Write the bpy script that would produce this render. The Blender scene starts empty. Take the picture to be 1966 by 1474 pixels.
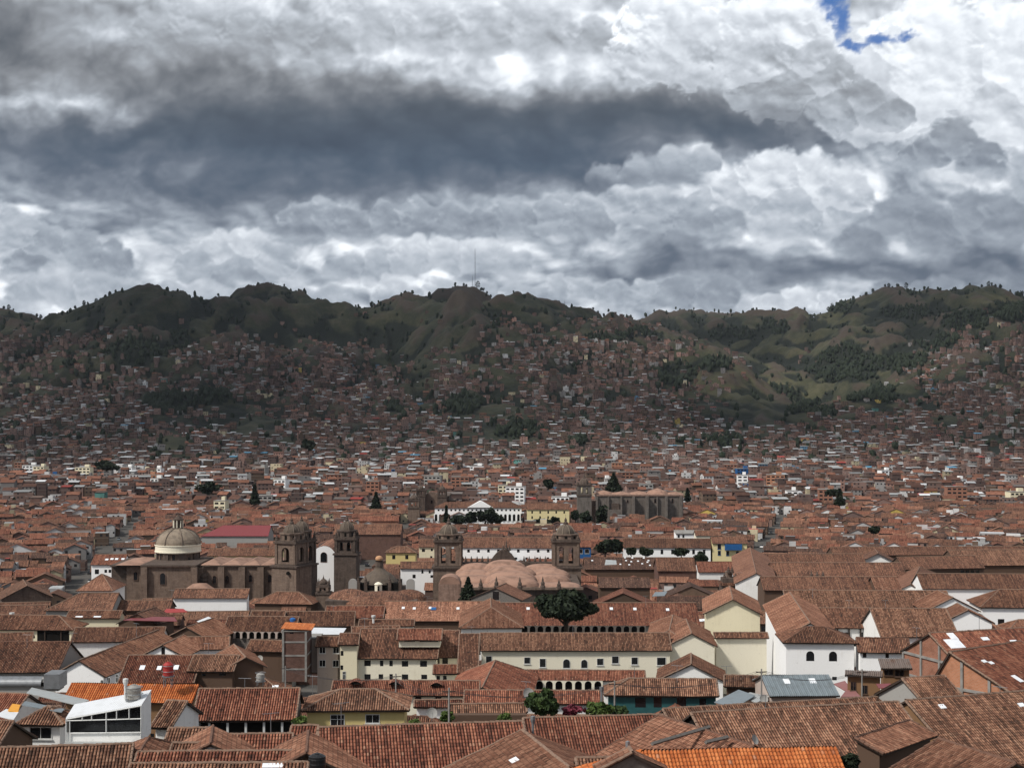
import bpy, math, random
import numpy as np
from mathutils import Vector, Matrix
random.seed(7); rng=np.random.default_rng(7)
F=2850.0; CX=983.0; HY=790.0; CAMZ=70.0
scene=bpy.context.scene; COL=scene.collection
def P(px,py,D): return Vector(((px-CX)/F*D, D, CAMZ-(py-HY)/F*D))
def lerp(a,b,t): return a+(b-a)*t
# ---------------------------------------------------------------- camera
cam=bpy.data.cameras.new('camera'); camo=bpy.data.objects.new('camera',cam); COL.objects.link(camo)
camo.location=(0,0,CAMZ); camo.rotation_euler=(math.pi/2,0,0)
cam.sensor_width=36; cam.lens=F/1966*36; cam.shift_y=(HY-737)/1966; cam.clip_end=30000; cam.clip_start=.5
scene.camera=camo
vs=scene.view_settings; scene.display_settings.display_device='sRGB'
vs.view_transform='Standard'; vs.look='None'; vs.gamma=1; vs.exposure=0.0
scene.cycles.use_denoising=True
scene.cycles.max_bounces=4; scene.cycles.diffuse_bounces=2; scene.cycles.glossy_bounces=2; scene.cycles.volume_bounces=0
scene.cycles.transmission_bounces=2; scene.cycles.transparent_max_bounces=4
# ---------------------------------------------------------------- node helper
class N:
    """small expression wrapper round a node tree"""
    def __init__(s,nt): s.nt=nt
    def new(s,t,**k):
        n=s.nt.nodes.new(t)
        for a,b in k.items(): setattr(n,a,b)
        return n
    def inp(s,n,i,v):
        if v is None: return
        if isinstance(v,bpy.types.NodeSocket): s.nt.links.new(v,n.inputs[i])
        else: n.inputs[i].default_value=v
    def m(s,op,a,b=None,c=None,clamp=False):
        n=s.new('ShaderNodeMath',operation=op,use_clamp=clamp)
        s.inp(n,0,a); s.inp(n,1,b); s.inp(n,2,c); return n.outputs[0]
    def add(s,a,b): return s.m('ADD',a,b)
    def sub(s,a,b): return s.m('SUBTRACT',a,b)
    def mul(s,a,b): return s.m('MULTIPLY',a,b)
    def mad(s,a,b,c): return s.m('MULTIPLY_ADD',a,b,c)
    def xyz(s,a,b,c=0.0):
        n=s.new('ShaderNodeCombineXYZ'); s.inp(n,0,a); s.inp(n,1,b); s.inp(n,2,c); return n.outputs[0]
    def sep(s,v):
        n=s.new('ShaderNodeSeparateXYZ'); s.inp(n,0,v); return n.outputs
    def noise(s,v,scale,detail=4,rough=.5,dist=0.0,out=0,typ=None,w=None):
        n=s.new('ShaderNodeTexNoise')
        if w is not None: n.noise_dimensions='4D'; n.inputs['W'].default_value=w
        s.inp(n,'Vector',v); s.inp(n,'Scale',scale); n.inputs['Detail'].default_value=detail
        n.inputs['Roughness'].default_value=rough; n.inputs['Distortion'].default_value=dist
        return n.outputs[out]
    def mix(s,f,a,b,mode='MIX'):
        n=s.new('ShaderNodeMix',data_type='RGBA',blend_type=mode)
        s.inp(n,0,f); s.inp(n,6,a if isinstance(a,bpy.types.NodeSocket) else (*a,1)[:4]); s.inp(n,7,b if isinstance(b,bpy.types.NodeSocket) else (*b,1)[:4]); return n.outputs[2]
    def ramp(s,f,stops,interp='LINEAR'):
        n=s.new('ShaderNodeValToRGB'); s.inp(n,0,f); r=n.color_ramp; r.interpolation=interp
        while len(r.elements)<len(stops): r.elements.new(.5)
        for e,(p,c) in zip(r.elements,stops):
            e.position=p; e.color=(*c,1) if hasattr(c,'__len__') else (c,c,c,1)
        return n.outputs[0]
    def sm(s,v,lo,hi):
        n=s.new('ShaderNodeMapRange',interpolation_type='SMOOTHSTEP'); s.inp(n,0,v); n.inputs[1].default_value=lo; n.inputs[2].default_value=hi; return n.outputs[0]
def lin(r,g,b):
    f=lambda c:(c/255/12.92 if c/255<=.04045 else ((c/255+.055)/1.055)**2.4)
    return (f(r),f(g),f(b))
# ---------------------------------------------------------------- numpy noise
_g=np.random.default_rng(11); _perm=_g.permutation(256).astype(np.int32); _perm=np.concatenate([_perm,_perm])
_ga=_g.uniform(0,2*np.pi,256); _gx=np.cos(_ga); _gy=np.sin(_ga)
def gn(x,y,seed=0):
    x=np.asarray(x,float)+seed*17.31; y=np.asarray(y,float)-seed*9.73
    xi=np.floor(x).astype(np.int32); yi=np.floor(y).astype(np.int32); xf=x-xi; yf=y-yi
    u=xf**3*(xf*(xf*6-15)+10); v=yf**3*(yf*(yf*6-15)+10)
    def g(a,b,dx,dy):
        h=_perm[_perm[(xi+a)&255]+((yi+b)&255)]; return _gx[h]*dx+_gy[h]*dy
    n0=g(0,0,xf,yf)*(1-u)+g(1,0,xf-1,yf)*u; n1=g(0,1,xf,yf-1)*(1-u)+g(1,1,xf-1,yf-1)*u
    return (n0*(1-v)+n1*v)*1.5
def fbm(x,y,o=5,r=.5,seed=0,lac=2.03):
    s=0;a=1;t=0
    for i in range(o):
        s=s+a*gn(x,y,seed+i*3); t+=a; a*=r; x,y=(.8*x-.6*y)*lac,(.6*x+.8*y)*lac
    return s/t
def billow(x,y,o=5,r=.5,seed=0):
    s=0;a=1;t=0
    for i in range(o):
        n=gn(x,y,seed+i*3); s=s+a*(2.3*np.sqrt(n*n+.006)-.1); t+=a; a*=r; x,y=(.8*x-.6*y)*2.07,(.6*x+.8*y)*2.07
    return s/t
def sst(v,lo,hi):
    t=np.clip((v-lo)/(hi-lo),0,1); return t*t*(3-2*t)
# ---------------------------------------------------------------- cloud field
# broad masses of light and dark cloud: x, y, rx, ry, amount (in units of the viewing angle grid)
BL=[(560,190,560,65,-.13),(1000,230,500,60,-.10),(250,130,330,50,-.02),(800,380,500,40,-.05),(900,250,800,70,-.12),(500,200,300,60,-.12),(1900,60,100,40,-.06),(10,50,210,80,-.30),(330,150,260,32,-.14),(280,235,280,45,-.20),(480,270,420,50,-.24),(880,300,330,60,-.36),(480,370,260,50,-.30),(100,320,220,50,-.20),(1000,345,240,42,-.30),
(1150,215,330,40,-.24),(1400,240,200,42,-.20),(1530,290,150,42,-.22),(600,440,260,25,-.10),(160,440,160,35,-.14),(760,240,300,40,-.12),
(1250,470,120,25,-.14),(1430,512,300,26,-.24),(1850,520,260,60,-.26),(1150,525,150,20,-.14),(560,520,200,16,-.10),(1250,345,150,28,-.16),
(440,60,220,60,.12),(900,40,330,60,.08),(1250,60,260,70,.16),(1520,90,110,80,.22),(1860,120,150,120,.24),(1080,130,200,40,.14),(640,120,90,30,.1),
(120,215,110,20,.24),(210,228,60,18,.16),(30,415,90,14,.28),(150,480,90,20,.14),(450,475,60,22,.20),(620,400,90,25,.14),(850,490,170,20,.20),(130,565,160,20,.18),
(1180,400,220,30,.16),(1490,350,120,50,.20),(1330,312,70,18,.26),(1620,370,60,50,.12),(1090,578,60,14,.24),(1510,583,120,15,.26),(1620,450,90,20,.14),(1900,280,80,100,.16),(1750,130,120,60,.12),(700,560,200,14,.10)]
# separate clouds, far to near: list of puffs (x,y,r), tone at the top, tone at the foot, edge softness, strength
CL=[
 ([(1680,200,130),(1800,150,150),(1900,220,130),(1950,140,130),(1760,110,70),(1850,300,110),(2050,200,150)],.86,.62,.30,1.2),
 ([(1480,360,75),(1560,350,60),(1610,380,70),(1420,400,70),(1500,430,90),(1620,450,70),(1340,420,60)],.80,.54,.45,1.2),
 ([(1790,300,45),(1830,275,50),(1880,310,45),(1900,330,35),(1750,310,35)],.50,.46,.3,1.0),
 ([(1720,420,60),(1790,450,70),(1860,420,60),(1930,440,80),(1650,480,60),(1980,350,60)],.60,.40,.6,.8),
 ([(1290,325,50),(1350,312,42),(1230,340,50),(1160,350,40)],.68,.40,.5,.6),
 ([(1130,430,60),(1190,405,50),(1260,410,60),(1060,420,50),(980,440,60),(1330,440,60),(1400,440,50)],.68,.44,.5,1.1),
 ([(620,420,45),(580,440,50),(680,440,45),(740,430,40),(800,430,50),(860,430,45),(920,440,45)],.60,.42,.45,1.1),
 ([(420,490,45),(470,480,45),(380,520,50),(520,510,50),(450,540,60)],.74,.48,.45,1.0),
 ([(150,490,55),(210,510,50),(90,480,50),(60,530,60),(20,450,55)],.64,.44,.45,1.0),
 ([(850,500,50),(790,500,50),(920,500,50),(980,510,45),(720,520,45),(660,530,45)],.76,.48,.5,.9),
 ([(1070,565,35),(1120,570,40),(1180,575,40),(1030,580,35),(1240,560,35)],.66,.48,.45,.9),
 ([(330,585,50),(400,590,55),(480,590,50),(560,585,50),(640,590,50)],.66,.52,.5,1.0),
 ([(760,580,50),(840,575,45),(920,585,50),(1000,590,40)],.72,.5,.5,1.0),
 ([(1300,570,45),(1380,575,50),(1700,590,50),(1800,585,60),(1900,590,60)],.5,.44,.5,.9),
 ([(300,90,70),(380,70,80),(470,80,80),(560,80,70),(640,90,60)],.74,.42,.8,1.0),
 ([(720,60,80),(820,70,90),(930,60,90),(1040,70,90),(1130,90,70)],.84,.46,.8,1.1),
 ([(1480,590,35),(1530,580,38),(1590,585,30),(1430,600,30)],.80,.6,.5,.8),
 ([(110,560,60),(180,575,60),(60,580,60),(250,590,50)],.68,.52,.6,.8),
 ([(1500,70,85),(1560,40,50),(1530,120,75),(1580,160,60),(1440,110,110),(1600,210,60),(1650,200,50),(1690,230,40),(1300,100,120),(1560,240,60),(1725,225,34),(1480,180,90)],.90,.40,.16,1.5),
]
def cloud_lum(px,py):
    """cloud brightness 0..1 and clear-sky gap 0..1 on a grid of viewing directions"""
    wx=fbm(px/210,py/150,5,.55,1); wy=fbm(px/210,py/150,5,.55,5)
    X=px+wx*110; Y=py+wy*62
    L=np.full(px.shape,.54)
    for (a,b,rx,ry,am) in BL: L=L+am*(.66 if am<0 else 1.)*np.exp(-((X-a)/rx/1.1)**2-((Y-b)/ry/1.1)**2)
    ys=np.interp(py,[0,330,600],[125,100,84])
    def hf(dx,dy):
        x=(px+dx)+wx*34; y=(py+dy)+wy*26
        return .55*fbm(x/160,y/ys,5,.5,21)+.45*billow(x/118,y/ys/.95,4,.45,33)
    h0=hf(0,0); rel=(h0-hf(9,-11))
    fine=fbm(px/30+wx*3,py/20+wy*3,4,.5,51)
    amp=sst(L,.22,.72)
    L=L+rel*(.06+.18*amp)+(h0-.15)*(.10+.22*amp)+fine*(.01+.02*amp)
    L=.86-.09*np.log1p(np.exp((.86-L)/.09))
    L=.47+(L-.47)*1.25
    L=.04+.08*np.log1p(np.exp((L-.04)/.08))
    L=L+(h0-.12)*.15+.07*fbm(px/230,py/95,4,.5,91)
    # separate heaps
    for k,(pf,top,foot,soft,str_) in enumerate(CL):
        x=px+fbm(px/52,py/46,4,.46,40+k)*26; y=py+fbm(px/52,py/46,4,.46,60+k)*20
        fld=np.full(px.shape,-9.); ctop=min(b-r for a,b,r in pf); cbot=max(b+r*.5 for a,b,r in pf)
        hgt=np.zeros(px.shape)
        for (a,b,r) in pf:
            dy=y-b; dy=np.where(dy>0,dy*1.7,dy)
            f=1-((x-a)**2+dy**2)/(r*r)
            fld=np.maximum(fld,f); hgt=np.maximum(hgt,np.sqrt(np.clip(f,0,1))*r)
        fld=fld+billow(px/74,py/56,5,.5,80+k)*.34*str_-.05
        al=sst(fld,-.02,soft)*(1-sst(y,cbot-40,cbot+30)*.9)*(1-.55*sst(y,lerp(ctop,cbot,.55),cbot))
        t=np.clip((y-ctop)/(cbot-ctop),0,1)
        # puffs lit from above and the left, own relief
        hh=lambda dx,dy: billow((px+dx)/88,(py+dy)/62,5,.45,90+k)
        r2=hh(0,0); r2=(r2-hh(9,-12))*1.2
        gy,gx=np.gradient(hgt); lit=np.clip((gy*1.0+gx*.45),-1.2,1.2)
        l=(top+.05)+(foot-top-.09)*t**.9+r2*.075*str_+lit*.035*str_+.06*np.exp(-((fld-.15)/.16)**2)+fine*.05
        L=L*(1-al)+l*al
    hole=np.full(px.shape,-1.)
    hx=px+fbm(px/40,py/34,5,.6,3)*26; hy=py+fbm(px/40,py/34,5,.6,7)*22
    for (a,b,rx,ry) in [(1596,-4,36,30),(1614,40,20,44),(1642,88,34,12),(1690,80,44,13),(1738,68,26,8)]:
        hole=np.maximum(hole,1-((hx-a)/rx)**2-((hy-b)/ry)**2)
    hole=sst(hole+.55*fbm(px/34,py/24,5,.6,9),-.25,.95)*sst(150-py,0,30)*.92
    L=np.where(L>.5,.5+(L-.5)*1.12,L)
    return L,hole
RA=[(0.0,(62,73,88)),(.14,(72,84,99)),(.28,(90,99,112)),(.42,(118,126,137)),(.56,(148,156,166)),(.70,(180,186,194)),(.84,(212,217,223)),(1.0,(242,245,248))]
def ramp_np(L,RA):
    xs=[a for a,_ in RA]; return np.stack([np.interp(L,xs,[c[i] for _,c in RA]) for i in range(3)],-1)/255
def s2l(c): return np.where(c<=.04045,c/12.92,((c+.055)/1.055)**2.4)
# ---------------------------------------------------------------- sky dome of cloud, far beyond the hills
SUN_EL=math.radians(47); SUN_AZ=math.radians(-122)
w=bpy.data.worlds.new('World'); scene.world=w; w.use_nodes=True
nt=w.node_tree; nt.nodes.clear(); q=N(nt)
tc=q.new('ShaderNodeTexCoord')
st=q.new('ShaderNodeTexSky',sky_type='NISHITA'); st.sun_disc=False; st.sun_elevation=SUN_EL; st.sun_rotation=SUN_AZ; st.altitude=3400
bgs=q.new('ShaderNodeBackground'); nt.links.new(st.outputs[0],bgs.inputs[0]); bgs.inputs[1].default_value=.06
bgc=q.new('ShaderNodeBackground'); n=q.noise(tc.outputs['Generated'],3.5,2,.5)
nt.links.new(q.ramp(n,[(.3,lin(150,158,170)),(.7,lin(236,240,245))]),bgc.inputs[0]); bgc.inputs[1].default_value=.78
mx=q.new('ShaderNodeMixShader'); mx.inputs[0].default_value=.8; nt.links.new(bgs.outputs[0],mx.inputs[1]); nt.links.new(bgc.outputs[0],mx.inputs[2])
wo=q.new('ShaderNodeOutputWorld'); nt.links.new(mx.outputs[0],wo.inputs[0])
w.cycles.sampling_method='MANUAL'; w.cycles.sample_map_resolution=256
sun=bpy.data.lights.new('sun','SUN'); so=bpy.data.objects.new('sun',sun); COL.objects.link(so)
sun.energy=3.2; sun.angle=math.radians(7); sun.color=(1,.955,.89)
sd=Vector((math.sin(SUN_AZ)*math.cos(SUN_EL),math.cos(SUN_AZ)*math.cos(SUN_EL),math.sin(SUN_EL)))
so.rotation_euler=sd.to_track_quat('Z','Y').to_euler(); so.location=(-200,100,400)
def grid_mesh(name,X,Y,Z,cols=None,flip=False,smooth=True,keep=None):
    r,c=X.shape; me=bpy.data.meshes.new(name)
    co=np.stack([X,Y,Z],-1).reshape(-1,3).astype(np.float32)
    i=np.arange(r*c).reshape(r,c); f=np.stack([i[:-1,:-1],i[:-1,1:],i[1:,1:],i[1:,:-1]],-1).reshape(-1,4)
    if flip: f=f[:,::-1]
    me.vertices.add(len(co)); me.vertices.foreach_set('co',co.ravel())
    me.loops.add(f.size); me.loops.foreach_set('vertex_index',f.ravel().astype(np.int32))
    me.polygons.add(len(f)); me.polygons.foreach_set('loop_start',np.arange(0,f.size,4,dtype=np.int32))
    me.polygons.foreach_set('use_smooth',np.full(len(f),smooth))
    me.update(calc_edges=True)
    if cols is not None:
        at=me.color_attributes.new('col','FLOAT_COLOR','POINT'); a=np.ones((r*c,4),np.float32); a[:,:3]=cols.reshape(-1,3); at.data.foreach_set('color',a.ravel())
    o=bpy.data.objects.new(name,me); COL.objects.link(o); return o
def newmat(name):
    m=bpy.data.materials.new(name); m.use_nodes=True; m.node_tree.nodes.clear(); return m,N(m.node_tree)
def sky_patch(azs,els,front):
    A,E=np.meshgrid(azs,els)
    px=CX+F*(np.tan(A) if front else A); py=HY-F*(np.tan(E)/np.cos(A) if front else E)
    L,h=cloud_lum(px,py); c=s2l(ramp_np(L,RA)); b=np.array(lin(38,80,148)); c=c*(1-h[...,None])+b*h[...,None]
    R=16000.
    return R*np.cos(E)*np.sin(A),R*np.cos(E)*np.cos(A),R*np.sin(E)+CAMZ,c
m,q=newmat('cloudy_sky'); at=q.new('ShaderNodeAttribute',attribute_name='col'); em=q.new('ShaderNodeEmission'); q.inp(em,0,at.outputs[0]); em.inputs[1].default_value=1.1
ou=q.new('ShaderNodeOutputMaterial'); q.nt.links.new(em.outputs[0],ou.inputs[0]); m.cycles.emission_sampling='NONE'
SKYM=m
st_=.00092 if not globals().get('QUICK') else .002
azs=np.concatenate([np.linspace(-math.pi,-.47,110),np.arange(-.46,.46,st_),np.linspace(.47,math.pi,110)])
els=np.concatenate([np.linspace(-.06,.045,8),np.arange(.05,.30,st_),[.32,.335]])
A,E=np.meshgrid(azs,els)
T=np.where(np.abs(A)<.47,np.tan(np.clip(A,-.5,.5)),np.sign(A)*(math.tan(.47)-.47)+A); CA=np.cos(np.clip(A,-.47,.47))
L,h=cloud_lum(CX+F*T,HY-F*np.tan(E)/CA); c=ramp_np(L,RA); PY=HY-F*np.tan(E)/CA; wm_=(sst(330-PY,0,200)*(1-sst(L,.35,.8))*.5)[...,None]; gr=c.mean(-1,keepdims=True); c=s2l(c*(1-wm_)+wm_*gr*np.array([1.0,.995,.99])); c=c*(1-h[...,None])+np.array(lin(58,100,160))*h[...,None]
R=16000.
o=grid_mesh('sky',R*np.cos(E)*np.sin(A),R*np.cos(E)*np.cos(A),R*np.sin(E)+CAMZ,c); o.data.materials.append(m); o['kind']='structure'
del L,h,c
# ---------------------------------------------------------------- terrain
# near town: ground level (m) against distance; camera stands at CAMZ on its own hillside
GD=[0,60,95,110,140,200,300,470,700,1000,1300]; GZ=[CAMZ-16,CAMZ-26,CAMZ-32,CAMZ-33.5,CAMZ-37,CAMZ-44.5,CAMZ-54,CAMZ-65,CAMZ-69,CAMZ-72,CAMZ-74]
def gz(y): return float(np.interp(y,GD,GZ))
# hills: control points (x,y in viewing units, distance)
HC=[]
for X in range(-700,2700,240): HC+= [(X,948,1300),(X,1011,930)]
HC+=[(X,900,1720) for X in (-500,-100,0,200,400,600)]+[(X,893,1720) for X in (800,1000,1200)]+[(X,905,1700) for X in (1400,1550,1700)]+[(1850,892,1700),(1966,888,1700),(2200,880,1700),(2500,870,1700)]
HC+=[ # left quarter
(-500,820,2200),(-100,828,2150),(60,828,2150),(200,832,2100),(330,842,2000),(420,820,2150),
(-400,740,2700),(0,752,2600),(120,735,2650),(260,745,2600),(-400,660,3100),(0,672,3000),(120,655,3050),(-400,600,3500),(-100,602,3500),(0,607,3400),(60,604,3400),(110,617,3350),(150,613,3300),
(200,592,3250),(240,572,3220),(275,565,3200),(310,561,3200),(350,571,3230),(390,592,3350),(300,640,2900),(250,690,2750),(330,690,2750),(390,650,3050),(390,700,2800),
(430,577,3400),(470,564,3400),(520,558,3400),(550,559,3400),(580,573,3400),(607,591,3450),(500,620,3120),(560,640,3000),(450,660,2900),(470,700,2700),(560,700,2700),(640,690,2800),(640,650,3050),
(290,780,2330),(420,765,2420),(520,770,2400),(560,820,2120),(480,845,1980),(300,870,1880),
# centre
(650,588,3700),(700,575,3800),(760,573,3800),(830,572,3700),(868,565,3350),(905,556,3050),(930,566,3080),(965,574,3300),(1000,573,3900),(1030,583,3800),(1070,600,3600),
(905,600,2930),(905,650,2780),(900,700,2600),(890,740,2440),(840,610,3060),(790,650,3050),(770,690,2950),(800,700,2800),(780,740,2600),(700,640,3150),(680,700,2800),(730,740,2620),(820,740,2480),(650,760,2480),(760,790,2300),
(980,620,2980),(1000,660,2800),(1020,720,2500),(960,760,2330),(1000,810,2080),(1080,640,3000),(1100,690,2750),(1150,740,2500),(1140,790,2260),(1120,602,3450),(1160,612,3400),(1190,624,3350),(1240,650,3100),(1300,680,2900),(1240,700,2750),(1250,750,2480),(1300,790,2280),(1240,830,2060),(860,850,1950),(700,840,2020),(1080,850,1940),
# middle-right spur
(1380,690,2850),(1430,702,2820),(1480,728,2760),(1530,760,2680),(1570,785,2620),(1595,805,2560),(1400,740,2560),(1450,780,2400),(1350,770,2420),(1400,830,2120),(1500,850,2000),(1360,860,1960),(1540,830,2150),
# back valley and far hills
(1200,616,4400),(1240,614,4500),(1285,630,4800),(1310,628,4900),(1340,616,4600),(1390,602,4500),(1440,602,4500),(1490,600,4400),(1530,607,4300),(1360,660,3800),(1450,650,3900),(1540,650,3900),(1420,690,3500),(1500,700,3500),(1560,730,3350),(1600,770,3200),(1620,740,3300),
(1570,592,4100),(1620,577,4000),(1680,573,3950),(1740,565,3900),(1800,572,3900),(1850,566,3800),(1900,564,3700),(1966,570,3600),(2100,560,3600),(2400,560,3600),
(1650,650,3600),(1740,640,3500),(1700,690,3200),(1640,710,3200),(1800,620,3500),(1850,610,3400),
# right slope
(1620,790,2500),(1680,755,2600),(1740,715,2700),(1800,680,2800),(1860,650,2850),(1920,625,2900),(1966,610,2950),(2200,570,3000),(1640,830,2100),(1740,790,2250),(1850,740,2350),(1966,700,2400),(2200,660,2500),(1700,850,1980),(1850,820,2000),(1966,800,2020),(2200,780,2050),(2500,760,2100)]
BACK=[(-400,3500),(-100,3500),(60,3400),(150,3300),(240,3220),(310,3200),(390,3350),(470,3400),(550,3400),(607,3450),(700,3800),(830,3700),(1030,3900),(1160,3500),(1285,4900),(1440,4500),(1620,4000),(1800,3900),(1966,3700),(2300,3600)]
pts=[]
for a,b,d in HC: p=P(a,b,d); pts.append((p.x,p.y,p.z))
for a,d in BACK:
    p=P(a,640,d+650); pts.append((p.x,p.y,p.z-40)); p=P(a,700,d+1500); pts.append((p.x,p.y,p.z-80))
for a in (-600,0,600,1200,1800,2400): p=P(a,700,7000); pts.append((p.x,p.y,-60))
for a in (905,): p=P(a,600,3450); pts.append((p.x,p.y,p.z-10))
for a,b,d in [(1480,800,3050),(1430,770,3150),(1560,830,2900)]: p=P(a,b,d); pts.append((p.x,p.y,p.z-30))
pts=np.array(pts)/1000.
def tps_fit(p,lam=2e-5):
    n=len(p); d=np.sqrt(((p[:,None,:2]-p[None,:,:2])**2).sum(-1)); K=d*d*np.log(d+1e-9); K+=np.eye(n)*lam
    Q=np.c_[np.ones(n),p[:,:2]]; M=np.block([[K,Q],[Q.T,np.zeros((3,3))]]); return np.linalg.solve(M,np.r_[p[:,2],0,0,0])
TW=tps_fit(pts)
def tps(x,y):
    x=np.asarray(x,float)/1000; y=np.asarray(y,float)/1000; sh=x.shape; x=x.ravel(); y=y.ravel(); out=TW[-3]+TW[-2]*x+TW[-1]*y
    for i in range(len(pts)):
        d2=(x-pts[i,0])**2+(y-pts[i,1])**2; out=out+TW[i]*d2*.5*np.log(d2+1e-12)
    return (out*1000).reshape(sh)
def hz(x,y):
    """hill height incl. gullies, used for the mesh and for everything that stands on it"""
    x=np.asarray(x,float); y=np.asarray(y,float)
    z=tps(x,y); k=sst(y,1750,2700)
    xx=x+80*fbm(x/420,y/420,3,.5,2); yy=y+80*fbm(x/420,y/420,3,.5,4)
    r=1-2*np.sqrt(fbm(xx/330,yy/520,5,.5,12)**2+.0008)
    r2=1-2*np.sqrt(fbm(xx/125,yy/360,4,.5,19)**2+.0006)
    z=z+k*((r-.72)*(50+22*sst(y,2500,3200))+(r2-.72)*34+fbm(xx/110,yy/150,5,.55,17)*8)
    near=np.interp(y,GD,GZ); t=sst(y,1000,1500)
    return near*(1-t)+z*t
def ground_z(x,y):
    return gz(y) if y<1000 else float(hz(np.array([x]),np.array([y]))[0])
aa=np.linspace(-.62,.62,760); dd=np.concatenate([np.geomspace(1250,2000,60),np.linspace(2010,4300,330),np.geomspace(4330,8500,60)])
AA,DD=np.meshgrid(np.tan(aa),dd); X=AA*DD; Z=hz(X,DD)
def box_blur(a,n):
    for ax in (0,1):
        c=np.cumsum(np.pad(a,[(n+1,n) if i==ax else (0,0) for i in (0,1)],mode='edge'),axis=ax)
        a=(np.take(c,range(2*n+1,c.shape[ax]),axis=ax)-np.take(c,range(0,c.shape[ax]-2*n-1),axis=ax))/(2*n+1)
    return a
cv=(box_blur(Z,9)-Z)            # >0 in gullies, <0 on spurs
# plantations of dark eucalyptus: centre and radii in viewing units, distance range
WOODS=[(265,675,65,28,2400,3300,1),(340,650,30,20,2400,3300,.7),(330,775,60,22,2000,2700,1),(400,765,50,18,2000,2700,.8),(150,700,90,16,2300,3200,.5),(750,650,60,14,2500,3200,.4),(700,610,60,8,2500,3900,.4),
(890,780,40,22,1900,2500,.9),(1000,830,60,16,1900,2300,.9),(960,815,60,10,1900,2400,.5),(1300,720,45,25,2300,3000,1),(1240,640,70,14,2600,3500,.7),(1370,700,40,18,2400,3100,.9),(1400,640,60,16,3000,4300,.9),(1480,630,40,14,3000,4300,.8),(1560,800,50,25,2300,3200,1),(1500,760,50,25,2900,3700,.8),
(1620,700,90,40,2700,3600,.9),(1700,690,90,30,2500,3300,.9),(1680,760,60,20,2200,3000,.9),(1790,655,60,22,2600,3400,1),(1740,600,70,16,3000,4200,.8),(1620,590,50,12,3200,4300,.8),(1860,620,70,25,2800,3900,.9),(1940,600,50,20,2700,3900,.9),(1400,850,40,12,1900,2400,.8),(1180,650,60,20,2500,3200,.5),(1020,600,40,10,2900,3900,.4),(760,790,40,14,1950,2500,.6),(1120,850,40,10,1750,2100,.6)]
def wood_at(x,y,z):
    a=CX+F*x/y; b=HY-F*(z-CAMZ)/y; v=0*a
    for (cx,cy,rx,ry,d0,d1,s) in WOODS: v=np.maximum(v,s*np.exp(-(((a-cx)/rx)**2+((b-cy)/ry)**2)**1.3)*((y>d0)&(y<d1)))
    return v
wd=wood_at(X,DD,Z)
veg=np.clip(.50+cv*.085+fbm(X/260,DD/260,5,.6,71)*.9,0,1); veg=np.maximum(veg,sst(wd+fbm(X/60,DD/60,4,.6,72)*.5,.35,.6))
soil=np.clip(.02-cv*.05+fbm(X/200,DD/300,4,.55,77)*1.1,0,1)
pale=np.zeros_like(X)
for (cx,cy,rx,ry,s) in [(1460,730,120,40,1),(1560,765,40,40,.8),(1560,690,300,70,.4),(1600,620,160,35,.45),(1900,575,60,12,1),(400,650,14,50,.6),(940,660,50,60,.35),(960,765,60,14,.5),(300,850,40,25,.8),(540,590,50,20,.3),(1370,640,60,20,.4),(760,620,80,25,.25)]:
    a=CX+F*X/DD; b=HY-F*(Z-CAMZ)/DD; pale=np.maximum(pale,s*np.exp(-((a-cx)/rx)**2-((b-cy)/ry)**2))
o=grid_mesh('hills',X,DD,Z,cols=np.stack([veg,soil,np.clip(pale,0,1)],-1),flip=True); o['kind']='structure'
# material of the hillsides
def principled(q,col,rough=.9,bump=None,metal=0,spec=.3):
    b=q.new('ShaderNodeBsdfPrincipled'); q.inp(b,'Base Color',col if isinstance(col,bpy.types.NodeSocket) else (*col,1)); q.inp(b,'Roughness',rough); b.inputs['Metallic'].default_value=metal; b.inputs['Specular IOR Level'].default_value=spec
    if bump is not None: q.nt.links.new(bump,b.inputs['Normal'])
    o=q.new('ShaderNodeOutputMaterial'); q.nt.links.new(b.outputs[0],o.inputs[0]); return b
def bumpn(q,h,strength,dist):
    b=q.new('ShaderNodeBump'); q.inp(b,'Height',h); b.inputs['Strength'].default_value=strength; b.inputs['Distance'].default_value=dist; return b.outputs[0]
m,q=newmat('hill_scrub'); g=q.new('ShaderNodeNewGeometry'); pos=g.outputs['Position']
at=q.new('ShaderNodeAttribute',attribute_name='col'); va,vb,vc=q.sep(at.outputs['Vector'])
n2=q.noise(pos,.02,5,.65,w=2.); n3=q.noise(pos,.12,4,.7,w=5.)
base=q.ramp(q.mad(n2,.7,q.mul(n3,.4)),[(.40,(.013,.018,.009)),(.55,(.031,.034,.018)),(.7,(.062,.054,.034))])
base=q.mix(q.mul(vc,.75),base,q.ramp(n2,[(.35,(.035,.038,.016)),(.62,(.105,.095,.045))]))
base=q.mix(q.mul(q.sm(q.mad(n3,.5,vb),.55,.95),.75),base,(.055,.038,.030))
base=q.mix(q.mul(q.sm(q.mad(n3,.9,va),.80,1.15),.93),base,(.007,.011,.007))
principled(q,base,.95,bumpn(q,n3,.6,6.0)); o.data.materials.append(m); HILLM=m
# ground under the near town
X,Y=np.meshgrid(np.linspace(-1,1,80),np.concatenate([np.linspace(-40,300,60),np.linspace(310,1290,70)]))
X=X*(150+Y*.8)
Z=np.interp(Y,GD,GZ)+0*X; far=Y>1000; Z[far]=hz(X[far],Y[far])
o=grid_mesh('ground',X,Y,Z-.02,flip=True); o['kind']='structure'
m,q=newmat('street_stone'); g=q.new('ShaderNodeNewGeometry'); n=q.noise(g.outputs['Position'],.15,5,.6)
principled(q,q.ramp(n,[(.3,(.045,.042,.038)),(.7,(.10,.09,.078))]),.9); o.data.materials.append(m)
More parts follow.
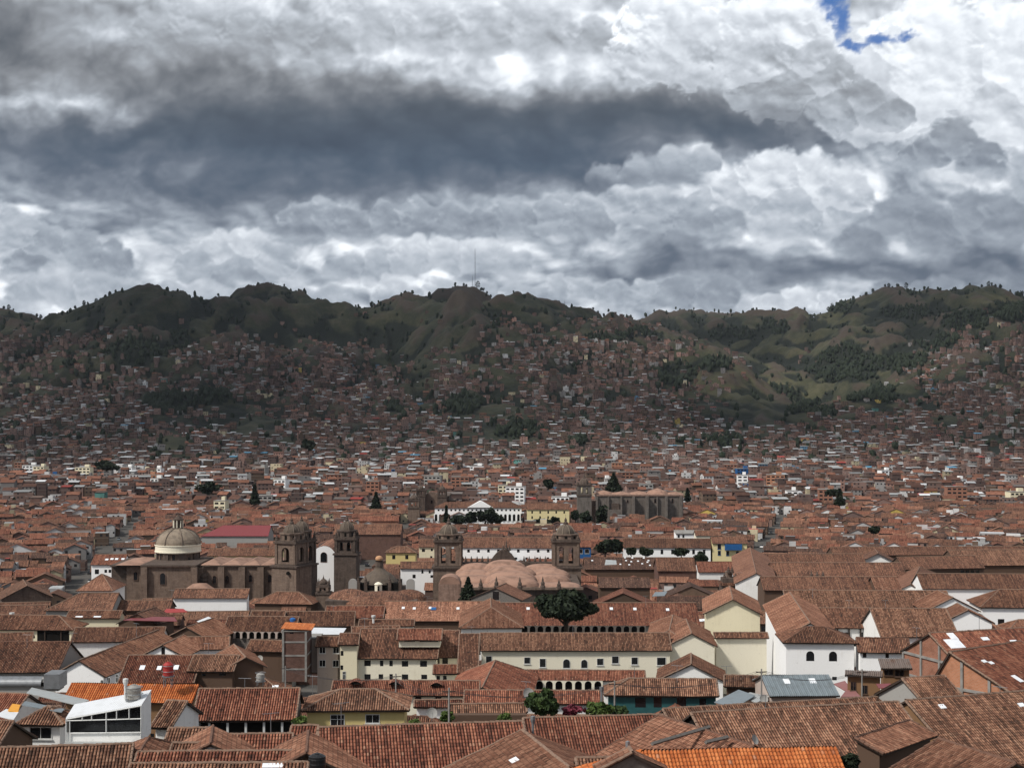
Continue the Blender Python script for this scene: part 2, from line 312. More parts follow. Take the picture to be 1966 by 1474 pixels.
# ---------------------------------------------------------------- mesh builder
Z3=Vector((0,0,1))
class MB:
    def __init__(s): s.v=[]; s.f=[]; s.uv=[]; s.mi=[]; s.sm=[]; s.blocks=[]
    def poly(s,pts,mi=0,uv=None,smooth=False):
        b=len(s.v); s.v+= [tuple(p) for p in pts]; s.f.append(tuple(range(b,b+len(pts)))); s.mi.append(mi); s.sm.append(smooth)
        if uv is None:
            n=(Vector(pts[1])-Vector(pts[0])).cross(Vector(pts[2])-Vector(pts[0]))
            if n.length<1e-9: n=Z3.copy()
            n.normalize()
            if abs(n.z)>.7: u=Vector((1,0,0)); w_=Vector((0,1,0))
            else: u=Vector((-n.y,n.x,0)).normalized(); w_=Z3
            uv=[(Vector(p).dot(u),Vector(p).dot(w_)) for p in pts]
        s.uv+=list(uv)
    def box(s,c,size,ux=None,mi=0,faces='all'):
        """c: centre, size: (along ux, across, up)"""
        ux=Vector(ux).normalized() if ux is not None else Vector((1,0,0)); uy=Vector((-ux.y,ux.x,0)); a=ux*size[0]/2; b=uy*size[1]/2; h=Z3*size[2]/2; c=Vector(c)
        p=[c+a*i+b*j+h*k for k in (-1,1) for (i,j) in ((-1,-1),(1,-1),(1,1),(-1,1))]
        for q_ in ((0,1,5,4),(1,2,6,5),(2,3,7,6),(3,0,4,7),(4,5,6,7),(3,2,1,0)): s.poly([p[i] for i in q_],mi)
    def prism(s,base,top,mi=0,cap=True):
        n=len(base)
        for i in range(n): s.poly([base[i],base[(i+1)%n],top[(i+1)%n],top[i]],mi)
        if cap: s.poly(top,mi)
    def bar(s,a,b,r,mi=0,n=6,r2=None,cap=True):
        a=Vector(a); b=Vector(b); d=(b-a).normalized(); t=d.cross(Z3 if abs(d.z)<.9 else Vector((1,0,0))).normalized(); u=d.cross(t); r2=r if r2 is None else r2
        A=[a+(t*math.cos(2*math.pi*i/n)+u*math.sin(2*math.pi*i/n))*r for i in range(n)]; B=[b+(t*math.cos(2*math.pi*i/n)+u*math.sin(2*math.pi*i/n))*r2 for i in range(n)]
        for i in range(n): s.poly([A[i],B[i],B[(i+1)%n],A[(i+1)%n]],mi,smooth=n>7)
        if cap: s.poly(B[::-1],mi); s.poly(A,mi)
    def lathe(s,c,prof,n=24,mi=0,phase=0,smooth=True,sq=None,rib=None,a0=0,a1=2*math.pi):
        """prof: (radius, z) from the foot up; sq: list giving octagon/square by n"""
        c=Vector(c); full=abs(a1-a0-2*math.pi)<1e-6; m=n if full else n+1; rings=[]
        for (r,z) in prof:
            rings.append([c+Vector((math.cos(phase+a0+(a1-a0)*i/n)*r*(1+(rib(i) if rib else 0)),math.sin(phase+a0+(a1-a0)*i/n)*r*(1+(rib(i) if rib else 0)),z)) for i in range(m)])
        for j in range(len(rings)-1):
            for i in range(n):
                k=(i+1)%m
                if prof[j+1][0]<1e-4: s.poly([rings[j][i],rings[j][k],rings[j+1][k]],mi,smooth=smooth)
                elif prof[j][0]<1e-4: s.poly([rings[j][i],rings[j+1][k],rings[j+1][i]],mi,smooth=smooth)
                else: s.poly([rings[j][i],rings[j][k],rings[j+1][k],rings[j+1][i]],mi,smooth=smooth)
    def block(s,co,faces,uv,mi,smooth=False): s.blocks.append((co,faces,uv,mi,smooth))
    def build(s,name,mats,parent=None,origin=None):
        mats=mats if isinstance(mats,(list,tuple)) else [mats]
        org=np.array(origin if origin is not None else (parent.location if parent is not None and parent.parent is None else (ORG.get(parent.name,(0,0,0)) if parent is not None else (0,0,0))),dtype=float)
        me=bpy.data.meshes.new(name)
        nv=len(s.v); co=[np.array(s.v,dtype=float).reshape(-1,3)]; lv=[]; ls=[]; uvs=[np.array(s.uv,dtype=float).reshape(-1,2)]; mi=[np.array(s.mi,dtype=np.int32)]; sm=[np.array(s.sm,dtype=bool)]
        cnt=np.array([len(f) for f in s.f],dtype=np.int64); lv.append(np.array([i for f in s.f for i in f],dtype=np.int64)); cnts=[cnt]
        off=nv
        for (c,f,u,m_,smo) in s.blocks:
            co.append(c); lv.append((f+off).ravel()); cnts.append(np.full(len(f),f.shape[1])); uvs.append(u[f.ravel()]); mi.append(np.full(len(f),m_,np.int32)); sm.append(np.full(len(f),smo)); off+=len(c)
        co=np.concatenate(co)-org; lv=np.concatenate(lv); cnts=np.concatenate(cnts); uvs=np.concatenate(uvs)
        me.vertices.add(len(co)); me.vertices.foreach_set('co',co.astype(np.float32).ravel())
        me.loops.add(len(lv)); me.loops.foreach_set('vertex_index',lv.astype(np.int32))
        me.polygons.add(len(cnts)); me.polygons.foreach_set('loop_start',np.concatenate([[0],np.cumsum(cnts)[:-1]]).astype(np.int32))
        me.polygons.foreach_set('material_index',np.concatenate(mi)); me.polygons.foreach_set('use_smooth',np.concatenate(sm))
        ul=me.uv_layers.new(name='UVMap'); ul.data.foreach_set('uv',uvs.astype(np.float32).ravel())
        for m_ in mats: me.materials.append(m_)
        me.update(calc_edges=True)
        o=bpy.data.objects.new(name,me); COL.objects.link(o)
        if parent is not None:
            o.parent=parent; ORG[o.name]=tuple(org)
            if parent.parent is not None: pass
        elif origin is not None: o.location=org
        if parent is None and origin is None: pass
        return o
ORG={}
def empty(name,loc,label=None,cat=None,group=None):
    o=bpy.data.objects.new(name,None); COL.objects.link(o); o.location=loc; o.empty_display_size=1
    tag(o,label,cat,group); ORG[o.name]=tuple(loc); return o
def tag(o,label=None,cat=None,group=None,kind=None):
    if label: o['label']=label
    if cat: o['category']=cat
    if group: o['group']=group
    if kind: o['kind']=kind
    return o
# ---------------------------------------------------------------- materials
def uvn(q): return q.new('ShaderNodeUVMap').outputs[0]
def wnoise(q,v):
    n=q.new('ShaderNodeTexWhiteNoise',noise_dimensions='3D'); q.inp(n,0,v); return n.outputs[0]
def tile_mat(name,dark,mid,light,fleck=.05,stripe=.8,moss=.35,fine=True):
    """old barrel-tile roofing; uv in metres: u along the eave, v down the slope"""
    m,q=newmat(name); u,v,_=q.sep(uvn(q)); oi=q.new('ShaderNodeObjectInfo').outputs['Random']
    iu=q.m('FLOOR',q.mul(u,1/.25)); iv=q.m('FLOOR',q.mul(v,1/.42)); r=wnoise(q,q.xyz(iu,iv,oi))
    r2=wnoise(q,q.xyz(iu,1.0,oi))
    g=q.new('ShaderNodeNewGeometry'); pos=g.outputs['Position']
    big=q.noise(pos,.22,4,.6); st=q.noise(q.xyz(q.mul(u,2.2),q.mul(v,.5),q.mul(oi,50.)),1.0,4,.65)
    fac=q.add(q.mad(big,.55,q.mul(st,.65)),q.mad(q.sub(r,.5),.30,q.mul(q.sub(r2,.5),.22)))
    c=q.ramp(fac,[(.30,dark),(.58,mid),(.86,light)])
    # single paler, newer or lichen-white tiles
    c=q.mix(q.mul(q.sm(wnoise(q,q.xyz(iv,iu,q.add(oi,3.))),1-fleck,1-fleck+.02),.55),c,(.38,.22,.145))
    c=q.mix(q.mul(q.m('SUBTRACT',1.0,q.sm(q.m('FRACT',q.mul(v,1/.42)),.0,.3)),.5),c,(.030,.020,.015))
    # channels between the cover tiles darkened: gap shade painted in, along with dirt and moss
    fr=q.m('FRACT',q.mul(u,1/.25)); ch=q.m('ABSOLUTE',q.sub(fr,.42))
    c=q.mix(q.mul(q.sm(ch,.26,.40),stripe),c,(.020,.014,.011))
    n=q.noise(pos,1.7,5,.7)
    c=q.mix(q.mul(q.sm(n,.50,.68),moss),c,(.055,.042,.030))
    tone=q.mad(oi,.30,q.mad(wnoise(q,q.xyz(q.m('FLOOR',q.mul(u,.01)),4.,1.)),.34,.68)); c=q.mix(1.0,c,q.xyz(tone,tone,tone),'MULTIPLY')
    principled(q,c,.9,bumpn(q,q.add(n,q.mul(r,.5)),.5,.06),spec=.2); return m
def plaster(name,col,dirt=.35,grime=(.16,.125,.095)):
    m,q=newmat(name); g=q.new('ShaderNodeNewGeometry'); pos=g.outputs['Position']; x,y,z=q.sep(pos)
    n1=q.noise(pos,.35,5,.65); n2=q.noise(q.xyz(q.mul(x,2.5),q.mul(y,2.5),q.mul(z,.25)),1.0,4,.6)
    c=q.mix(q.mul(q.sm(q.mad(n1,.6,q.mul(n2,.4)),.50,.72),dirt),col,tuple(a*b*2.2 for a,b in zip(col,(.30,.28,.25))))
    c=q.mix(q.mul(q.sm(q.noise(pos,1.6,5,.7),.60,.72),dirt*.8),c,grime)
    principled(q,c,.92,bumpn(q,q.noise(pos,3,4,.6),.3,.05),spec=.2); return m
def stone(name,a,b,scale=1.0):
    m,q=newmat(name); g=q.new('ShaderNodeNewGeometry'); pos=g.outputs['Position']; x,y,z=q.sep(pos)
    uv=uvn(q); br=q.new('ShaderNodeTexBrick'); q.inp(br,'Vector',uv); br.inputs['Scale'].default_value=1.0; br.inputs['Brick Width'].default_value=.9*scale; br.inputs['Row Height'].default_value=.45*scale; br.inputs['Mortar Size'].default_value=.02
    br.inputs['Color1'].default_value=(*a,1); br.inputs['Color2'].default_value=(*b,1); br.inputs['Mortar'].default_value=(*[c*.5 for c in a],1)
    n=q.noise(pos,.45,5,.7); n2=q.noise(q.xyz(q.mul(x,1.4),q.mul(y,1.4),q.mul(z,.2)),1.0,4,.65)
    c=q.mix(.45,br.outputs[0],q.ramp(n,[(.35,tuple(c*.65 for c in a)),(.65,b)]))
    c=q.mix(q.mul(q.sm(n2,.48,.7),.55),c,tuple(v*.38 for v in a))
    principled(q,c,.92,bumpn(q,q.noise(pos,1.8,5,.7),.6,.15),spec=.15); return m
def brickm(name,a,b,mort):
    m,q=newmat(name); uv=uvn(q); br=q.new('ShaderNodeTexBrick'); q.inp(br,'Vector',uv); br.inputs['Scale'].default_value=1; br.inputs['Brick Width'].default_value=.36; br.inputs['Row Height'].default_value=.17; br.inputs['Mortar Size'].default_value=.012
    br.inputs['Color1'].default_value=(*a,1); br.inputs['Color2'].default_value=(*b,1); br.inputs['Mortar'].default_value=(*mort,1)
    g=q.new('ShaderNodeNewGeometry'); n=q.noise(g.outputs['Position'],.7,5,.65)
    c=q.mix(q.mul(q.sm(n,.45,.7),.5),br.outputs[0],tuple(v*.45 for v in a)); principled(q,c,.92,bumpn(q,br.outputs['Fac'],.5,-.01)); return m
def plain(name,col,rough=.7,metal=0,var=.25,scale=1.2,spec=.4):
    m,q=newmat(name); g=q.new('ShaderNodeNewGeometry'); n=q.noise(g.outputs['Position'],scale,5,.6)
    c=q.mix(q.mul(q.sm(n,.4,.7),var),col,tuple(v*.45 for v in col)); principled(q,c,rough,metal=metal,spec=spec); return m
def sheet(name,col,rust,rough=.45,metal=.3,amount=.5):
    m,q=newmat(name); u,v,_=q.sep(uvn(q)); g=q.new('ShaderNodeNewGeometry'); n=q.noise(g.outputs['Position'],.8,5,.65); 
    s_=q.m('SINE',q.mul(u,2*math.pi/.18)); c=q.mix(q.mul(q.sm(n,.48,.68),amount),col,rust)
    principled(q,c,rough,bumpn(q,s_,.6,.03),metal=metal); return m
M={}
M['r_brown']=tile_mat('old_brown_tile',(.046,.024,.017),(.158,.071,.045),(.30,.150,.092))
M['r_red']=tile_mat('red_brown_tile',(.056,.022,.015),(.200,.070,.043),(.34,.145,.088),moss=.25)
M['r_dark']=tile_mat('dark_weathered_tile',(.030,.019,.015),(.088,.045,.033),(.18,.10,.07),moss=.45)
M['r_light']=tile_mat('pale_orange_tile',(.085,.040,.026),(.205,.092,.057),(.35,.18,.115),moss=.22,stripe=.35)
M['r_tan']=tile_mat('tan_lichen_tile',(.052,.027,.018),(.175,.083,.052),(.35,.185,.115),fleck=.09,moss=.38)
M['r_new']=tile_mat('new_orange_tile',(.27,.072,.022),(.40,.115,.034),(.52,.18,.06),fleck=.03,moss=.06,stripe=.2)
M['mortar']=plain('ridge_mortar',(.24,.155,.11),.95,var=.6,scale=2.5)
M['ridge']=plain('ridge_tile',(.15,.078,.052),.95,var=.6,scale=3)
M['white']=plaster('white_plaster',(.82,.81,.78),.45); M['bwhite']=plaster('clean_white_plaster',(.90,.895,.88),.24)
M['cream']=plaster('cream_plaster',(.74,.67,.48),.28); M['offwhite']=plaster('off_white_plaster',(.76,.71,.57),.28); M['pinkish']=plaster('pale_pink_plaster',(.46,.38,.33),.35)
M['yellow']=plaster('yellow_plaster',(.62,.50,.22),.25); M['pyellow']=plaster('pale_yellow_plaster',(.72,.62,.34),.2)
M['adobe']=plaster('brown_adobe',(.105,.066,.046),.5,(.05,.035,.026)); M['ochre']=plaster('ochre_plaster',(.22,.125,.065),.45,(.08,.05,.03)); M['grey']=plaster('grey_render',(.32,.31,.29),.4); M['peach']=plaster('peach_render',(.48,.27,.15),.3)
M['brick']=brickm('hollow_brick',(.27,.105,.062),(.33,.14,.085),(.30,.24,.19)); M['obrick']=brickm('orange_hollow_brick',(.40,.165,.085),(.46,.20,.11),(.36,.27,.2)); M['dbrick']=brickm('dark_brick',(.115,.055,.042),(.15,.075,.055),(.12,.10,.085))
M['stone']=stone('brown_stone',(.155,.110,.086),(.225,.165,.128)); M['dstone']=stone('dark_stone',(.085,.063,.052),(.13,.098,.08)); M['gstone']=stone('grey_stone',(.13,.112,.098),(.19,.165,.145),1.4); M['pstone']=stone('pink_stone',(.24,.15,.115),(.33,.22,.17))
M['vault']=plain('pink_brick_vault',(.33,.195,.14),.95,var=.75,scale=.35); M['dome']=plain('lichen_dome',(.25,.20,.15),.95,var=.85,scale=.5); M['ddome']=plain('dark_dome',(.11,.085,.065),.95,var=.6,scale=.8)
M['domerib']=plain('dome_rib_stone',(.17,.13,.10),.95,var=.5)
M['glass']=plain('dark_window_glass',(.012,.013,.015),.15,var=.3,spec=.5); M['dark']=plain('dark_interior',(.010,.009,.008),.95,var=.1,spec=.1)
M['wood']=plain('dark_wood',(.045,.030,.022),.85,var=.5,scale=4); M['gwood']=plain('grey_wood',(.16,.145,.13),.9,var=.6,scale=4); M['frame']=plain('white_frame',(.62,.62,.60),.6,var=.3); M['bframe']=plain('brown_frame',(.10,.06,.04),.7,var=.3)
M['concrete']=plain('raw_concrete',(.27,.255,.235),.95,var=.55,scale=.9); M['skyl']=plain('pale_skylight',(.78,.80,.82),.35,var=.18); M['wmetal']=sheet('white_metal_sheet',(.72,.74,.76),(.45,.45,.44),.5,.1,.3)
M['gmetal']=sheet('grey_blue_sheet',(.24,.28,.30),(.16,.17,.17)); M['lmetal']=sheet('pale_zinc_sheet',(.46,.48,.47),(.30,.27,.23)); M['rmetal']=sheet('red_metal_sheet',(.22,.05,.055),(.22,.06,.05),.5,.1); M['rust']=sheet('rusty_sheet',(.19,.15,.13),(.13,.07,.045),.6,.2,.8)
M['plum']=sheet('pinkish_sheet',(.30,.13,.12),(.2,.1,.09),.6,.1); M['bluem']=plain('blue_paint',(.015,.10,.28),.5); M['teal']=plain('teal_paint',(.02,.10,.105),.6,var=.4); M['redp']=plain('red_paint',(.35,.03,.025),.5); M['steel']=plain('stainless_tank',(.42,.40,.36),.35,.6,var=.3); M['black']=plain('black_plastic',(.012,.012,.013),.4); M['yorange']=plain('orange_yellow_panel',(.75,.33,.02),.5); M['bluetank']=plain('blue_plastic',(.02,.12,.36),.4)
M['metal']=plain('galvanised_metal',(.25,.26,.27),.5,.5,var=.4)
def leafm(name,a,b):
    m,q=newmat(name); g=q.new('ShaderNodeNewGeometry'); n=q.noise(g.outputs['Position'],.9,4,.65); at=wnoise(q,g.outputs['Position'])
    c=q.mix(q.sm(n,.35,.65),a,b); b_=principled(q,c,.75,spec=.2); return m
M['leafd']=leafm('dark_leaves',(.010,.016,.009),(.026,.036,.018)); M['leaf']=leafm('green_leaves',(.022,.040,.014),(.055,.085,.026)); M['leafl']=leafm('bright_leaves',(.05,.085,.02),(.11,.15,.04)); M['bloom']=leafm('pink_blossom',(.09,.02,.03),(.20,.04,.06)); M['bark']=plain('bark',(.06,.045,.035),.95,var=.5,scale=4)
# ---------------------------------------------------------------- tiled slopes
def tile_slope(mb,poly,n_out,mi,under_mi,detail,cap=None,seed=0,W=.25,TL=.42,amp=.105):
    """poly: convex list of Vectors in one plane; first edge = eave (left to right seen from outside). Fills mb with barrel tiles."""
    A=poly[0]; u=(poly[1]-poly[0]); u.z=0; u.normalize(); n=n_out; vdn=u.cross(n); 
    if vdn.z>0: vdn=-vdn
    vdn.normalize()
    p2=np.array([((p-A).dot(u),(p-A).dot(vdn)) for p in poly]); umin,umax=p2[:,0].min(),p2[:,0].max(); vmin=p2[:,1].min()
    mb.poly([p-n*.14 for p in poly][::-1],under_mi)
    for i in range(len(poly)):
        a,b=poly[i],poly[(i+1)%len(poly)]; mb.poly([a-n*.14,b-n*.14,b+n*.02,a+n*.02],under_mi)
    if detail==0:
        mb.poly(poly,mi,uv=[(p2[i,0]-umin+seed*100+5,p2[i,1]-vmin) for i in range(len(poly))]); return
    if detail==2: fr=np.array([0,.10,.26,.42,.58,.74,.84]); pr=np.array([.05,.62,.93,1.,.93,.62,.05])
    else: fr=np.array([0,.14,.42,.70,.84]); pr=np.array([.03,.78,1.,.78,.03])
    nc=int(math.ceil((umax-umin)/W)); us=(np.arange(nc)[:,None]+fr[None]).ravel()*W+umin; hp=np.tile(pr,nc); ci=np.repeat(np.arange(nc),len(fr))
    us=np.minimum(us,umax)
    r=np.random.default_rng(seed+5)
    # v range of the polygon at each u
    lo=np.full(us.shape,1e9); hi=np.full(us.shape,-1e9)
    for i in range(len(p2)):
        (x0,y0),(x1,y1)=p2[i],p2[(i+1)%len(p2)]
        if abs(x1-x0)<1e-6:
            k=np.abs(us-x0)<1e-4; lo[k]=np.minimum(lo[k],min(y0,y1)); hi[k]=np.maximum(hi[k],max(y0,y1)); continue
        if x0>x1: x0,y0,x1,y1=x1,y1,x0,y0
        k=(us>=x0-1e-6)&(us<=x1+1e-6); y=y0+(us-x0)/(x1-x0)*(y1-y0); lo[k]=np.minimum(lo[k],y[k]); hi[k]=np.maximum(hi[k],y[k])
    ok=lo<1e8; lo=np.where(ok,lo,0); hi=np.where(ok,hi,0)
    sag=lambda U,V: .12*fbm(U/6+seed*1.7,V/4,2,.5,3)+.03*fbm(U/1.3+seed,V/1.5,2,.5,6)
    if detail==2:
        nr=int(math.ceil((0-vmin)/TL)); vs=(-np.arange(nr+1)[::-1]*TL)  # tile joints counted up from the eave
        vs=np.sort(np.concatenate([vs[:-1]+.005,vs[1:]-.005])); st=np.tile([0.,1.],nr)[:len(vs)]
    else: vs=np.array([vmin,vmin*.5,0.]); st=np.array([.5,.5,.5]);
    V=np.clip(vs[None,:],lo[:,None],hi[:,None]); 
    if detail==1: V=lo[:,None]+(hi-lo)[:,None]*np.array([0,.5,1.])[None]
    U=np.repeat(us[:,None],V.shape[1],1)
    H=hp[:,None]*amp+np.zeros_like(V)
    if detail==2:
        tid=(np.floor(-V/TL)).astype(int)
        jit=r.random((nc,tid.max()+3)); j=jit[ci[:,None],np.clip(tid,0,tid.max())]
        H=H+st[None,:]*.028*(hp[:,None]>.3)+(j-.5)*.022; U=U+(jit[ci[:,None],-1-np.clip(tid,0,1)*0]-.5)*.03
    H=H+sag(U,V)
    a=np.array(A); uu=np.array(u); vv=np.array(vdn); nn=np.array(n)
    co=a+U[...,None]*uu+V[...,None]*vv+H[...,None]*nn
    nu,nv=V.shape; idx=np.arange(nu*nv).reshape(nu,nv)
    f=np.stack([idx[:-1,1:],idx[1:,1:],idx[1:,:-1],idx[:-1,:-1]],-1).reshape(-1,4)
    dv=(V[:-1,1:]-V[:-1,:-1])+(V[1:,1:]-V[1:,:-1]); keep=((dv.ravel()>1e-4)&((us[1:]-us[:-1])>1e-5).repeat(nv-1))
    uv=np.stack([(U-umin)+seed*100+5,V-vmin+.0],-1).reshape(-1,2)
    # orientation check
    f=f[keep]
    if len(f):
        e=co.reshape(-1,3)[f[len(f)//2]]; nrm=np.cross(e[1]-e[0],e[2]-e[0])
        if nrm@nn<0: f=f[:,::-1]
        mb.block(co.reshape(-1,3),f,uv,mi,False)
def ridge_line(mb,a,b,mi,detail,r=.13):
    r=min(r,.13)
    a=Vector(a); b=Vector(b); L=(b-a).length
    if detail==0: mb.bar(a,b,r*.9,mi,4,cap=False); return
    n=max(1,int(L/.45)); 
    for i in range(n):
        p=a.lerp(b,i/n); q_=a.lerp(b,(i+1)/n); dz=Z3*random.uniform(-.02,.03); mb.bar(p+dz,q_+dz,r*1.1,mi,6,r2=r*.85,cap=False)
def ray_plane(px,py,p0,n):
    d=Vector(((px-CX)/F,1,-(py-HY)/F)); o=Vector((0,0,CAMZ)); t=(Vector(p0)-o).dot(n)/d.dot(n); return o+d*t
def window(parent,c,n,w_,h,kind='r',fr='frame',depth=.10,D=200,sill=True):
    """recessed-looking opening: frame ring proud of the wall, glazing bars and a dark pane behind them"""
    n=Vector((n[0],n[1],0)).normalized(); u=Vector((-n.y,n.x,0)); c=Vector(c)
    mb=MB(); pane=MB(); b=.07 if w_>.8 else .05
    if kind=='a':
        N_=8; out=[Vector((-w_/2,-h/2)),Vector((w_/2,-h/2))]+[Vector((w_/2*math.cos(math.pi*i/N_),h/2-w_/2+w_/2*math.sin(math.pi*i/N_))) for i in range(N_+1)]
    else: out=[Vector((-w_/2,-h/2)),Vector((w_/2,-h/2)),Vector((w_/2,h/2)),Vector((-w_/2,h/2))]
    sc=lambda p,s: Vector((p.x*(1+s*2/w_),p.y*(1+s*2/h)))
    T=lambda p,d: c+u*p.x+Z3*p.y+n*d
    O=[T(sc(p,b),.06) for p in out]; I=[T(p,.06) for p in out]; Ob=[T(sc(p,b),-.02) for p in out]; Ib=[T(p,.012) for p in out]; k=len(out)
    if fr:
        for i in range(k):
            j=(i+1)%k; mb.poly([O[i],O[j],I[j],I[i]][::1]); mb.poly([Ob[i],Ob[j],O[j],O[i]]); mb.poly([I[i],I[j],Ib[j],Ib[i]])
        if D<260:
            mb.box(T(Vector((0,0)),.035),(.05,.04,h),u)
            if h>1.1: mb.box(T(Vector((0,h*.12)),.033),(w_,.036,.05),u)
        if sill: mb.box(T(Vector((0,-h/2-b-.05)),.06),(w_+.3,.16,.08),u)
    pane.poly([T(p,.012) for p in out])
    if fr:
        wo_=mb.build('window',M[fr],parent); pane.build('pane',M['glass'],wo_); return wo_
    return pane.build('window',M['glass'],parent)
HOUSES=[]
def fp_add(pts): HOUSES.append([(p.x,p.y) for p in pts])
def house(label,e,D,yr=None,run=None,brun=None,t=.5,ends='gg',wall='white',roof='r_brown',win=(),sky=(),ov=.55,gov=.3,name='tiled_house',cat='house',detail=None,group=None,wh=None,fr='frame',cap='mortar',wt=None,back=True,extra=None,under='wood',base=None):
    x1,y1,x2,y2=e; A=P(x1,y1,D); D2=D*(y1-HY)/(y2-HY); B=P(x2,y2,D2); B.z=A.z
    u=(B-A); L=u.length; u.normalize(); n=Vector((-u.y,u.x,0))
    if run is None:
        run=(CAMZ-A.z-(yr-HY)/F*A.y)/(t+(yr-HY)/F*n.y)
    return house3(label,A,u,n,L,run,brun if brun is not None else run,t,ends,wall,roof,win,sky,ov,gov,name,cat,detail,group,wh,fr,cap,wt,back,extra,under,base)
def house3(label,A,u,n,L,run,brun,t,ends='gg',wall='white',roof='r_brown',win=(),sky=(),ov=.55,gov=.3,name='tiled_house',cat='house',detail=None,group=None,wh=None,fr='frame',cap='mortar',wt=None,back=True,extra=None,under='wood',base=None):
    Dm=A.y+.5*u.y*L
    if detail is None: detail=2 if Dm<150 else (1 if Dm<340 else 0)
    hgt=run*t; bt=hgt/max(brun,.01) if brun>.01 else 0
    B=A+u*L; Rz=Z3*hgt
    hip=[min(run,L*.48) if c=='h' else 0 for c in ends]
    R1=A+n*run+Rz+u*hip[0]; R2=B+n*run+Rz-u*hip[1]; Cb=B+n*(run+brun); Db=A+n*(run+brun)
    shed=brun<=.01
    ins=ov; g1=gov if ends[0]!='h' else ov; g2=gov if ends[1]!='h' else ov
    w0=A+u*g1+n*ins; w1=B-u*g2+n*ins; w2=B-u*g2+n*(run+brun-(ins if not shed else .1)); w3=A+u*g1+n*(run+brun-(ins if not shed else .1))
    corners=[w0,w1,w2,w3]
    gb=min(ground_z(p.x,p.y) for p in (corners if A.y>=1000 else corners))-.6
    if wh is not None: gb=max(gb,A.z-wh)
    if base is not None: gb=base
    loc=Vector(((w0.x+w2.x)/2,(w0.y+w2.y)/2,gb))
    root=empty(name,loc,label,cat,group); fp_add(corners)
    # walls
    mb=MB(); ze=A.z+ins*t-.16; zb=A.z+(ins*bt if not shed else hgt)-.16
    def vz(p,z): return Vector((p.x,p.y,z))
    ft=[vz(w0,ze),vz(w1,ze),vz(w2,zb),vz(w3,zb)]; fb=[vz(p,gb) for p in corners]
    mb.poly([fb[0],fb[1],ft[1],ft[0]]); mb.poly([fb[2],fb[3],ft[3],ft[2]])
    rz=A.z+hgt-.16
    def side(b0,b1,t0,t1,isg,uu):
        if isg and not shed: 
            rp=Vector((A.x,A.y,0))+uu+n*run; rp=Vector((rp.x,rp.y,rz)); mb.poly([b0,b1,t1,rp,t0])
        else: mb.poly([b0,b1,t1,t0])
    side(fb[1],fb[2],ft[1],ft[2],ends[1]=='g',u*(L-g2)); side(fb[3],fb[0],ft[3],ft[0],ends[0]=='g',u*g1)
    mb.build('wall',[M[wall]],root)
    # roof
    rb=MB(); nf=(u.cross(n*run+Rz)).normalized(); sd_=random.randint(0,900)
    tile_slope(rb,[A,B,R2,R1] if (R2-R1).length>.3 else [A,B,(R1+R2)/2],nf,0,1,detail,seed=sd_)
    if not shed:
        nb=((-u).cross(-n*brun+Rz)).normalized()
        tile_slope(rb,[Cb,Db,R1,R2] if (R2-R1).length>.3 else [Cb,Db,(R1+R2)/2],nb,0,1,min(detail,1) if back else 0,seed=sd_+1)
        if hip[0]: 
            nn=((Db-A).cross(R1-A)); nn=nn if nn.z>0 else -nn; tile_slope(rb,[Db,A,R1],nn.normalized(),0,1,detail,seed=sd_+2)
        if hip[1]:
            nn=((Cb-B).cross(R2-B)); nn=nn if nn.z>0 else -nn; tile_slope(rb,[B,Cb,R2],nn.normalized(),0,1,detail,seed=sd_+3)
    ro=rb.build('roof',[M[roof],M[under]],root)
    if cap and Dm<900:
        cb=MB(); up=Z3*.06
        if not shed or True: ridge_line(cb,R1+up,R2+up,0,detail)
        if hip[0]: ridge_line(cb,A+up,R1+up,0,detail,.14); ridge_line(cb,Db+up,R1+up,0,detail,.14)
        if hip[1]: ridge_line(cb,B+up,R2+up,0,detail,.14); ridge_line(cb,Cb+up,R2+up,0,detail,.14)
        if ends[0]=='g' and detail: ridge_line(cb,A+up,R1+up,0,detail,.12)
        if ends[1]=='g' and detail: ridge_line(cb,B+up,R2+up,0,detail,.12)
        cb.build('ridge_cap',[M[cap]],ro)
    planes={'f':(w0,-n),'r':(w1,u),'l':(w0,-u)}
    for wdw in win:
        px,py,wp,hp=wdw[:4]; k=wdw[4] if len(wdw)>4 else 'r'; sd=wdw[5] if len(wdw)>5 else 'f'; ff=wdw[6] if len(wdw)>6 else fr
        p0,nn=planes[sd]; c=ray_plane(px,py,p0,nn); sc=c.y/F; tn=Vector((-nn.y,nn.x,0)); ww=wp*sc/max(.35,abs(tn.x)); window(root,c,nn,ww,hp*sc,k,ff,D=c.y)
    for s in sky:
        px,py,wp,hp=s[:4]; mt=s[4] if len(s)>4 else 'skyl'; c=ray_plane(px,py,A,nf); sc=c.y/F; up=(n*run+Rz).normalized(); hh=hp*sc/max(.3,up.z+.25)
        ww=wp*sc; sb=MB(); o_=nf*.14; q4=[c-u*ww/2-up*hh/2,c+u*ww/2-up*hh/2,c+u*ww/2+up*hh/2,c-u*ww/2+up*hh/2]
        sb.prism([p+nf*.02 for p in q4],[p+o_ for p in q4]); sb.build('skylight',[M[mt]],root)
    if extra: extra(root,dict(A=A,B=B,u=u,n=n,L=L,w0=w0,w1=w1,R1=R1,R2=R2,nf=nf,gb=gb,ze=ze,run=run,t=t,w3=w3,bt=bt))
    return root
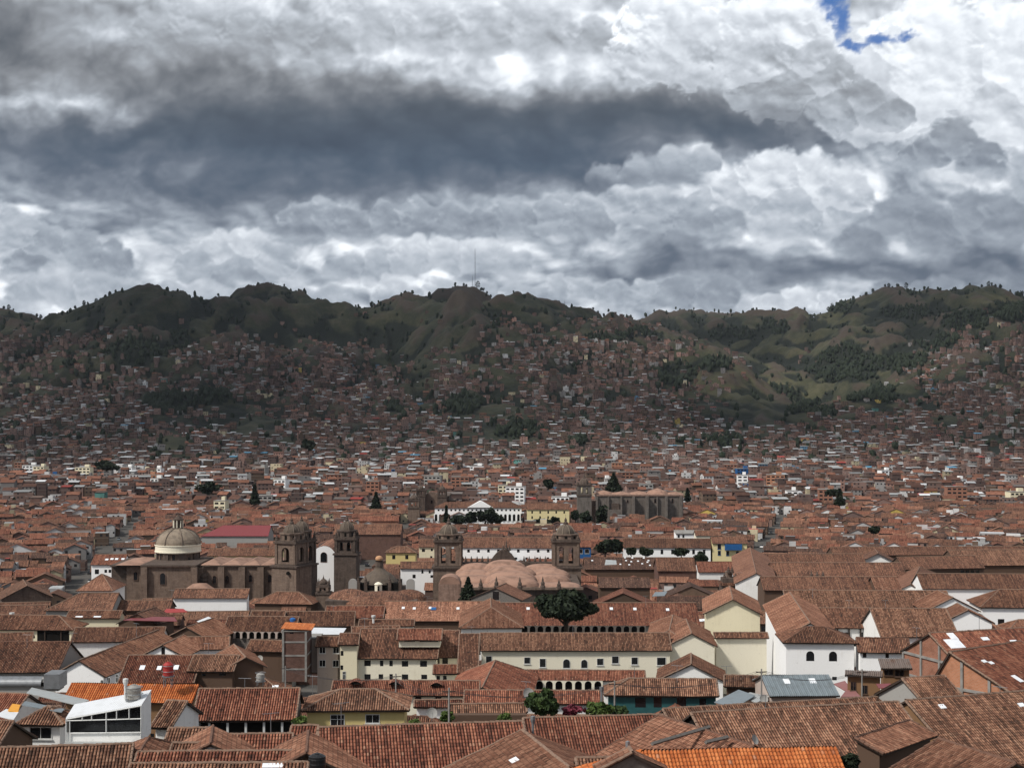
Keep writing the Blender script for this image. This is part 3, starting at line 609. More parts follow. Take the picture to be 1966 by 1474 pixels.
def arcade(root,w0,u,n_out,L,z0,z1,bays,mat='offwhite',pier=.28,name='arcade',depth=.5):
    """row of round arches standing in front of a dark gallery"""
    mb=MB(); W=L/bays; H=z1-z0
    for i in range(bays):
        a=w0+u*(i*W); pw=W*pier/2; r=(W-2*pw)/2; sp=H-r-.25*min(1,H*.2); sp=max(sp,H*.3)
        f=lambda x,z,d=0: Vector((a.x,a.y,z0))+u*x+Z3*z+n_out*d
        mb.poly([f(0,0),f(pw,0),f(pw,H),f(0,H)]); mb.poly([f(W-pw,0),f(W,0),f(W,H),f(W-pw,H)])
        K=8; xs=[pw+r-r*math.cos(math.pi*k/K) for k in range(K+1)]; zs=[min(H-.05,sp+r*math.sin(math.pi*k/K)) for k in range(K+1)]
        for k in range(K):
            mb.poly([f(xs[k],zs[k]),f(xs[k+1],zs[k+1]),f(xs[k+1],H),f(xs[k],H)]); mb.poly([f(xs[k],zs[k]),f(xs[k],zs[k],-depth),f(xs[k+1],zs[k+1],-depth),f(xs[k+1],zs[k+1])])
        mb.poly([f(pw,0),f(pw,0,-depth),f(pw,sp,-depth),f(pw,sp)]); mb.poly([f(W-pw,sp),f(W-pw,sp,-depth),f(W-pw,0,-depth),f(W-pw,0)])
    return mb.build(name,[M[mat]],root)
def parts_box(root,name,c,size,ux,mat):
    mb=MB(); mb.box(c,size,ux); return mb.build(name,[M[mat]],root)
# ---------------------------------------------------------------- the near town, house by house
DY=[(1040,640),(1080,560),(1120,470),(1150,400),(1180,345),(1200,315),(1250,262),(1300,222),(1340,178),(1385,145),(1420,122),(1474,102),(1540,90)]
def Dof(y): return float(np.interp(y,[a for a,b in DY],[b for a,b in DY]))
def E(label,e,D=None,**k): return house(label,e,D or Dof(e[1]),**k)
def R(label,r,D=None,run=4,t=.5,ends='gg',**k):
    x1,y1,x2,y2=r; D=D or Dof(y1+18); R1=P(x1,y1,D); R2=P(x2,y2,D*(y1-HY)/(y2-HY)); R2.z=R1.z
    u=(R2-R1); L=u.length; u.normalize(); n=Vector((-u.y,u.x,0)); A=R1-n*run-Z3*run*t
    if ends[0]=='h': A-=u*run; L+=run
    if ends[1]=='h': L+=run
    return house3(label,A,u,n,L,run,k.pop('brun',run),t,ends,**k)
c1=lambda x,y,w_,h,*a:(x/3.932,1174+y/3.932,w_/3.932,h/3.932,*a)
c2=lambda x,y,w_,h,*a:(480+x/3.932,1174+y/3.932,w_/3.932,h/3.932,*a)
c3=lambda x,y,w_,h,*a:(960+x/3.932,1174+y/3.932,w_/3.932,h/3.932,*a)
c4=lambda x,y,w_,h,*a:(1466+x/3.932,1174+y/3.932,w_/3.932,h/3.932,*a)
b3=lambda x,y,w_,h,*a:(960+x/3.932,930+y/3.932,w_/3.932,h/3.932,*a)
b2=lambda x,y,w_,h,*a:(480+x/3.932,930+y/3.932,w_/3.932,h/3.932,*a)
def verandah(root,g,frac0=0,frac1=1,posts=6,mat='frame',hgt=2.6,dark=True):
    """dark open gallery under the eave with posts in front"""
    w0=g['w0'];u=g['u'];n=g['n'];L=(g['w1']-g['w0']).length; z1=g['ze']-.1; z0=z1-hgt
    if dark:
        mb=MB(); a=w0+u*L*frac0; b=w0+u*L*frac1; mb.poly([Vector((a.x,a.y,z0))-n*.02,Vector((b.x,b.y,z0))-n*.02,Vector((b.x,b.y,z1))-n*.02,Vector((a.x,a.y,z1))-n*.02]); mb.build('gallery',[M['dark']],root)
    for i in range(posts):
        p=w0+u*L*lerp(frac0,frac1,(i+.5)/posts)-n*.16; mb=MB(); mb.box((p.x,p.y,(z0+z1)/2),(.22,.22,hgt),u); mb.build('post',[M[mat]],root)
def rcframe(root,g,nv,nh):
    """raw concrete posts and beams on the bare end wall"""
    w0,u,n=g['w0'],g['u'],g['n']; W=(g['w3']-w0).length; zr=lambda s: min(g['ze']+s*g['t'],g['ze']+(g['run']-.55)*g['t'])
    for i in range(nv+1):
        s_=W*i/nv; zt=g['ze']+s_*g['t'] if s_<g['run']-.5 else g['ze']+(g['run']-.5)*g['t']-(s_-g['run']+.5)*g['bt']
        p=w0+n*s_-u*.02; mb=MB(); mb.box((p.x,p.y,(g['gb']+zt)/2),(.34,.34,zt-g['gb']),u); mb.build('concrete_post',[M['concrete']],root)
    for k in range(nh):
        z=g['ze']-2.8*k-.1; p=w0+n*W/2-u*.03; mb=MB(); mb.box((p.x,p.y,z),(.30,W,.30),u); mb.build('concrete_beam',[M['concrete']],root)
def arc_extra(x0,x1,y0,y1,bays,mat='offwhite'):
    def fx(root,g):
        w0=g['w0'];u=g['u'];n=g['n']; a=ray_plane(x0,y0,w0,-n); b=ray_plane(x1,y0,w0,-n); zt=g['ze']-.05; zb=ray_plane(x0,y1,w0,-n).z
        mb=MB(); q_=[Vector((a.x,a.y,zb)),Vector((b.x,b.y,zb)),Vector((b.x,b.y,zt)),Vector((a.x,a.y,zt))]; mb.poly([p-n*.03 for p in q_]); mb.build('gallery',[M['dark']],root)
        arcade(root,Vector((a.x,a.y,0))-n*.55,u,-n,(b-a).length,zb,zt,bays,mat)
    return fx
# ---- bottom rows, left
R('long tan barrel-tile roof along the bottom left corner of the view',(-60,1438,256,1428),112,run=5,roof='r_tan',wall='adobe')
E('low red-brown tiled strip roof between the bottom left roof and the black water tank',(258,1464,590,1461),112,yr=1444,roof='r_red',wall='adobe')
R('lowest tiled roof at the bottom edge beneath the red-brown strip roof',(250,1467,592,1464),103,run=4,roof='r_tan',wall='adobe',sky=[(524,1471,40,9)])
R('rough pale tiled roof with sideways courses behind the bottom left roof',(285,1417,268,1445),118,run=3.6,roof='r_light',wall='white',ends='hg',cap='ridge')
R('narrow striped tile roof at the left edge beside the white house with hipped roof',(-60,1383,27,1385),130,run=5,roof='r_tan',wall='adobe')
E('small white house with hipped tan roof and one wide dark window',(25,1392,122,1393),136,yr=1356,ends='hh',roof='r_tan',wall='white',t=.45,win=[c1(308,913,160,80)])
R('dark tiled roof behind the yellow and grey panels at the left edge',(-60,1329,56,1333),160,run=5,roof='r_red',wall='white')
E('bright new orange tiled roof with ochre walled room behind the glazed terrace',(118,1347,369,1350),160,yr=1311,roof='r_new',wall='ochre',cap=None,win=[c1(1350,760,118,78,'r','f',None)])
E('steep narrow tiled roof beside the ochre room and the glazed terrace',(288,1397,328,1399),138,yr=1345,roof='r_tan',wall='white',win=[c1(1150,945,30,55,'r','f',None)])
E('wide striped tile roof over a dark verandah left of the yellow house',(368,1385,568,1383),147,yr=1323,roof='r_red',wall='grey',extra=lambda r,g:verandah(r,g,.05,.98,5,'frame'))
E('small tan tiled roof in front of the glazed terrace and left of the dark verandah',(314,1430,396,1430),124,yr=1398,roof='r_tan',wall='white')
R('pale hip of rough tiles just below the dark verandah',(409,1394,404,1428),122,run=3.6,roof='r_light',wall='white',cap='ridge')
E('short striped tile roof below the pale hip of rough tiles',(326,1443,398,1443),117,yr=1427,roof='r_tan',wall='adobe')
E('striped tile roof below the dark verandah reaching to the second pale hip',(402,1443,560,1440),121,yr=1411,roof='r_red',wall='adobe')
R('pale rough tiled hip left of the large central bottom roof',(592,1404,588,1446),118,run=5.2,roof='r_light',wall='adobe',cap='ridge')
E('stub of striped tile roof touching the left end of the large central bottom roof',(556,1412,608,1412),126,yr=1393,roof='r_red',wall='adobe')
R('largest red-brown barrel-tile roof in the middle of the bottom edge',(611,1397,1003,1385),120,run=9,roof='r_red',wall='adobe')
R('pale tiled roof with a skylight between the largest bottom roof and bright red roof',(1003,1402,1093,1474),118,run=6.5,roof='r_light',wall='adobe',t=.42,sky=[(988,1461,28,10)])
R('bright red-orange tiled roof with a metal flue at its left end',(1004,1379,1272,1372),131,run=8,roof='r_red',wall='adobe')
R('pale rough tiled roof with two long dark beams laid on it',(1266,1374,1447,1433),124,run=7,roof='r_light',wall='adobe',t=.42,cap='ridge')
R('new orange tiled roof at the bottom edge beside the black courtyard',(1236,1440,1604,1434),100,run=6,roof='r_new',wall='gwood',cap=None,ends='hg')
R('small tiled roof with weathered grey plank gable at the bottom edge',(1208,1436,1214,1446),98,run=2.4,roof='r_light',wall='gwood')
R('short tiled roof at the bottom edge below the bright red-orange roof',(1105,1456,1186,1454),108,run=3,roof='r_tan',wall='adobe')
R('upper strip of tiled roof above the long diagonal-striped roof',(1272,1361,1718,1336),150,run=4,roof='r_tan',wall='adobe',brun=3)
R('long diagonal-striped tan roof above the black courtyard',(1326,1369,1724,1347),129,run=8,roof='r_tan',wall='dark',ends='gg')
E('pale patchy tiled roof cornering the black courtyard on the right',(1697,1448,1801,1412),117,run=2.6,brun=.01,t=.34,roof='r_light',wall='adobe',cap='ridge')
R('pale patchy tiled roof in the bottom right with an ochre wall above it',(1802,1419,1950,1466),112,run=6,roof='r_light',wall='ochre',cap='ridge',t=.42)
R('wide striped tile roof at the right edge over a dark timber gallery',(1738,1345,2030,1322),140,run=9,roof='r_tan',wall='ochre',sky=[c4(1348,720,50,35),c4(1945,708,50,30)],extra=lambda r,g:verandah(r,g,.25,.98,6,'wood'))
# ---- second rows, right
R('steep striped roof stub in front of the bare orange brick wall',(1731,1303,1812,1297),152,run=5,roof='r_tan',wall='grey')
R('bare orange brick gable wall under patchy dark roof at the right edge',(1822,1252,1960,1231),170,run=9.5,brun=2.6,extra=lambda r,g:rcframe(r,g,3,2),roof='r_red',wall='obrick',t=.42,sky=[c4(1665,378,40,22),c4(1718,390,40,22),c4(1915,510,50,60)])
R('unfinished red brick house with concrete frame and skylit striped roof',(1783,1216,2010,1203),190,run=6.5,extra=lambda r,g:rcframe(r,g,3,2),roof='r_red',wall='brick',sky=[c4(1440,245,130,80),c4(1425,190,60,60),c4(1672,208,60,28),c4(1890,230,60,28)])
E('low brown adobe house with two small windows and broken sheet roof edge',(1622,1296,1695,1299),178,yr=1286,run=None,brun=.01,t=.2,roof='rust',wall='ochre',cap=None,name='adobe_house',win=[c4(678,560,34,60,'r','f','bframe'),c4(763,587,34,60,'r','f','bframe')])
E('brown house with rusty sheet roof and a band of windows beside the unfinished brick house',(1692,1283,1752,1284),180,yr=1264,brun=.01,t=.3,roof='rust',wall='ochre',cap=None,name='adobe_house',win=[c4(945,445,60,60,'r','f','bframe'),c4(1025,455,60,60,'r','f','bframe')])
E('grey-blue metal roofed shed with two bright skylights',(1478,1337,1613,1336),172,yr=1296,roof='gmetal',wall='pinkish',cap=None,t=.3,name='metal_roofed_shed',cat='shed',sky=[c4(175,530,46,44),c4(370,527,46,44)])
E('white house with hipped roof and two arched windows',(1503,1234,1648,1235),226,yr=1203,ends='hh',roof='r_brown',wall='bwhite',t=.42,cap='ridge',win=[c4(352,333,60,74,'a','f',None),c4(524,335,60,74,'a','f',None),c4(535,502,34,26,'r','f',None)])
R('long orange-brown roofed wing running back from the white house with arched windows',(1516,1137,1556,1196),290,run=5.2,roof='r_light',wall='bwhite')
E('lower white wing right of the white house with arched windows',(1648,1252,1750,1254),224,yr=1224,roof='r_brown',wall='bwhite',cap='ridge',win=[c4(763,328,26,34,'r','f',None),c4(933,330,26,34,'r','f',None)])
E('brown tiled wing over a white gallery with dark posts',(1556,1206,1692,1206),284,yr=1167,roof='r_brown',wall='white',extra=lambda r,g:verandah(r,g,.3,.98,4,'wood',2.4,False),win=[c4(634,172,40,36,'r','f',None),c4(745,172,40,36,'r','f',None)])
E('broad brown tiled roof right of the white gallery with dark posts',(1691,1223,1842,1223),270,yr=1168,roof='r_tan',wall='white')
E('very long brown roof band above the white gallery',(1512,1167,1832,1168),328,yr=1133,roof='r_tan',wall='white')
R('white gabled house facing forward beside the broad brown roof',(1838,1158,1859,1171),292,run=5,roof='r_light',wall='bwhite')
R('orange roofed gabled house behind the forward white gable',(1800,1133,1830,1147),330,run=6,roof='r_light',wall='bwhite')
E('white house with hipped roof and one dark door near the right edge',(1882,1166,1990,1167),318,yr=1131,roof='r_brown',wall='bwhite',ends='hg',win=[c4(1793,82,48,56,'r','f',None)])
E('small hipped tiled roof in front of the white house with one dark door',(1885,1212,1936,1212),285,yr=1197,ends='hh',roof='r_light',wall='white')
E('tiled roof at the right edge below the white house with one dark door',(1934,1214,2010,1213),283,yr=1190,ends='hg',roof='r_light',wall='white')
# ---- centre
E('long cream building with eight dark windows, two of them arched',(921,1249,1290,1249),262,yr=1215,roof='r_tan',wall='offwhite',cap='mortar',
  win=[c2(1803,360,42,50),c3(205,367,42,46),c3(322,385,42,62),c3(502,390,50,66,'a'),c3(636,392,45,62,'a'),c3(756,377,45,48),c3(870,362,48,52),c3(1016,370,45,52),c3(1218,373,64,56)])
R('cream gabled house closing the right end of the long cream building',(1317,1188,1328,1216),282,run=4.6,roof='r_light',wall='offwhite')
R('hipped orange roof just left of the cream gabled house',(1292,1181,1285,1210),292,run=4.6,roof='r_light',wall='offwhite',ends='hh')
R('tall cream gabled hall with light orange roof',(1401,1125,1407,1151),318,run=5.9,roof='r_light',wall='cream',gov=.6)
E('cream annex with lean-to roof at the foot of the tall cream gabled hall',(1372,1225,1476,1225),268,yr=1214,brun=.01,roof='r_brown',wall='offwhite')
E('red tiled cloister with arcade behind the big dark tree',(962,1201,1345,1201),340,yr=1157,roof='r_red',wall='grey',sky=[b3(50,930,24,22),b3(212,937,24,22),b3(840,938,24,22),b3(1018,940,24,22),b3(1265,945,24,22)],extra=arc_extra(985,1240,1203,1216,17,'gstone'))
E('orange-red cloister wing with a row of small skylights',(734,1192,960,1192),340,yr=1154,roof='r_light',wall='adobe',sky=[b2(1157,932,22,20),b2(1240,936,22,20),b2(1360,932,20,20),b2(1385,938,40,24,'bluem'),b2(1570,936,22,20),b2(1720,936,22,20)])
R('large pale orange hipped roof between the two cloister wings',(942,1148,943,1166),330,run=6.8,roof='r_light',wall='white',ends='gh')
E('three-storey cream building with two rows of dark windows',(681,1264,840,1265),250,yr=1207,roof='r_brown',wall='offwhite',
  win=[c2(887,387,48,42,'r','f',None),c2(994,388,25,42,'r','f',None),c2(1065,388,25,42,'r','f',None),c2(1170,391,48,42,'r','f',None),c2(1310,391,52,44,'r','f',None),c2(887,492,46,44,'r','f',None),c2(988,488,34,36,'r','f',None),c2(1065,492,25,46,'r','f',None),c2(1170,494,48,46,'r','f',None),c2(1315,490,44,34,'r','f',None)])
E('raised dormer roof over dark slits on the three-storey cream building',(762,1229,848,1229),251,yr=1207,roof='r_red',wall='offwhite',wh=1.2,win=[c2(1205,221,80,8,'r','f',None),c2(1350,222,140,8,'r','f',None)])
E('steep brown roof right of the three-storey cream building',(840,1262,880,1262),253,yr=1210,roof='r_brown',wall='offwhite',win=[c2(1473,372,42,52,'r','f',None)])
E('low brown lean-to roof right of the three-storey cream building',(831,1294,877,1294),244,yr=1276,brun=.01,roof='r_red',wall='offwhite',win=[c2(1421,500,26,38,'r','f',None),c2(1471,500,26,38,'r','f',None)])
E('tall steep brown roof stepping down to the long cream building',(878,1293,918,1293),241,yr=1217,roof='r_brown',wall='offwhite',win=[c2(1609,492,44,38,'r','f',None)])
E('narrow pale yellow tower house with two small windows',(649,1238,688,1238),249,yr=1216,roof='r_brown',wall='cream',win=[c2(695,312,20,36,'r','f',None),c2(693,420,20,34,'r','f',None),c2(710,480,20,60,'r','f','frame')])
E('pale pink rendered house with four small paned windows',(605,1241,651,1241),251,yr=1222,roof='r_brown',wall='pinkish',win=[c2(547,290,42,42),c2(650,290,42,42),c2(547,388,42,46),c2(648,390,42,46)])
E('red tiled roof with three small eyebrow dormers',(634,1335,920,1336),205,yr=1306,roof='r_red',wall='offwhite',win=[c2(1165,648,50,44,'r','f',None),c2(1270,650,46,36,'r','f',None),c2(1422,652,46,36,'r','f',None)])
E('low tiled strip below the roof with three eyebrow dormers',(795,1358,890,1357),186,yr=1344,brun=.01,roof='r_red',wall='white')
E('yellow house with hipped tan roof and two big dark windows',(578,1365,786,1364),152,yr=1324,ends='hh',t=.40,roof='r_tan',wall='yellow',win=[c2(660,820,98,84),c2(925,806,98,58)])
E('striped roof right of the three eyebrow dormers, behind the round green bush',(890,1351,1158,1352),190,yr=1325,roof='r_red',wall='white')
E('low tan roof over a brown garden wall',(862,1370,1012,1368),165,yr=1352,brun=2,roof='r_tan',wall='adobe')
R('red pyramid-like hipped roof left of the lower arcade',(951,1268,926,1319),236,run=6.6,roof='r_red',wall='white',ends='hg')
E('roof band over the lower arcade of white arches',(1000,1306,1240,1307),240,yr=1286,roof='r_red',wall='white',extra=arc_extra(1008,1157,1308,1327,8))
R('broad gabled brown roof with a small white pediment',(1327,1254,1327,1275),234,run=5.3,roof='r_brown',wall='white')
E('tan hipped roof over turquoise walls',(1160,1335,1380,1337),180,yr=1302,ends='hg',roof='r_tan',wall='teal',win=[c3(1060,685,80,70,'r','f',None),c3(1190,680,60,80,'r','f',None),c3(1370,680,70,70,'r','f',None),c3(1530,685,50,60,'r','f',None)])
E('short striped roof right of the turquoise walled house',(1390,1318,1462,1320),186,yr=1296,roof='r_tan',wall='adobe')
# ---- left
E('dark brown roof at the left edge with a cream wall and dark gallery',(-60,1208,140,1210),312,yr=1180,ends='gh',roof='r_brown',wall='cream',extra=lambda r,g:verandah(r,g,.66,.98,2,'wood',3.2))
E('low brown roof at the left edge in front of the cream walled house',(-60,1236,62,1232),290,yr=1217,roof='r_brown',wall='white')
E('very large plain brown roof at the left edge above the zinc canopy',(-60,1291,110,1291),240,yr=1232,roof='r_brown',wall='grey',cap='ridge')
R('long brown roof ending in a white gable with small arched side windows',(304,1209,151,1268),272,run=4.6,roof='r_brown',wall='bwhite',t=.55,win=[c1(770,527,18,26,'a','r'),c1(822,515,20,42,'a','r'),c1(885,502,20,62,'a','r')])
R('orange roofed house with a small white gable and one dark window',(353,1219,312,1238),262,run=4.0,roof='r_light',wall='bwhite',win=[c1(1232,300,28,70,'r','r',None)])
E('orange tiled roof right of the small white gable',(352,1248,440,1246),258,yr=1223,roof='r_light',wall='bwhite')
E('brown striped roof with three white skylights',(226,1312,372,1312),216,yr=1258,roof='r_red',wall='adobe',sky=[c1(1075,425,38,38),c1(1203,428,34,34),c1(1330,423,38,38)])
E('brown adobe house with hipped tan roof and two tiny windows',(359,1289,448,1290),218,yr=1257,roof='r_tan',wall='adobe',ends='gg',name='adobe_house',win=[c1(1540,475,26,18,'r','f',None),c1(1680,470,50,22,'r','f',None)])
R('small light tiled roof behind the brown adobe house',(449,1237,472,1262),232,run=3.2,roof='r_light',wall='adobe')
E('large brown roof behind the small white gable',(135,1233,312,1231),300,yr=1205,roof='r_brown',wall='white')
R('dark adobe gable with bright orange side roof',(411,1186,358,1204),305,run=5.2,roof='r_light',wall='adobe')
E('brown roof over a row of dark arches left of the brick tower house',(428,1212,566,1213),302,yr=1183,roof='r_brown',wall='gstone',extra=arc_extra(437,545,1214,1224,8,'pinkish'))
E('small white upper storey with two dark windows',(480,1185,546,1185),312,yr=1173,roof='r_brown',wall='bwhite',win=[b2(80,1016,36,34,'r','f',None),b2(175,1018,36,34,'r','f',None)])
E('deep red tiled roof in front of the small ribbed dome church',(622,1187,736,1187),330,yr=1163,roof='r_red',wall='adobe')
E('brown roof behind the orange topped brick tower house',(546,1203,680,1202),312,yr=1174,roof='r_brown',wall='adobe')
E('low brown roof with a white chimney left of the cloister',(688,1202,795,1202),290,yr=1189,roof='r_brown',wall='white')
E('brown roof left of the raised dormer roof',(676,1228,770,1226),272,yr=1203,roof='r_brown',wall='offwhite')
E('dark red striped roof between the white skylight roof and the zinc canopy',(470,1250,545,1252),262,yr=1228,roof='r_brown',wall='adobe')
E('old brown roof left of the domed stone church foot',(145,1134,217,1134),410,yr=1102,ends='hh',roof='r_light',wall='white')
E('wide brown roof below the left street',(84,1172,215,1172),360,yr=1138,ends='hg',roof='r_brown',wall='grey')
E('brown roof below the domed stone church with thin white edge',(330,1148,475,1148),398,yr=1130,brun=.01,roof='r_brown',wall='bwhite',wh=6)
E('pale roof by the foot of the double bell tower',(484,1158,600,1160),392,yr=1135,ends='hh',roof='r_light',wall='adobe')
E('brown strip roof with two skylights below the left stone gable',(126,1187,230,1187),338,yr=1172,roof='r_brown',wall='cream',sky=[(152,1184,14,3),(187,1184,14,3)])
E('brown roof below the domed stone church, between street roof and red awning',(222,1172,325,1172),365,yr=1152,roof='r_brown',wall='adobe')
R('low brown gabled roof behind the white tarpaulin',(300,1165,262,1177),345,run=5,roof='r_brown',wall='adobe')
# ---- right, beyond the long band
E('long plain brown roof behind the tiled band on the right',(1466,1133,1700,1133),388,yr=1107,roof='r_brown',wall='adobe')
E('second plain brown roof further back on the right',(1484,1107,1742,1107),440,yr=1080,roof='r_brown',wall='adobe')
E('third plain brown roof further back on the right',(1466,1083,1664,1083),500,yr=1063,roof='r_brown',wall='adobe')
E('tiled hall with white gable end at the right edge',(1771,1130,2060,1131),386,yr=1101,roof='r_brown',wall='bwhite')
R('light hipped roof left of the tiled hall with white gable end',(1766,1088,1748,1122),440,run=6.5,roof='r_light',wall='white',ends='hg')
E('small bright tiled roof left of the light hipped roof',(1681,1132,1732,1132),384,yr=1107,roof='r_light',wall='adobe')
E('brown roof with a row of small dark windows under its eave',(1738,1093,1892,1090),470,yr=1069,roof='r_brown',wall='adobe',sky=[b2(0,0,1,1)][:0],win=[(1848,1097,8,6,'r','f',None),(1857,1097,7,6,'r','f',None),(1867,1097,7,6,'r','f',None),(1877,1097,7,6,'r','f',None)])
E('wide tan roof at the right edge beyond the row of small dark windows',(1838,1086,2040,1084),500,yr=1056,roof='r_tan',wall='adobe')
E('long low brown roof stretching to the right edge',(1600,1066,2040,1064),560,yr=1050,roof='r_brown',wall='adobe')
R('small roof with white painted gable edge among the plain brown roofs',(1680,1054,1686,1062),520,run=6,roof='r_brown',wall='white',gov=.8)
R('orange roofed row along the right street, at its lower end',(1440,1050,1452,1100),480,run=6,roof='r_light',wall='white')
# ---- landmarks of the middle distance
def rowwin(x0,x1,y,n,w_,h,k='r'): return [(lerp(x0,x1,(i+.5)/n),y,w_,h,k,'f',None) for i in range(n)]
E('plain white house with small square windows left of the domed stone church',(173,1084,236,1084),520,yr=1064,roof='r_red',wall='bwhite',win=[(186,1097,8,9,'r','f',None),(203,1096,5,6,'r','f',None),(211,1096,5,6,'r','f',None),(220,1096,5,6,'r','f',None)],sky=[(205,1074,6,4),(215,1073,6,4),(224,1073,6,4),(236,1073,6,4)])
E('long pale yellow building behind the domed stone church',(397,1067,540,1067),560,yr=1052,roof='r_brown',wall='pyellow',win=rowwin(400,536,1075,6,6,4))
E('long white building behind the twin-towered cathedral',(884,1051,1062,1052),620,yr=1031,roof='r_brown',wall='bwhite',win=rowwin(890,1062,1057,9,5,6)+rowwin(960,1062,1072,5,5,5))
E('pale cream house with four windows left of the cathedral',(803,1050,838,1050),622,yr=1035,roof='r_brown',wall='cream',win=[(813,1056,6,6,'r','f',None),(829,1055,4,5,'r','f',None),(828,1070,4,6,'r','f',None)])
E('yellow house with dark balconies beside the middle street',(738,1061,800,1061),585,yr=1048,ends='hh',roof='r_tan',wall='yellow',win=[(756,1069,6,8,'r','f',None),(781,1069,6,8,'r','f',None)])
E('white house fronts with small dark windows left of the cathedral vaults',(767,1091,836,1091),500,yr=1078,roof='r_brown',wall='bwhite',win=[(811,1097,4,7,'r','f',None),(825,1097,4,6,'r','f',None),(795,1106,6,7,'r','f',None),(830,1106,7,5,'r','f',None)])
E('long white building with shuttered windows behind plaza trees',(1196,1051,1366,1052),600,yr=1033,roof='r_brown',wall='bwhite',win=rowwin(1200,1362,1059,8,5,9))
E('pale yellow house with a bright blue balcony',(1367,1043,1436,1043),598,yr=1030,roof='r_brown',wall='pyellow',win=[(1381,1049,6,9,'r','f','bluem'),(1381,1061,5,8,'r','f','bluem'),(1397,1062,5,8,'r','f','bluem'),(1416,1062,5,8,'r','f','bluem'),(1430,1061,5,6,'r','f','bluem')],
  extra=lambda r,g:(parts_box(r,'balcony',ray_plane(1408,1050,g['w0']-g['n']*.7,-g['n']),(6.8,1.3,2.3),g['u'],'bluem')))
E('dark brown roof dotted with many small skylights right of the cathedral',(1122,1093,1262,1093),545,yr=1070,roof='r_dark',wall='adobe',cap='ridge',sky=[(x,y,3.5,2.5) for x,y in ((1137,1076),(1200,1070.5),(1214,1071),(1202,1076),(1212,1078),(1225,1077),(1236,1071),(1245,1076),(1191,1083),(1208,1084),(1233,1082),(1248,1085),(1243,1079))])
E('brown roof stepping behind the ornate stone church',(1262,1096,1338,1096),530,yr=1070,roof='r_brown',wall='dbrick',cap='ridge')
E('brown roof with white foot wall right of the stepping brown roof',(1340,1098,1420,1098),525,yr=1078,roof='r_red',wall='white',cap='ridge')
E('low brown roof before the right cathedral tower foot',(1150,1128,1250,1128),450,yr=1108,roof='r_dark',wall='adobe',cap='ridge')
E('white stepped terraces above the long white building',(1297,1024,1352,1024),690,yr=1017,brun=.01,roof='concrete',cap=None,wall='bwhite',t=.1,win=[(1303,1029,4,6,'r','f',None),(1312,1029,4,6,'r','f',None)])
E('white block with hipped roof near the blue balcony house',(1335,1028,1381,1028),670,yr=1018,roof='r_brown',wall='offwhite',win=[(1372,1030,4,6,'r','f',None)])
E('hall with a crimson metal roof behind the stone dome',(385,1029,515,1029),700,yr=1008,roof='rmetal',wall='grey',ends='hg',cap=None,name='metal_roofed_hall',cat='hall')
E('large brown hall roof behind the white vaulted chapel',(640,1026,770,1026),690,yr=1006,roof='r_brown',wall='dbrick')
E('red-brown warehouse with blank brick side',(688,1000,765,1000),840,yr=990,roof='r_red',wall='brick')
E('dark roofed house front beside the right cathedral tower with blue framed windows',(1108,1050,1136,1050),610,yr=1036,roof='r_red',wall='bluem',win=[(1115,1058,7,8,'r','f','frame'),(1127,1058,8,8,'r','f','frame')])
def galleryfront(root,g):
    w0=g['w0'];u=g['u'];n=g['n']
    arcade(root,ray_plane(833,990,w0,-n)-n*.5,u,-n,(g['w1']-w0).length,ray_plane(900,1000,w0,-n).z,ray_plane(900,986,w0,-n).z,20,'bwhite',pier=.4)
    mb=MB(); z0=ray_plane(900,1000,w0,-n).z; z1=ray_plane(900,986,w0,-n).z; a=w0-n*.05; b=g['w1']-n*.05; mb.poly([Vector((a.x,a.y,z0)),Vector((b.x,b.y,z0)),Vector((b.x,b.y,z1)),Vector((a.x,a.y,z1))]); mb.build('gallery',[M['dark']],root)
    c=ray_plane(922,974,w0-n*.8,-n); mb=MB(); mb.prism([c-u*8,c+u*8,c+u*.2+Z3*4,c-u*.2+Z3*4],[p+n*7 for p in (c-u*8,c+u*8,c+u*.2+Z3*4,c-u*.2+Z3*4)]); mb.poly([c-u*8,c+u*8,c+u*.2+Z3*4,c-u*.2+Z3*4]); mb.build('pediment',[M['bwhite']],root)
E('long white school building with an arcade and central pediment',(833,975,1003,975),925,yr=963,roof='r_brown',wall='bwhite',ends='hh',win=rowwin(838,1000,979,20,3.4,3.6),extra=galleryfront,name='arcaded_building',cat='building')
E('pale yellow two-storey building right of the white school building',(1011,978,1094,978),918,yr=966,roof='r_brown',wall='pyellow',name='yellow_building',cat='building',win=rowwin(1014,1091,983,5,3,5)+rowwin(1014,1060,993,3,3,5))
NHAND=len(HOUSES)
# ---------------------------------------------------------------- churches
def zc(py,D): return CAMZ-(py-HY)/F*D
def xc(px,D): return (px-CX)/F*D
def BX(root,name,x0,x1,yt,yb,D,depth,mat,rot=0.0,taper=0,mats=None):
    """box whose front face spans those viewing limits at distance D"""
    X0,X1=xc(x0,D),xc(x1,D); zt,zb=zc(yt,D),zc(yb,D); c=Vector(((X0+X1)/2,D,0)); u=Vector((math.cos(rot),math.sin(rot),0)); n=Vector((-u.y,u.x,0)); h=(X1-X0)/2
    q_=[c-u*h,c+u*h,c+u*h+n*depth,c-u*h+n*depth]; mb=MB(); mb.prism([Vector((p.x,p.y,zb)) for p in q_],[Vector((p.x,p.y,zt)) for p in q_]); fp_add(q_)
    return mb.build(name,[M[mat]],root)
def boxat(root,name,c,w_,d,z0,z1,phi,mat):
    u=Vector((math.cos(phi),math.sin(phi),0)); mb=MB(); mb.box((c[0],c[1],(z0+z1)/2),(w_,d,z1-z0),u); return mb.build(name,[M[mat]],root)
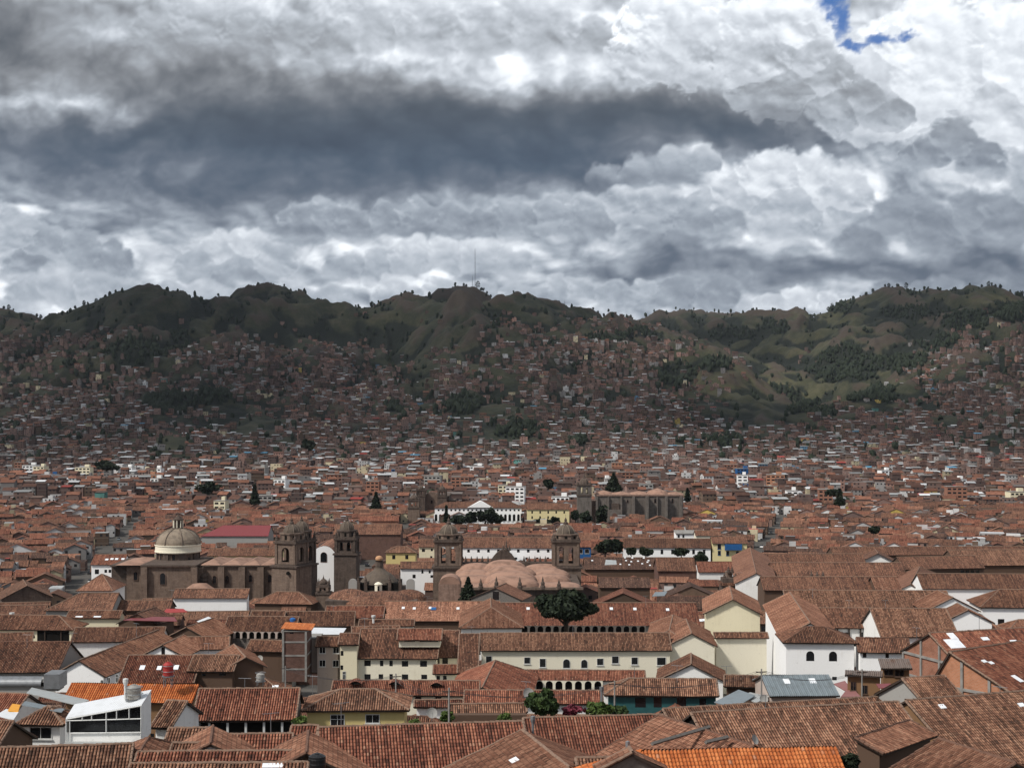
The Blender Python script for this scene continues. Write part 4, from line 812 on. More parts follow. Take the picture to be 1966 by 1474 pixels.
def pinnacle(root,c,r,h,mat='dstone',name='pinnacle'):
    mb=MB(); mb.lathe(c,[(r,0),(r,h*.22),(r*.72,h*.26),(r*.8,h*.45),(r*.35,h*.62),(r*.42,h*.68),(r*.12,h*.9),(.001,h)],6,smooth=False); return mb.build(name,[M[mat]],root)
def dome(root,c,r,h,mat,ribs=8,ribmat='domerib',name='dome',n=32,ribw=.045):
    mb=MB(); prof=[(r*math.cos(a),h*math.sin(a)) for a in [math.pi/2*i/9 for i in range(10)]]; prof[-1]=(.001,h); mb.lathe(c,prof,n); o=mb.build(name,[M[mat]],root)
    rb=MB(); c=Vector(c)
    for k in range(ribs):
        a=2*math.pi*(k+.5)/ribs; d=Vector((math.cos(a),math.sin(a),0)); pr=None
        for i in range(10):
            t=math.pi/2*i/9.3; p=c+d*(r*1.012*math.cos(t))+Z3*(h*1.012*math.sin(t))
            if pr is not None: rb.bar(pr,p,r*ribw,0,5,cap=False)
            pr=p
    if ribs: rb.build('rib',[M[ribmat]],o)
    return o
def tower(root,px,D,w_,phi,yb,y0,y1,y2,y3,arches=2,mat='stone',domemat='ddome',ribm='domerib',base_w=None,drum=True,ytop=None,name='bell_tower',open_=.52,body_bot=None,side=1):
    """bell tower: solid shaft, open belfry on four sides, attic with corner pinnacles, ribbed dome"""
    cx=xc(px,D); cc=Vector((cx,D,0)); u=Vector((math.cos(phi),math.sin(phi),0)); n=Vector((-u.y,u.x,0)); base_w=base_w or w_*1.12
    zb,z0,z1,z2,z3=[zc(y,D) for y in (yb,y0,y1,y2,y3)]
    mb=MB(); mb.box((cx,D,(zb+z0)/2),(base_w,base_w,z0-zb),u)
    t=mb.build(name,[M[mat]],root); fp_add([cc-u*base_w/2-n*base_w/2,cc+u*base_w/2-n*base_w/2,cc+u*base_w/2+n*base_w/2,cc-u*base_w/2+n*base_w/2])
    cb=MB(); cb.box((cx,D,z0+.18),(base_w*1.10,base_w*1.10,.55),u); cb.box((cx,D,z0+.66),(w_*1.05,w_*1.05,.45),u); cb.build('cornice',[M['dstone']],t)
    zf=z0+.85; H=z1-zf
    bb=MB(); h=w_/2
    for (d,e_) in ((-n,u),(n,-u),(u,n),(-u,-n)):
        a=cc+d*h-e_*h
        pil=w_*.13
        # pilasters and arched bays
        L=w_-2*pil; st=Vector((a.x,a.y,0))+e_*pil
        bb.poly([Vector((a.x,a.y,zf)),Vector((a.x,a.y,zf))+e_*pil,Vector((a.x,a.y,z1))+e_*pil,Vector((a.x,a.y,z1))])
        b=a+e_*(w_-pil); bb.poly([Vector((b.x,b.y,zf)),Vector((b.x,b.y,zf))+e_*pil,Vector((b.x,b.y,z1))+e_*pil,Vector((b.x,b.y,z1))])
        W=L/arches; zs0=zf+H*.10; zt=z1-H*.20
        for i in range(arches):
            o=st+e_*(W*i); pw=W*(1-open_)/2; r=(W-2*pw)/2; sp=zt-r
            f=lambda x,z,dd=0: Vector((o.x,o.y,z))+e_*x+d*dd
            bb.poly([f(0,zf),f(W,zf),f(W,zs0),f(0,zs0)]); bb.poly([f(0,zs0),f(pw,zs0),f(pw,z1),f(0,z1)]); bb.poly([f(W-pw,zs0),f(W,zs0),f(W,z1),f(W-pw,z1)])
            K=8; xs=[pw+r-r*math.cos(math.pi*k/K) for k in range(K+1)]; zz=[sp+r*math.sin(math.pi*k/K) for k in range(K+1)]
            for k in range(K):
                bb.poly([f(xs[k],zz[k]),f(xs[k+1],zz[k+1]),f(xs[k+1],z1),f(xs[k],z1)]); bb.poly([f(xs[k],zz[k]),f(xs[k],zz[k],-.7),f(xs[k+1],zz[k+1],-.7),f(xs[k+1],zz[k+1])])
            bb.poly([f(pw,zs0),f(pw,zs0,-.7),f(pw,sp,-.7),f(pw,sp)]); bb.poly([f(W-pw,sp),f(W-pw,sp,-.7),f(W-pw,zs0,-.7),f(W-pw,zs0)])
        for s_ in (0,1):
            p=cc+d*(h+.12)+e_*(h-.35)*(1 if s_ else -1); bb.box((p.x,p.y,(zf+z1)/2),(.7,.3,H),e_)
    bb.build('belfry',[M[mat]],t)
    if True:
        bl=MB(); bl.lathe((cx,D,zf+H*.42),[(w_*.13,0),(w_*.10,w_*.08),(w_*.06,w_*.2),(.001,w_*.24)],10); bl.bar((cx,D,zf+H*.42),(cx,D,z1),.06); bl.build('bell',[M['dark']],t)
    ca=MB(); ca.box((cx,D,z1+.15),(w_*1.14,w_*1.14,.5),u); ca.box((cx,D,z1+.55),(w_*1.04,w_*1.04,.4),u)
    ca.build('cornice',[M['dstone']],t)
    at=MB(); hA=z2-z1-.7
    if hA>.3: 
        at.lathe((cx,D,z1+.7),[(w_*.50,0),(w_*.50,hA*.8),(w_*.54,hA*.82),(w_*.54,hA),(w_*.3,hA+.02)],8,phase=phi+math.pi/8,smooth=False)
        at.build('attic',[M[mat]],t)
        for k in range(8):
            a=phi+math.pi/8+math.pi/4*(k+.5); p=Vector((cx+math.cos(a)*w_*.465,D+math.sin(a)*w_*.465,z1+.7)); op=MB(); op.box((p.x,p.y,p.z+hA*.42),(w_*.10,.12,hA*.5),(-math.sin(a),math.cos(a),0)); op.build('opening',[M['dark']],t)
    for i in (-1,1):
        for j in (-1,1): p=cc+u*i*w_*.46+n*j*w_*.46; pinnacle(t,(p.x,p.y,z1+.7),w_*.08,max(1.6,hA*.95))
    dome(t,(cx,D,z2),w_*.36 if drum else w_*.42,z3-z2,domemat,8,ribm,ribw=.06)
    fn=MB(); fn.lathe((cx,D,z3-.1),[(w_*.09,0),(w_*.09,w_*.10),(w_*.04,w_*.14),(w_*.055,w_*.2),(.03,w_*.3),(.03,w_*.42),(.001,w_*.43)],8); fn.build('finial',[M['dstone']],t)
    return t
def arched_window(root,px,py,wp,hp,D,nrm=(0,-1,0),mat='glass',name='window',y_=None):
    p=Vector((xc(px,D),D-.03,zc(py,D))); s=D/F; return window(root,p,Vector(nrm),wp*s,hp*s,'a','dframe' if False else 'sframe',D=D,sill=False)
M['sframe']=M['pstone']
# 1 domed church
D0=455.0; s=D0/F
c0=empty('domed_church',(xc(370,D0),D0+12,5),'brown stone church with a big pale ribbed dome and double bell tower','church')
BX(c0,'sacristy',214,246,1086,1175,D0+2,14,'dstone'); BX(c0,'apse',243,276,1084,1175,D0+1,20,'stone')
BX(c0,'transept',272,372,1087,1180,D0-5,30,'stone'); BX(c0,'nave',370,536,1086,1180,D0,24,'stone')
for x in (276,372,384,424,464,500): BX(c0,'buttress',x-6,x+6,1089,1175,D0-6.2 if x<374 else D0-1.4,1.6,'stone')
for x0,x1,d in ((212,278,0),(270,376,-5.6),(368,540,-.6)): BX(c0,'cornice',x0-1,x1+1,1084.5,1087.5,D0+d,24,'dstone')
for (x0,x1,d,yt) in ((222,290,0,1072),(283,372,-5,1077),(384,424,0,1071),(424,464,0,1072),(464,500,0,1071),(500,540,0,1072)):
    mb=MB(); X0,X1=xc(x0,D0),xc(x1,D0); zb=zc(1084.3,D0); zt=zc(yt,D0+8); a=[Vector((X0,D0+d-.7,zb)),Vector((X1,D0+d-.7,zb)),Vector((X1,D0+21,zb)),Vector((X0,D0+21,zb))]; m1=Vector(((X0+X1)/2,D0+6,zt)); m2=Vector(((X0+X1)/2,D0+14,zt))
    mb.poly([a[0],a[1],m1]); mb.poly([a[1],a[2],m2,m1]); mb.poly([a[2],a[3],m2]); mb.poly([a[3],a[0],m1,m2]); mb.build('roof',[M['vault'] if d>-1 else M['vault']],c0)
for (x,y,wp,hp,d) in ((259,1106,8,16,.9),(320,1107,10,22,-5.1),(412,1112,7,15,-.1),(436,1112,7,15,-.1),(481,1110,7,14,-.1),(518,1110,8,15,-.1)):
    p=Vector((xc(x,D0),D0+d-.05,zc(y,D0))); w1=window(c0,p,Vector((0,-1,0)),wp*s,hp*s,'a','sframe',D=400,sill=False)
mb=MB(); mb.lathe((xc(393,D0),D0-1,zc(1112,D0)),[(.001,-1.6),(.9,-1.3),(1.3,-.4),(1.35,0),(1.1,.3),(1.1,1.2),(.7,1.9),(.001,2.2)],12); mb.build('carved_niche',[M['dstone']],c0)
mb=MB(); mb.lathe((xc(393,D0),D0-7,zc(1131,D0-7)),[(4.4,0),(4.2,.3),(2.2,1.7),(.001,1.9)],20); mb.build('chapel_roof',[M['vault']],c0)
cd=(xc(342,470),470.0); sd_=470/F
mb=MB(); mb.lathe((cd[0],cd[1],zc(1087,470)),[(46*sd_,0),(46*sd_,1.6),(47.5*sd_,1.7),(47.5*sd_,2.1),(40*sd_,2.2),(40*sd_,zc(1058,470)-zc(1087,470))],8,phase=math.pi/8,smooth=False)
dr=mb.build('drum',[M['stone']],c0)
for k in range(16):
    a=math.pi/8*k; d=Vector((math.cos(a),math.sin(a),0)); p=Vector((cd[0],cd[1],zc(1069,470)))+d*40.2*sd_*(.96 if k%2 else .935)
    if k%2==0: window(dr,p+d*.1,d,1.05,2.9,'a','sframe',D=470,sill=False)
    else: b_=MB(); b_.box(p+d*.1,(1.9,.6,3.2),(-d.y,d.x,0)); b_.build('carved_pier',[M['dstone']],dr)
mb=MB(); z_=zc(1058,470); mb.lathe((cd[0],cd[1],z_),[(40*sd_,-.3),(44*sd_,0),(44*sd_,.35),(43*sd_,.4),(43*sd_,2.0),(44.3*sd_,2.05),(44.3*sd_,2.3),(42*sd_,2.32)],48,smooth=False); mb.build('cornice_band',[M['offwhite']],c0)
dome(c0,(cd[0],cd[1],z_+2.3),42.4*sd_,zc(1013,470)-z_-2.3,'dome',8,'domerib',ribw=.028,n=48)
zl=zc(1014.5,470); mb=MB(); mb.lathe((cd[0],cd[1],zl),[(1.9,-.5),(1.9,.3),(1.3,.35),(1.3,2.7),(1.75,2.75),(1.75,3.1),(1.2,3.15),(.6,3.9),(.25,4.3),(.001,4.9)],12,smooth=False); lt=mb.build('lantern',[M['dstone']],c0)
for k in range(8): a=math.pi/4*k; mb=MB(); mb.bar((cd[0]+1.5*math.cos(a),cd[1]+1.5*math.sin(a),zl+.3),(cd[0]+1.5*math.cos(a),cd[1]+1.5*math.sin(a),zl+2.7),.17,n=6); mb.build('column',[M['offwhite']],lt)
tower(c0,560,447,7.0,-.42,1185,1086,1041,1022,1006,1,'stone','ddome',base_w=8.6,open_=.5,name='front_bell_tower')
tower(c0,579,459,6.2,-.42,1185,1084,1038,1018,1000,1,'dstone','ddome',base_w=7.0,open_=.5,name='rear_bell_tower')
mb=MB(); mb.lathe((xc(553,442),441.9,zc(1100,442)),[(.01,0),(.55,.01)],16); 
mb=MB(); mb.bar((xc(553,442),442.2,zc(1100,442)),(xc(553,442),441.6,zc(1100,442)),.55,n=14); mb.build('oculus',[M['dark']],c0)
# 2 white vaulted chapel with dark tower
Dw=490.; c1_=empty('vaulted_chapel',(xc(640,Dw),Dw+5,5),'dark stone church with white arch-topped wall and one bell tower','church')
mb=MB(); X0,X1=xc(597,Dw),xc(647,Dw); r=(X1-X0)/2; zb=zc(1180,Dw); zs=zc(1076,Dw); cxw=(X0+X1)/2; K=20
arc=[Vector((cxw+r*math.cos(math.pi*k/K),Dw,zs+r*1.12*math.sin(math.pi*k/K))) for k in range(K+1)]; fr_=[Vector((X0,Dw,zb)),Vector((X1,Dw,zb))]+arc
mb.poly(fr_); mb.build('facade',[M['bwhite']],c1_)
mb=MB(); 
for k in range(K): mb.poly([arc[k]+Z3*.15,arc[k+1]+Z3*.15,arc[k+1]+Z3*.15+Vector((0,26,0)),arc[k]+Z3*.15+Vector((0,26,0))])
mb.build('vault',[M['r_light']],c1_); fp_add([Vector((X0,Dw,0)),Vector((X1,Dw,0)),Vector((X1,Dw+26,0)),Vector((X0,Dw+26,0))])
BX(c1_,'side_wall',597,647,1076,1180,Dw+.3,25,'white')
window(c1_,Vector((xc(621.5,Dw),Dw-.06,zc(1069,Dw))),Vector((0,-1,0)),2.0,3.2,'a','sframe',D=400,sill=False)
tower(c1_,666,488,6.6,-.06,1180,1063,1034,1017,1000,2,'dstone','ddome',base_w=7.3,open_=.56)
# 3 cathedral
cc_=empty('cathedral',(xc(975,470),470,5),'broad stone cathedral with twin bell towers and pink brick vaults','church')
tower(cc_,861.5,478,8.3,.0,1185,1088,1038,1024,1007,2,'stone','ddome',ribm='dome',base_w=9.6,open_=.5,name='left_bell_tower')
tower(cc_,1086,478,8.3,.0,1185,1088,1038,1024,1007,2,'stone','ddome',ribm='dome',base_w=9.6,open_=.5,name='right_bell_tower')
BX(cc_,'wall',845,1118,1131,1190,432,66,'dstone'); BX(cc_,'parapet',843,1120,1127.5,1132,431,1.0,'stone')
def vault_bump(x,D,rx,ry,ytop,zb=None):
    z1=zc(ytop,D); z0=zc(1131,432)-.1 if zb is None else zb; h=z1-z0; mb=MB(); cxx=xc(x,D); rings=[]
    for j in range(8):
        t=math.pi/2*j/7; k=math.cos(t)**.8; rings.append([Vector((cxx+rx*k*math.copysign(abs(math.cos(a))**.8,math.cos(a)),D+ry*k*math.copysign(abs(math.sin(a))**.8,math.sin(a)),z0+h*math.sin(t))) for a in [2*math.pi*i/28 for i in range(28)]])
    for j in range(7):
        for i in range(28): mb.poly([rings[j][i],rings[j][(i+1)%28],rings[j+1][(i+1)%28],rings[j+1][i]],smooth=True)
    return mb.build('vault',[M['vault']],cc_)
for (D,yt,rx) in ((438,1104,12),(449,1094,12.5),(461,1084,12.5),(473,1073,11.5)): vault_bump(985 if D<445 else (980 if D<470 else 970),D,rx-4,6.2,yt+1)
for (D,yt) in ((440,1117),(452,1104),(464,1094),(476,1081)): vault_bump(1056 if D<470 else 1042,D,6.4 if D<470 else 7,6.0,yt+1-(4 if D>445 and D<470 else 0)); vault_bump(912 if D<470 else 914,D,6.4 if D<470 else 7,6.0,yt+1-(2 if D>445 else -3))
vault_bump(1082,440,5,7,1118); 
BX(cc_,'side_chapel',842,884,1121,1175,424,8,'pstone'); 
mb=MB(); Dv=424.; X0,X1=xc(843,Dv),xc(883,Dv); r=(X1-X0)/2; 
arc=[Vector(((X0+X1)/2+r*math.cos(math.pi*k/14),Dv,zc(1121,Dv)+r*.75*math.sin(math.pi*k/14))) for k in range(15)]
mb.poly(arc[::-1]); 
for k in range(14): mb.poly([arc[k],arc[k+1],arc[k+1]+Vector((0,8,0)),arc[k]+Vector((0,8,0))])
mb.build('vault',[M['vault']],cc_)
for (x,h) in ((923,1109),(953,1105),(998,1106),(1042,1105),(1073,1111)): pinnacle(cc_,(xc(x,431.5),431.5,zc(1130,431.5)),.75,(1130-h)*431/F)
for x in (894,905,916,926,937,1006,1016,1027,1037,1047): pinnacle(cc_,(xc(x,487),487,zc(1082,487)),.55,(1082-1066)*487/F)
BX(cc_,'facade_wall',888,1060,1079,1180,486,3,'dstone')
mb=MB(); Dg=484.; pts_=[Vector((xc(938+57*k/12,Dg),Dg,zc(1082-27*math.sin(math.pi*k/12),Dg))) for k in range(13)]; mb.prism(pts_,[p+Vector((0,3,0)) for p in pts_]); mb.poly(pts_); mb.build('gable',[M['dstone']],cc_)
for (x,y0,y1) in ((966,1057,1046),(972,1056,1036),(978,1057,1046)): pinnacle(cc_,(xc(x,Dg+1),Dg+1,zc(y0,Dg)),.5,(y0-y1)*Dg/F)
# 4 small church with ribbed ogee dome
Dr=392.; s4=Dr/F; cr=empty('ribbed_dome_church',(xc(728,Dr),Dr,8),'small dark church with ribbed ogee dome and orange ball on top','church')
X=xc(728,Dr); mb=MB(); mb.lathe((X,Dr,zc(1119,Dr)),[(37*s4,0),(37*s4,.25),(31*s4,1.3),(22*s4,2.5),(13*s4,3.3),(8*s4,3.9),(6.5*s4,4.6)],32,rib=lambda i:.03*(i%2)); mb.build('dome',[M['ddome']],cr)
mb=MB(); mb.lathe((X,Dr,zc(1119,Dr)+4.5),[(1.15,0),(1.0,1.3),(1.2,1.4)],10); mb.build('lantern',[M['dstone']],cr)
mb=MB(); mb.lathe((X,Dr,zc(1119,Dr)+5.8),[(.5,0),(.95,.35),(1.0,.8),(.75,1.25),(.001,1.5)],14); mb.build('ball',[M['rust'] if False else M['peach']],cr)
BX(cr,'drum',690,767,1119,1136,Dr-4.5,10,'dark'); BX(cr,'base',686,772,1134,1180,Dr-5.2,14,'dstone')
for x in (688,702,748,768): BX(cr,'pier',x-3,x+3,1118,1136,Dr-5,1.2,'dstone'); pinnacle(cr,(xc(x,Dr-4.5),Dr-4.5,zc(1118,Dr-4.5)),.45,1.8)
mb=MB(); mb.lathe((xc(726.5,Dr-6),Dr-6,zc(1137,Dr-6)),[(.95,0),(.95,2.0),(1.1,2.05),(1.1,2.2),(.6,2.6),(.001,2.8)],8); lw=mb.build('white_lantern',[M['offwhite']],cr)
mb=MB(); mb.box((xc(726.5,Dr-7.1),Dr-6.95,zc(1130,Dr-7)),(.5,.15,1.5),(1,0,0)); mb.build('opening',[M['dark']],lw)
for (x,rx,ry,D,yt,yb) in ((735,9,6,Dr-13,1135,1156),(672,6,5,Dr-11,1130,1156),(785,5,5,Dr-10,1131,1154),(700,6,5,Dr-14,1140,1158)):
    z0=zc(yb,D); h=zc(yt,D)-z0; mb=MB(); mb.lathe((xc(x,D),D,z0),[(rx*math.cos(a),h*math.sin(a)) for a in [math.pi/2*i/6 for i in range(6)]]+[(.001,h)],24); mb.build('vault_roof',[M['r_brown']],cr)
BX(cr,'nave_wall',624,800,1153,1185,Dr-18,14,'dstone')
for x in (677,788):
    mb=MB(); Dn=Dr-8; pts_=[Vector((xc(x-8,Dn),Dn,zc(1135,Dn))),Vector((xc(x+8,Dn),Dn,zc(1135,Dn)))]+[Vector((xc(x+8*math.cos(math.pi*k/8),Dn),Dn,zc(1118-7*math.sin(math.pi*k/8),Dn))) for k in range(9)]; mb.prism(pts_,[p+Vector((0,1,0)) for p in pts_]); mb.poly(pts_); mb.build('lunette',[M['grey']],cr)
tt=empty('bell_gable',(xc(621,398),398,8),'small stone bell turret with two arches left of the ribbed dome church','bell turret')
tower(tt,621,398,3.1,0,1175,1139,1126,1119,1111,2,'stone','dstone',base_w=3.6,open_=.5,name='turret')
# 5 far twin-towered church
D5=985.; c5=empty('twin_towered_church',(xc(822,D5),D5,0),'distant brown church with twin towers beside the long white school building','church')
BX(c5,'body',806,862,952,1010,D5,40,'dstone'); BX(c5,'annex',860,874,960,1000,D5,20,'dstone')
tower(c5,795,960,7,0,1015,975,960,956,950,2,'stone','dstone',base_w=7.6); tower(c5,808,D5-3,5.6,0,1010,952,941,938,932,2,'dstone','dstone',base_w=6); tower(c5,849,D5-3,5.6,0,1010,954,942,939,933,2,'dstone','dstone',base_w=6)
mb=MB(); pts_=[Vector((xc(817,D5-2),D5-2,zc(1000,D5))),Vector((xc(841,D5-2),D5-2,zc(1000,D5)))]+[Vector((xc(829+12*math.cos(math.pi*k/10),D5-2),D5-2,zc(951-7*math.sin(math.pi*k/10),D5))) for k in range(11)]
mb.prism(pts_,[p+Vector((0,3,0)) for p in pts_]); mb.poly(pts_); mb.build('facade',[M['stone']],c5)
BX(c5,'window',827,830.5,960,966,D5-2.2,.3,'dark')
# 6 grey buttressed church
D6=925.; s6=D6/F; c6=empty('buttressed_church',(xc(1210,D6),D6,0),'long grey-brown stone church with buttresses, red door and a square tower','church')
BX(c6,'nave',1146,1312,951,1012,D6,26,'gstone'); BX(c6,'cornice',1145,1313,949.5,952,D6-.6,27,'pstone'); BX(c6,'link',1134,1150,962,1012,D6+3,14,'pstone')
for x,w_,d in ((1146,4,1.5),(1168,3,1.2),(1193,3,2),(1217,4,4),(1243,5,4.5),(1262,2,1.5),(1280,4,4),(1308,5,3)): BX(c6,'buttress',x-w_/2,x+w_/2,953,1012,D6-d,d,'gstone')
for x0,x1,yt in ((1146,1176,944),(1176,1212,946),(1212,1246,945),(1246,1284,941),(1284,1313,946)):
    mb=MB(); z0=zc(950,D6); X0,X1=xc(x0,D6),xc(x1,D6); mb.lathe(((X0+X1)/2,D6+10,z0),[((X1-X0)*.62,0),((X1-X0)*.45,(950-yt)*s6*.7),(.001,(950-yt)*s6*1.3)],16); mb.build('vault_roof',[M['vault']],c6)
for x,y,wp,hp in ((1205,962,3.4,6),(1258,961,4.2,9),(1291,961,4,9),(1142,969,2.4,3),(1153,980,2.6,4)):
    window(c6,Vector((xc(x,D6),D6-.05,zc(y,D6))),Vector((0,-1,0)),wp*s6,hp*s6,'a','sframe',D=900,sill=False)
BX(c6,'portal',1170,1192,978,1012,D6-1.6,1.6,'gstone'); BX(c6,'portal_crest',1174,1189,966,979,D6-1.3,1.3,'dstone')
mb=MB(); Dd=D6-1.75; pts_=[Vector((xc(1175.5,Dd),Dd,zc(1004,Dd))),Vector((xc(1184.5,Dd),Dd,zc(1004,Dd)))]+[Vector((xc(1180+4.5*math.cos(math.pi*k/8),Dd),Dd,zc(989-4.5*math.sin(math.pi*k/8),Dd))) for k in range(9)]; mb.poly(pts_); mb.build('door',[M['dbrick']],c6)
tower(c6,1121.5,D6+2,8.4,0,1015,951,931,929,918,2,'gstone','dstone',base_w=8.8,open_=.4)
# 7 carved stone bell gable among roofs on the right, 8 ornate stone church, 9 stone gable at the left edge
D7=396.; c7=empty('stone_bell_gable',(xc(1569,D7),D7,10),'carved dark stone bell gable rising among plain brown roofs on the right','bell gable')
BX(c7,'base',1549,1588,1120,1150,D7,2,'dstone'); BX(c7,'middle',1558,1580,1108,1121,D7+.2,1.6,'dstone'); BX(c7,'opening',1565,1573,1108,1118,D7-.05,.3,'dark')
for x in (1550,1558,1569,1580,1587): pinnacle(c7,(xc(x,D7+1),D7+1,zc(1120 if x in (1550,1587) else 1109,D7)),.5,1.9)
D8=420.; c8=empty('ornate_stone_church',(xc(1425,D8),D8,8),'ornate dark stone church front with carved pinnacles behind the tall cream gabled hall','church')
BX(c8,'wall',1392,1452,1124,1180,D8,12,'dstone'); BX(c8,'portico',1388,1412,1110,1128,D8-2,5,'dstone'); BX(c8,'upper',1396,1406,1098,1112,D8,4,'stone')
BX(c8,'loggia',1384,1411,1119,1124,D8-3,8,'r_brown'); BX(c8,'porch',1416,1442,1113,1124,D8-2,6,'gmetal'); BX(c8,'porch_opening',1419,1440,1117,1126,D8-2.2,.4,'dark'); BX(c8,'side_tower',1440,1452,1105,1150,D8+1,6,'dstone')
for x,y in ((1390,1112),(1398,1099),(1405,1099),(1412,1112),(1418,1113),(1441,1106),(1446,1106),(1452,1108),(1456,1125)): pinnacle(c8,(xc(x,D8),D8-.5,zc(y,D8)),.55,2.0)
for x in (1420,1436): BX(c8,'column',x-1.5,x+1.5,1114,1126,D8-2.6,.5,'offwhite')
BX(c8,'opening',1428,1446,1128,1140,D8-.2,.4,'dark')
R('brown stone gabled nave at the left edge below the left street',(44,1112,52,1124),420,run=7,roof='r_tan',wall='dstone',name='stone_nave',cat='church')
R('barn-like hall with grey plank gable in front of the cathedral vaults',(972,1119,951,1128),372,run=6.8,t=.42,roof='r_light',wall='gwood',win=[(952,1143,12,16,'r','r',None)])
# ---------------------------------------------------------------- brick tower house, glazed terrace, loose things
def flat_house(label,x0,x1,yt,yb,D,depth,wall,rot=0,name='flat_roofed_house',cat='house',group=None,slab='concrete',win=(),ov=.15,fr=None):
    X0,X1=xc(x0,D),xc(x1,D); u=Vector((math.cos(rot),math.sin(rot),0)); n=Vector((-u.y,u.x,0)); c=Vector(((X0+X1)/2,D,0)); h=(X1-X0)/2/max(.4,u.x); zt=zc(yt,D); zb=zc(yb,D) if yb else ground_z(c.x,D)-.5
    root=empty(name,(c.x,D+depth/2,zb),label,cat,group); q_=[c-u*h,c+u*h,c+u*h+n*depth,c-u*h+n*depth]; fp_add(q_)
    mb=MB(); mb.prism([Vector((p.x,p.y,zb)) for p in q_],[Vector((p.x,p.y,zt)) for p in q_]); mb.build('wall',[M[wall]],root)
    mb=MB(); cc3=c+n*depth/2; mb.box((cc3.x,cc3.y,zt+.09),(2*h+2*ov,depth+2*ov,.18),u); mb.build('roof',[M[slab]],root)
    for (px,py,wp,hp) in win: cpt=ray_plane(px,py,c,-n); window(root,cpt,-n,wp*cpt.y/F,hp*cpt.y/F,'r',fr,D=cpt.y)
    return root,c,u,n,h,zt,zb
r_,c,u,n,h,zt,zb=flat_house('tall narrow dark brick house with concrete bands and an orange lean-to roof',542,589,1212,1308,248,6,'dbrick',win=[(560,1214.5,7,3)])
for y in (1232,1258,1284): b=MB(); zz=zc(y,248); p=c+n*3; b.box((p.x,p.y,zz),(2*h+.12,6.12,.28),u); b.build('floor_band',[M['concrete']],r_)
for i in (-1,1): b=MB(); p=c+u*(h-.15)*i-n*.02; b.box((p.x,p.y,(zt+zb)/2),(.34,.3,zt-zb),u); b.build('concrete_post',[M['concrete']],r_)
b=MB(); a=c+Z3*0; q_=[Vector((p.x,p.y,0)) for p in (c-u*(h+.2)-n*.3,c+u*(h+.9)-n*.3,c+u*(h+.9)+n*4.4,c-u*(h+.2)+n*4.4)]; q_=[q_[0]+Z3*(zt+.5),q_[1]+Z3*(zt+.25),q_[2]+Z3*(zt+.6),q_[3]+Z3*(zt+.85)]; b.prism(q_,[p+Z3*.12 for p in q_]); b.build('lean_to_roof',[M['rmetal'] if False else M['r_new']],r_)
flat_house('pale rendered block left of the pink house with paned windows',589,611,1226,1290,254,5,'pinkish')
def panel(name,label,cat,pts,mat,th=.08,group=None):
    """thin roofing sheet; pts: (px,py,D) corners"""
    P_=[P(*p) for p in pts]; c=sum(P_,Vector())/len(P_); root=MB(); root.prism([p-Z3*th for p in P_],P_); root.poly([p-Z3*th for p in P_][::-1]); o=root.build(name,[M[mat]],None,origin=c); tag(o,label,cat,group); return o
panel('sheet_roof','white corrugated sheet roof left of the brown dormer roofs, under dark shadow','sheet roof',[(592,1217,262),(657,1217,262),(665,1205,268),(600,1204,268)],'wmetal')
panel('sheet_roof','pale weathered sheet roof slanting down left of the glazed terrace','sheet roof',[(51,1329,150),(150,1353,143),(171,1343,147),(61,1319,155)],'lmetal')
panel('sheet_roof','grey gutter-like sheet strip behind the hipped roofed white house','sheet roof',[(42,1352,140),(118,1366,137),(124,1360,139),(48,1345,143)],'gmetal')
panel('sheet_roof','white sheet panel below the small orange-yellow panel at the left edge','sheet roof',[(-8,1372,140),(26,1381,137),(36,1366,141),(12,1360,144)],'wmetal')
panel('sheet_roof','small orange-yellow panel at the left edge','sheet roof',[(15,1363,141.5),(35,1365,141),(39,1352,145),(24,1350,146)],'yorange')
panel('sheet_roof','tattered red sheet roof beside the low brown adobe house','sheet roof',[(1600,1312,183),(1634,1332,176),(1627,1312,182),(1622,1306,186)],'plum')
panel('sheet_roof','small red awning roof in front of the brown adobe houses','awning',[(1687,1320,172),(1717,1319,172),(1709,1311,175),(1682,1312,175)],'rmetal')
panel('sheet_roof','reddish sheet roof lying beside the two-skylight metal shed','sheet roof',[(1614,1337,172),(1652,1336,172),(1643,1326,177),(1622,1327,176)],'plum')
panel('sheet_roof','grey rusty sheet roof leaning left of the two-skylight metal shed','sheet roof',[(1371,1347,172),(1412,1358,168),(1450,1334,174),(1418,1323,180)],'gmetal')
panel('sheet_roof','second leaning rusty sheet roof next to the two-skylight metal shed','sheet roof',[(1418,1336,176),(1452,1348,171),(1478,1336,174),(1440,1328,180)],'lmetal')
panel('sheet_roof','red sheet roof in front of the white vault roofs left of centre','sheet roof',[(236,1190,330),(340,1192,328),(335,1184,336),(262,1183,338)],'rmetal')
panel('sheet_roof','bright red awning on the roof terrace below the stone dome','awning',[(312,1176,345),(360,1174,345),(352,1168,350),(320,1168,350)],'redp')
panel('tarpaulin','crumpled white tarpaulin on the roofs below the stone dome','tarpaulin',[(378,1192,325),(392,1197,322),(410,1188,327),(400,1183,330)],'wmetal')
panel('sheet_roof','pale blue-grey sheet among brown roofs right of the cathedral vaults','sheet roof',[(1252,1144,398),(1276,1143,398),(1281,1135,406),(1258,1136,406)],'gmetal')
panel('sheet_roof','light blue sheet roof right of the cathedral tower','sheet roof',[(1161,1084,520),(1184,1083,520),(1183,1075,530),(1163,1074,530)],'lmetal')
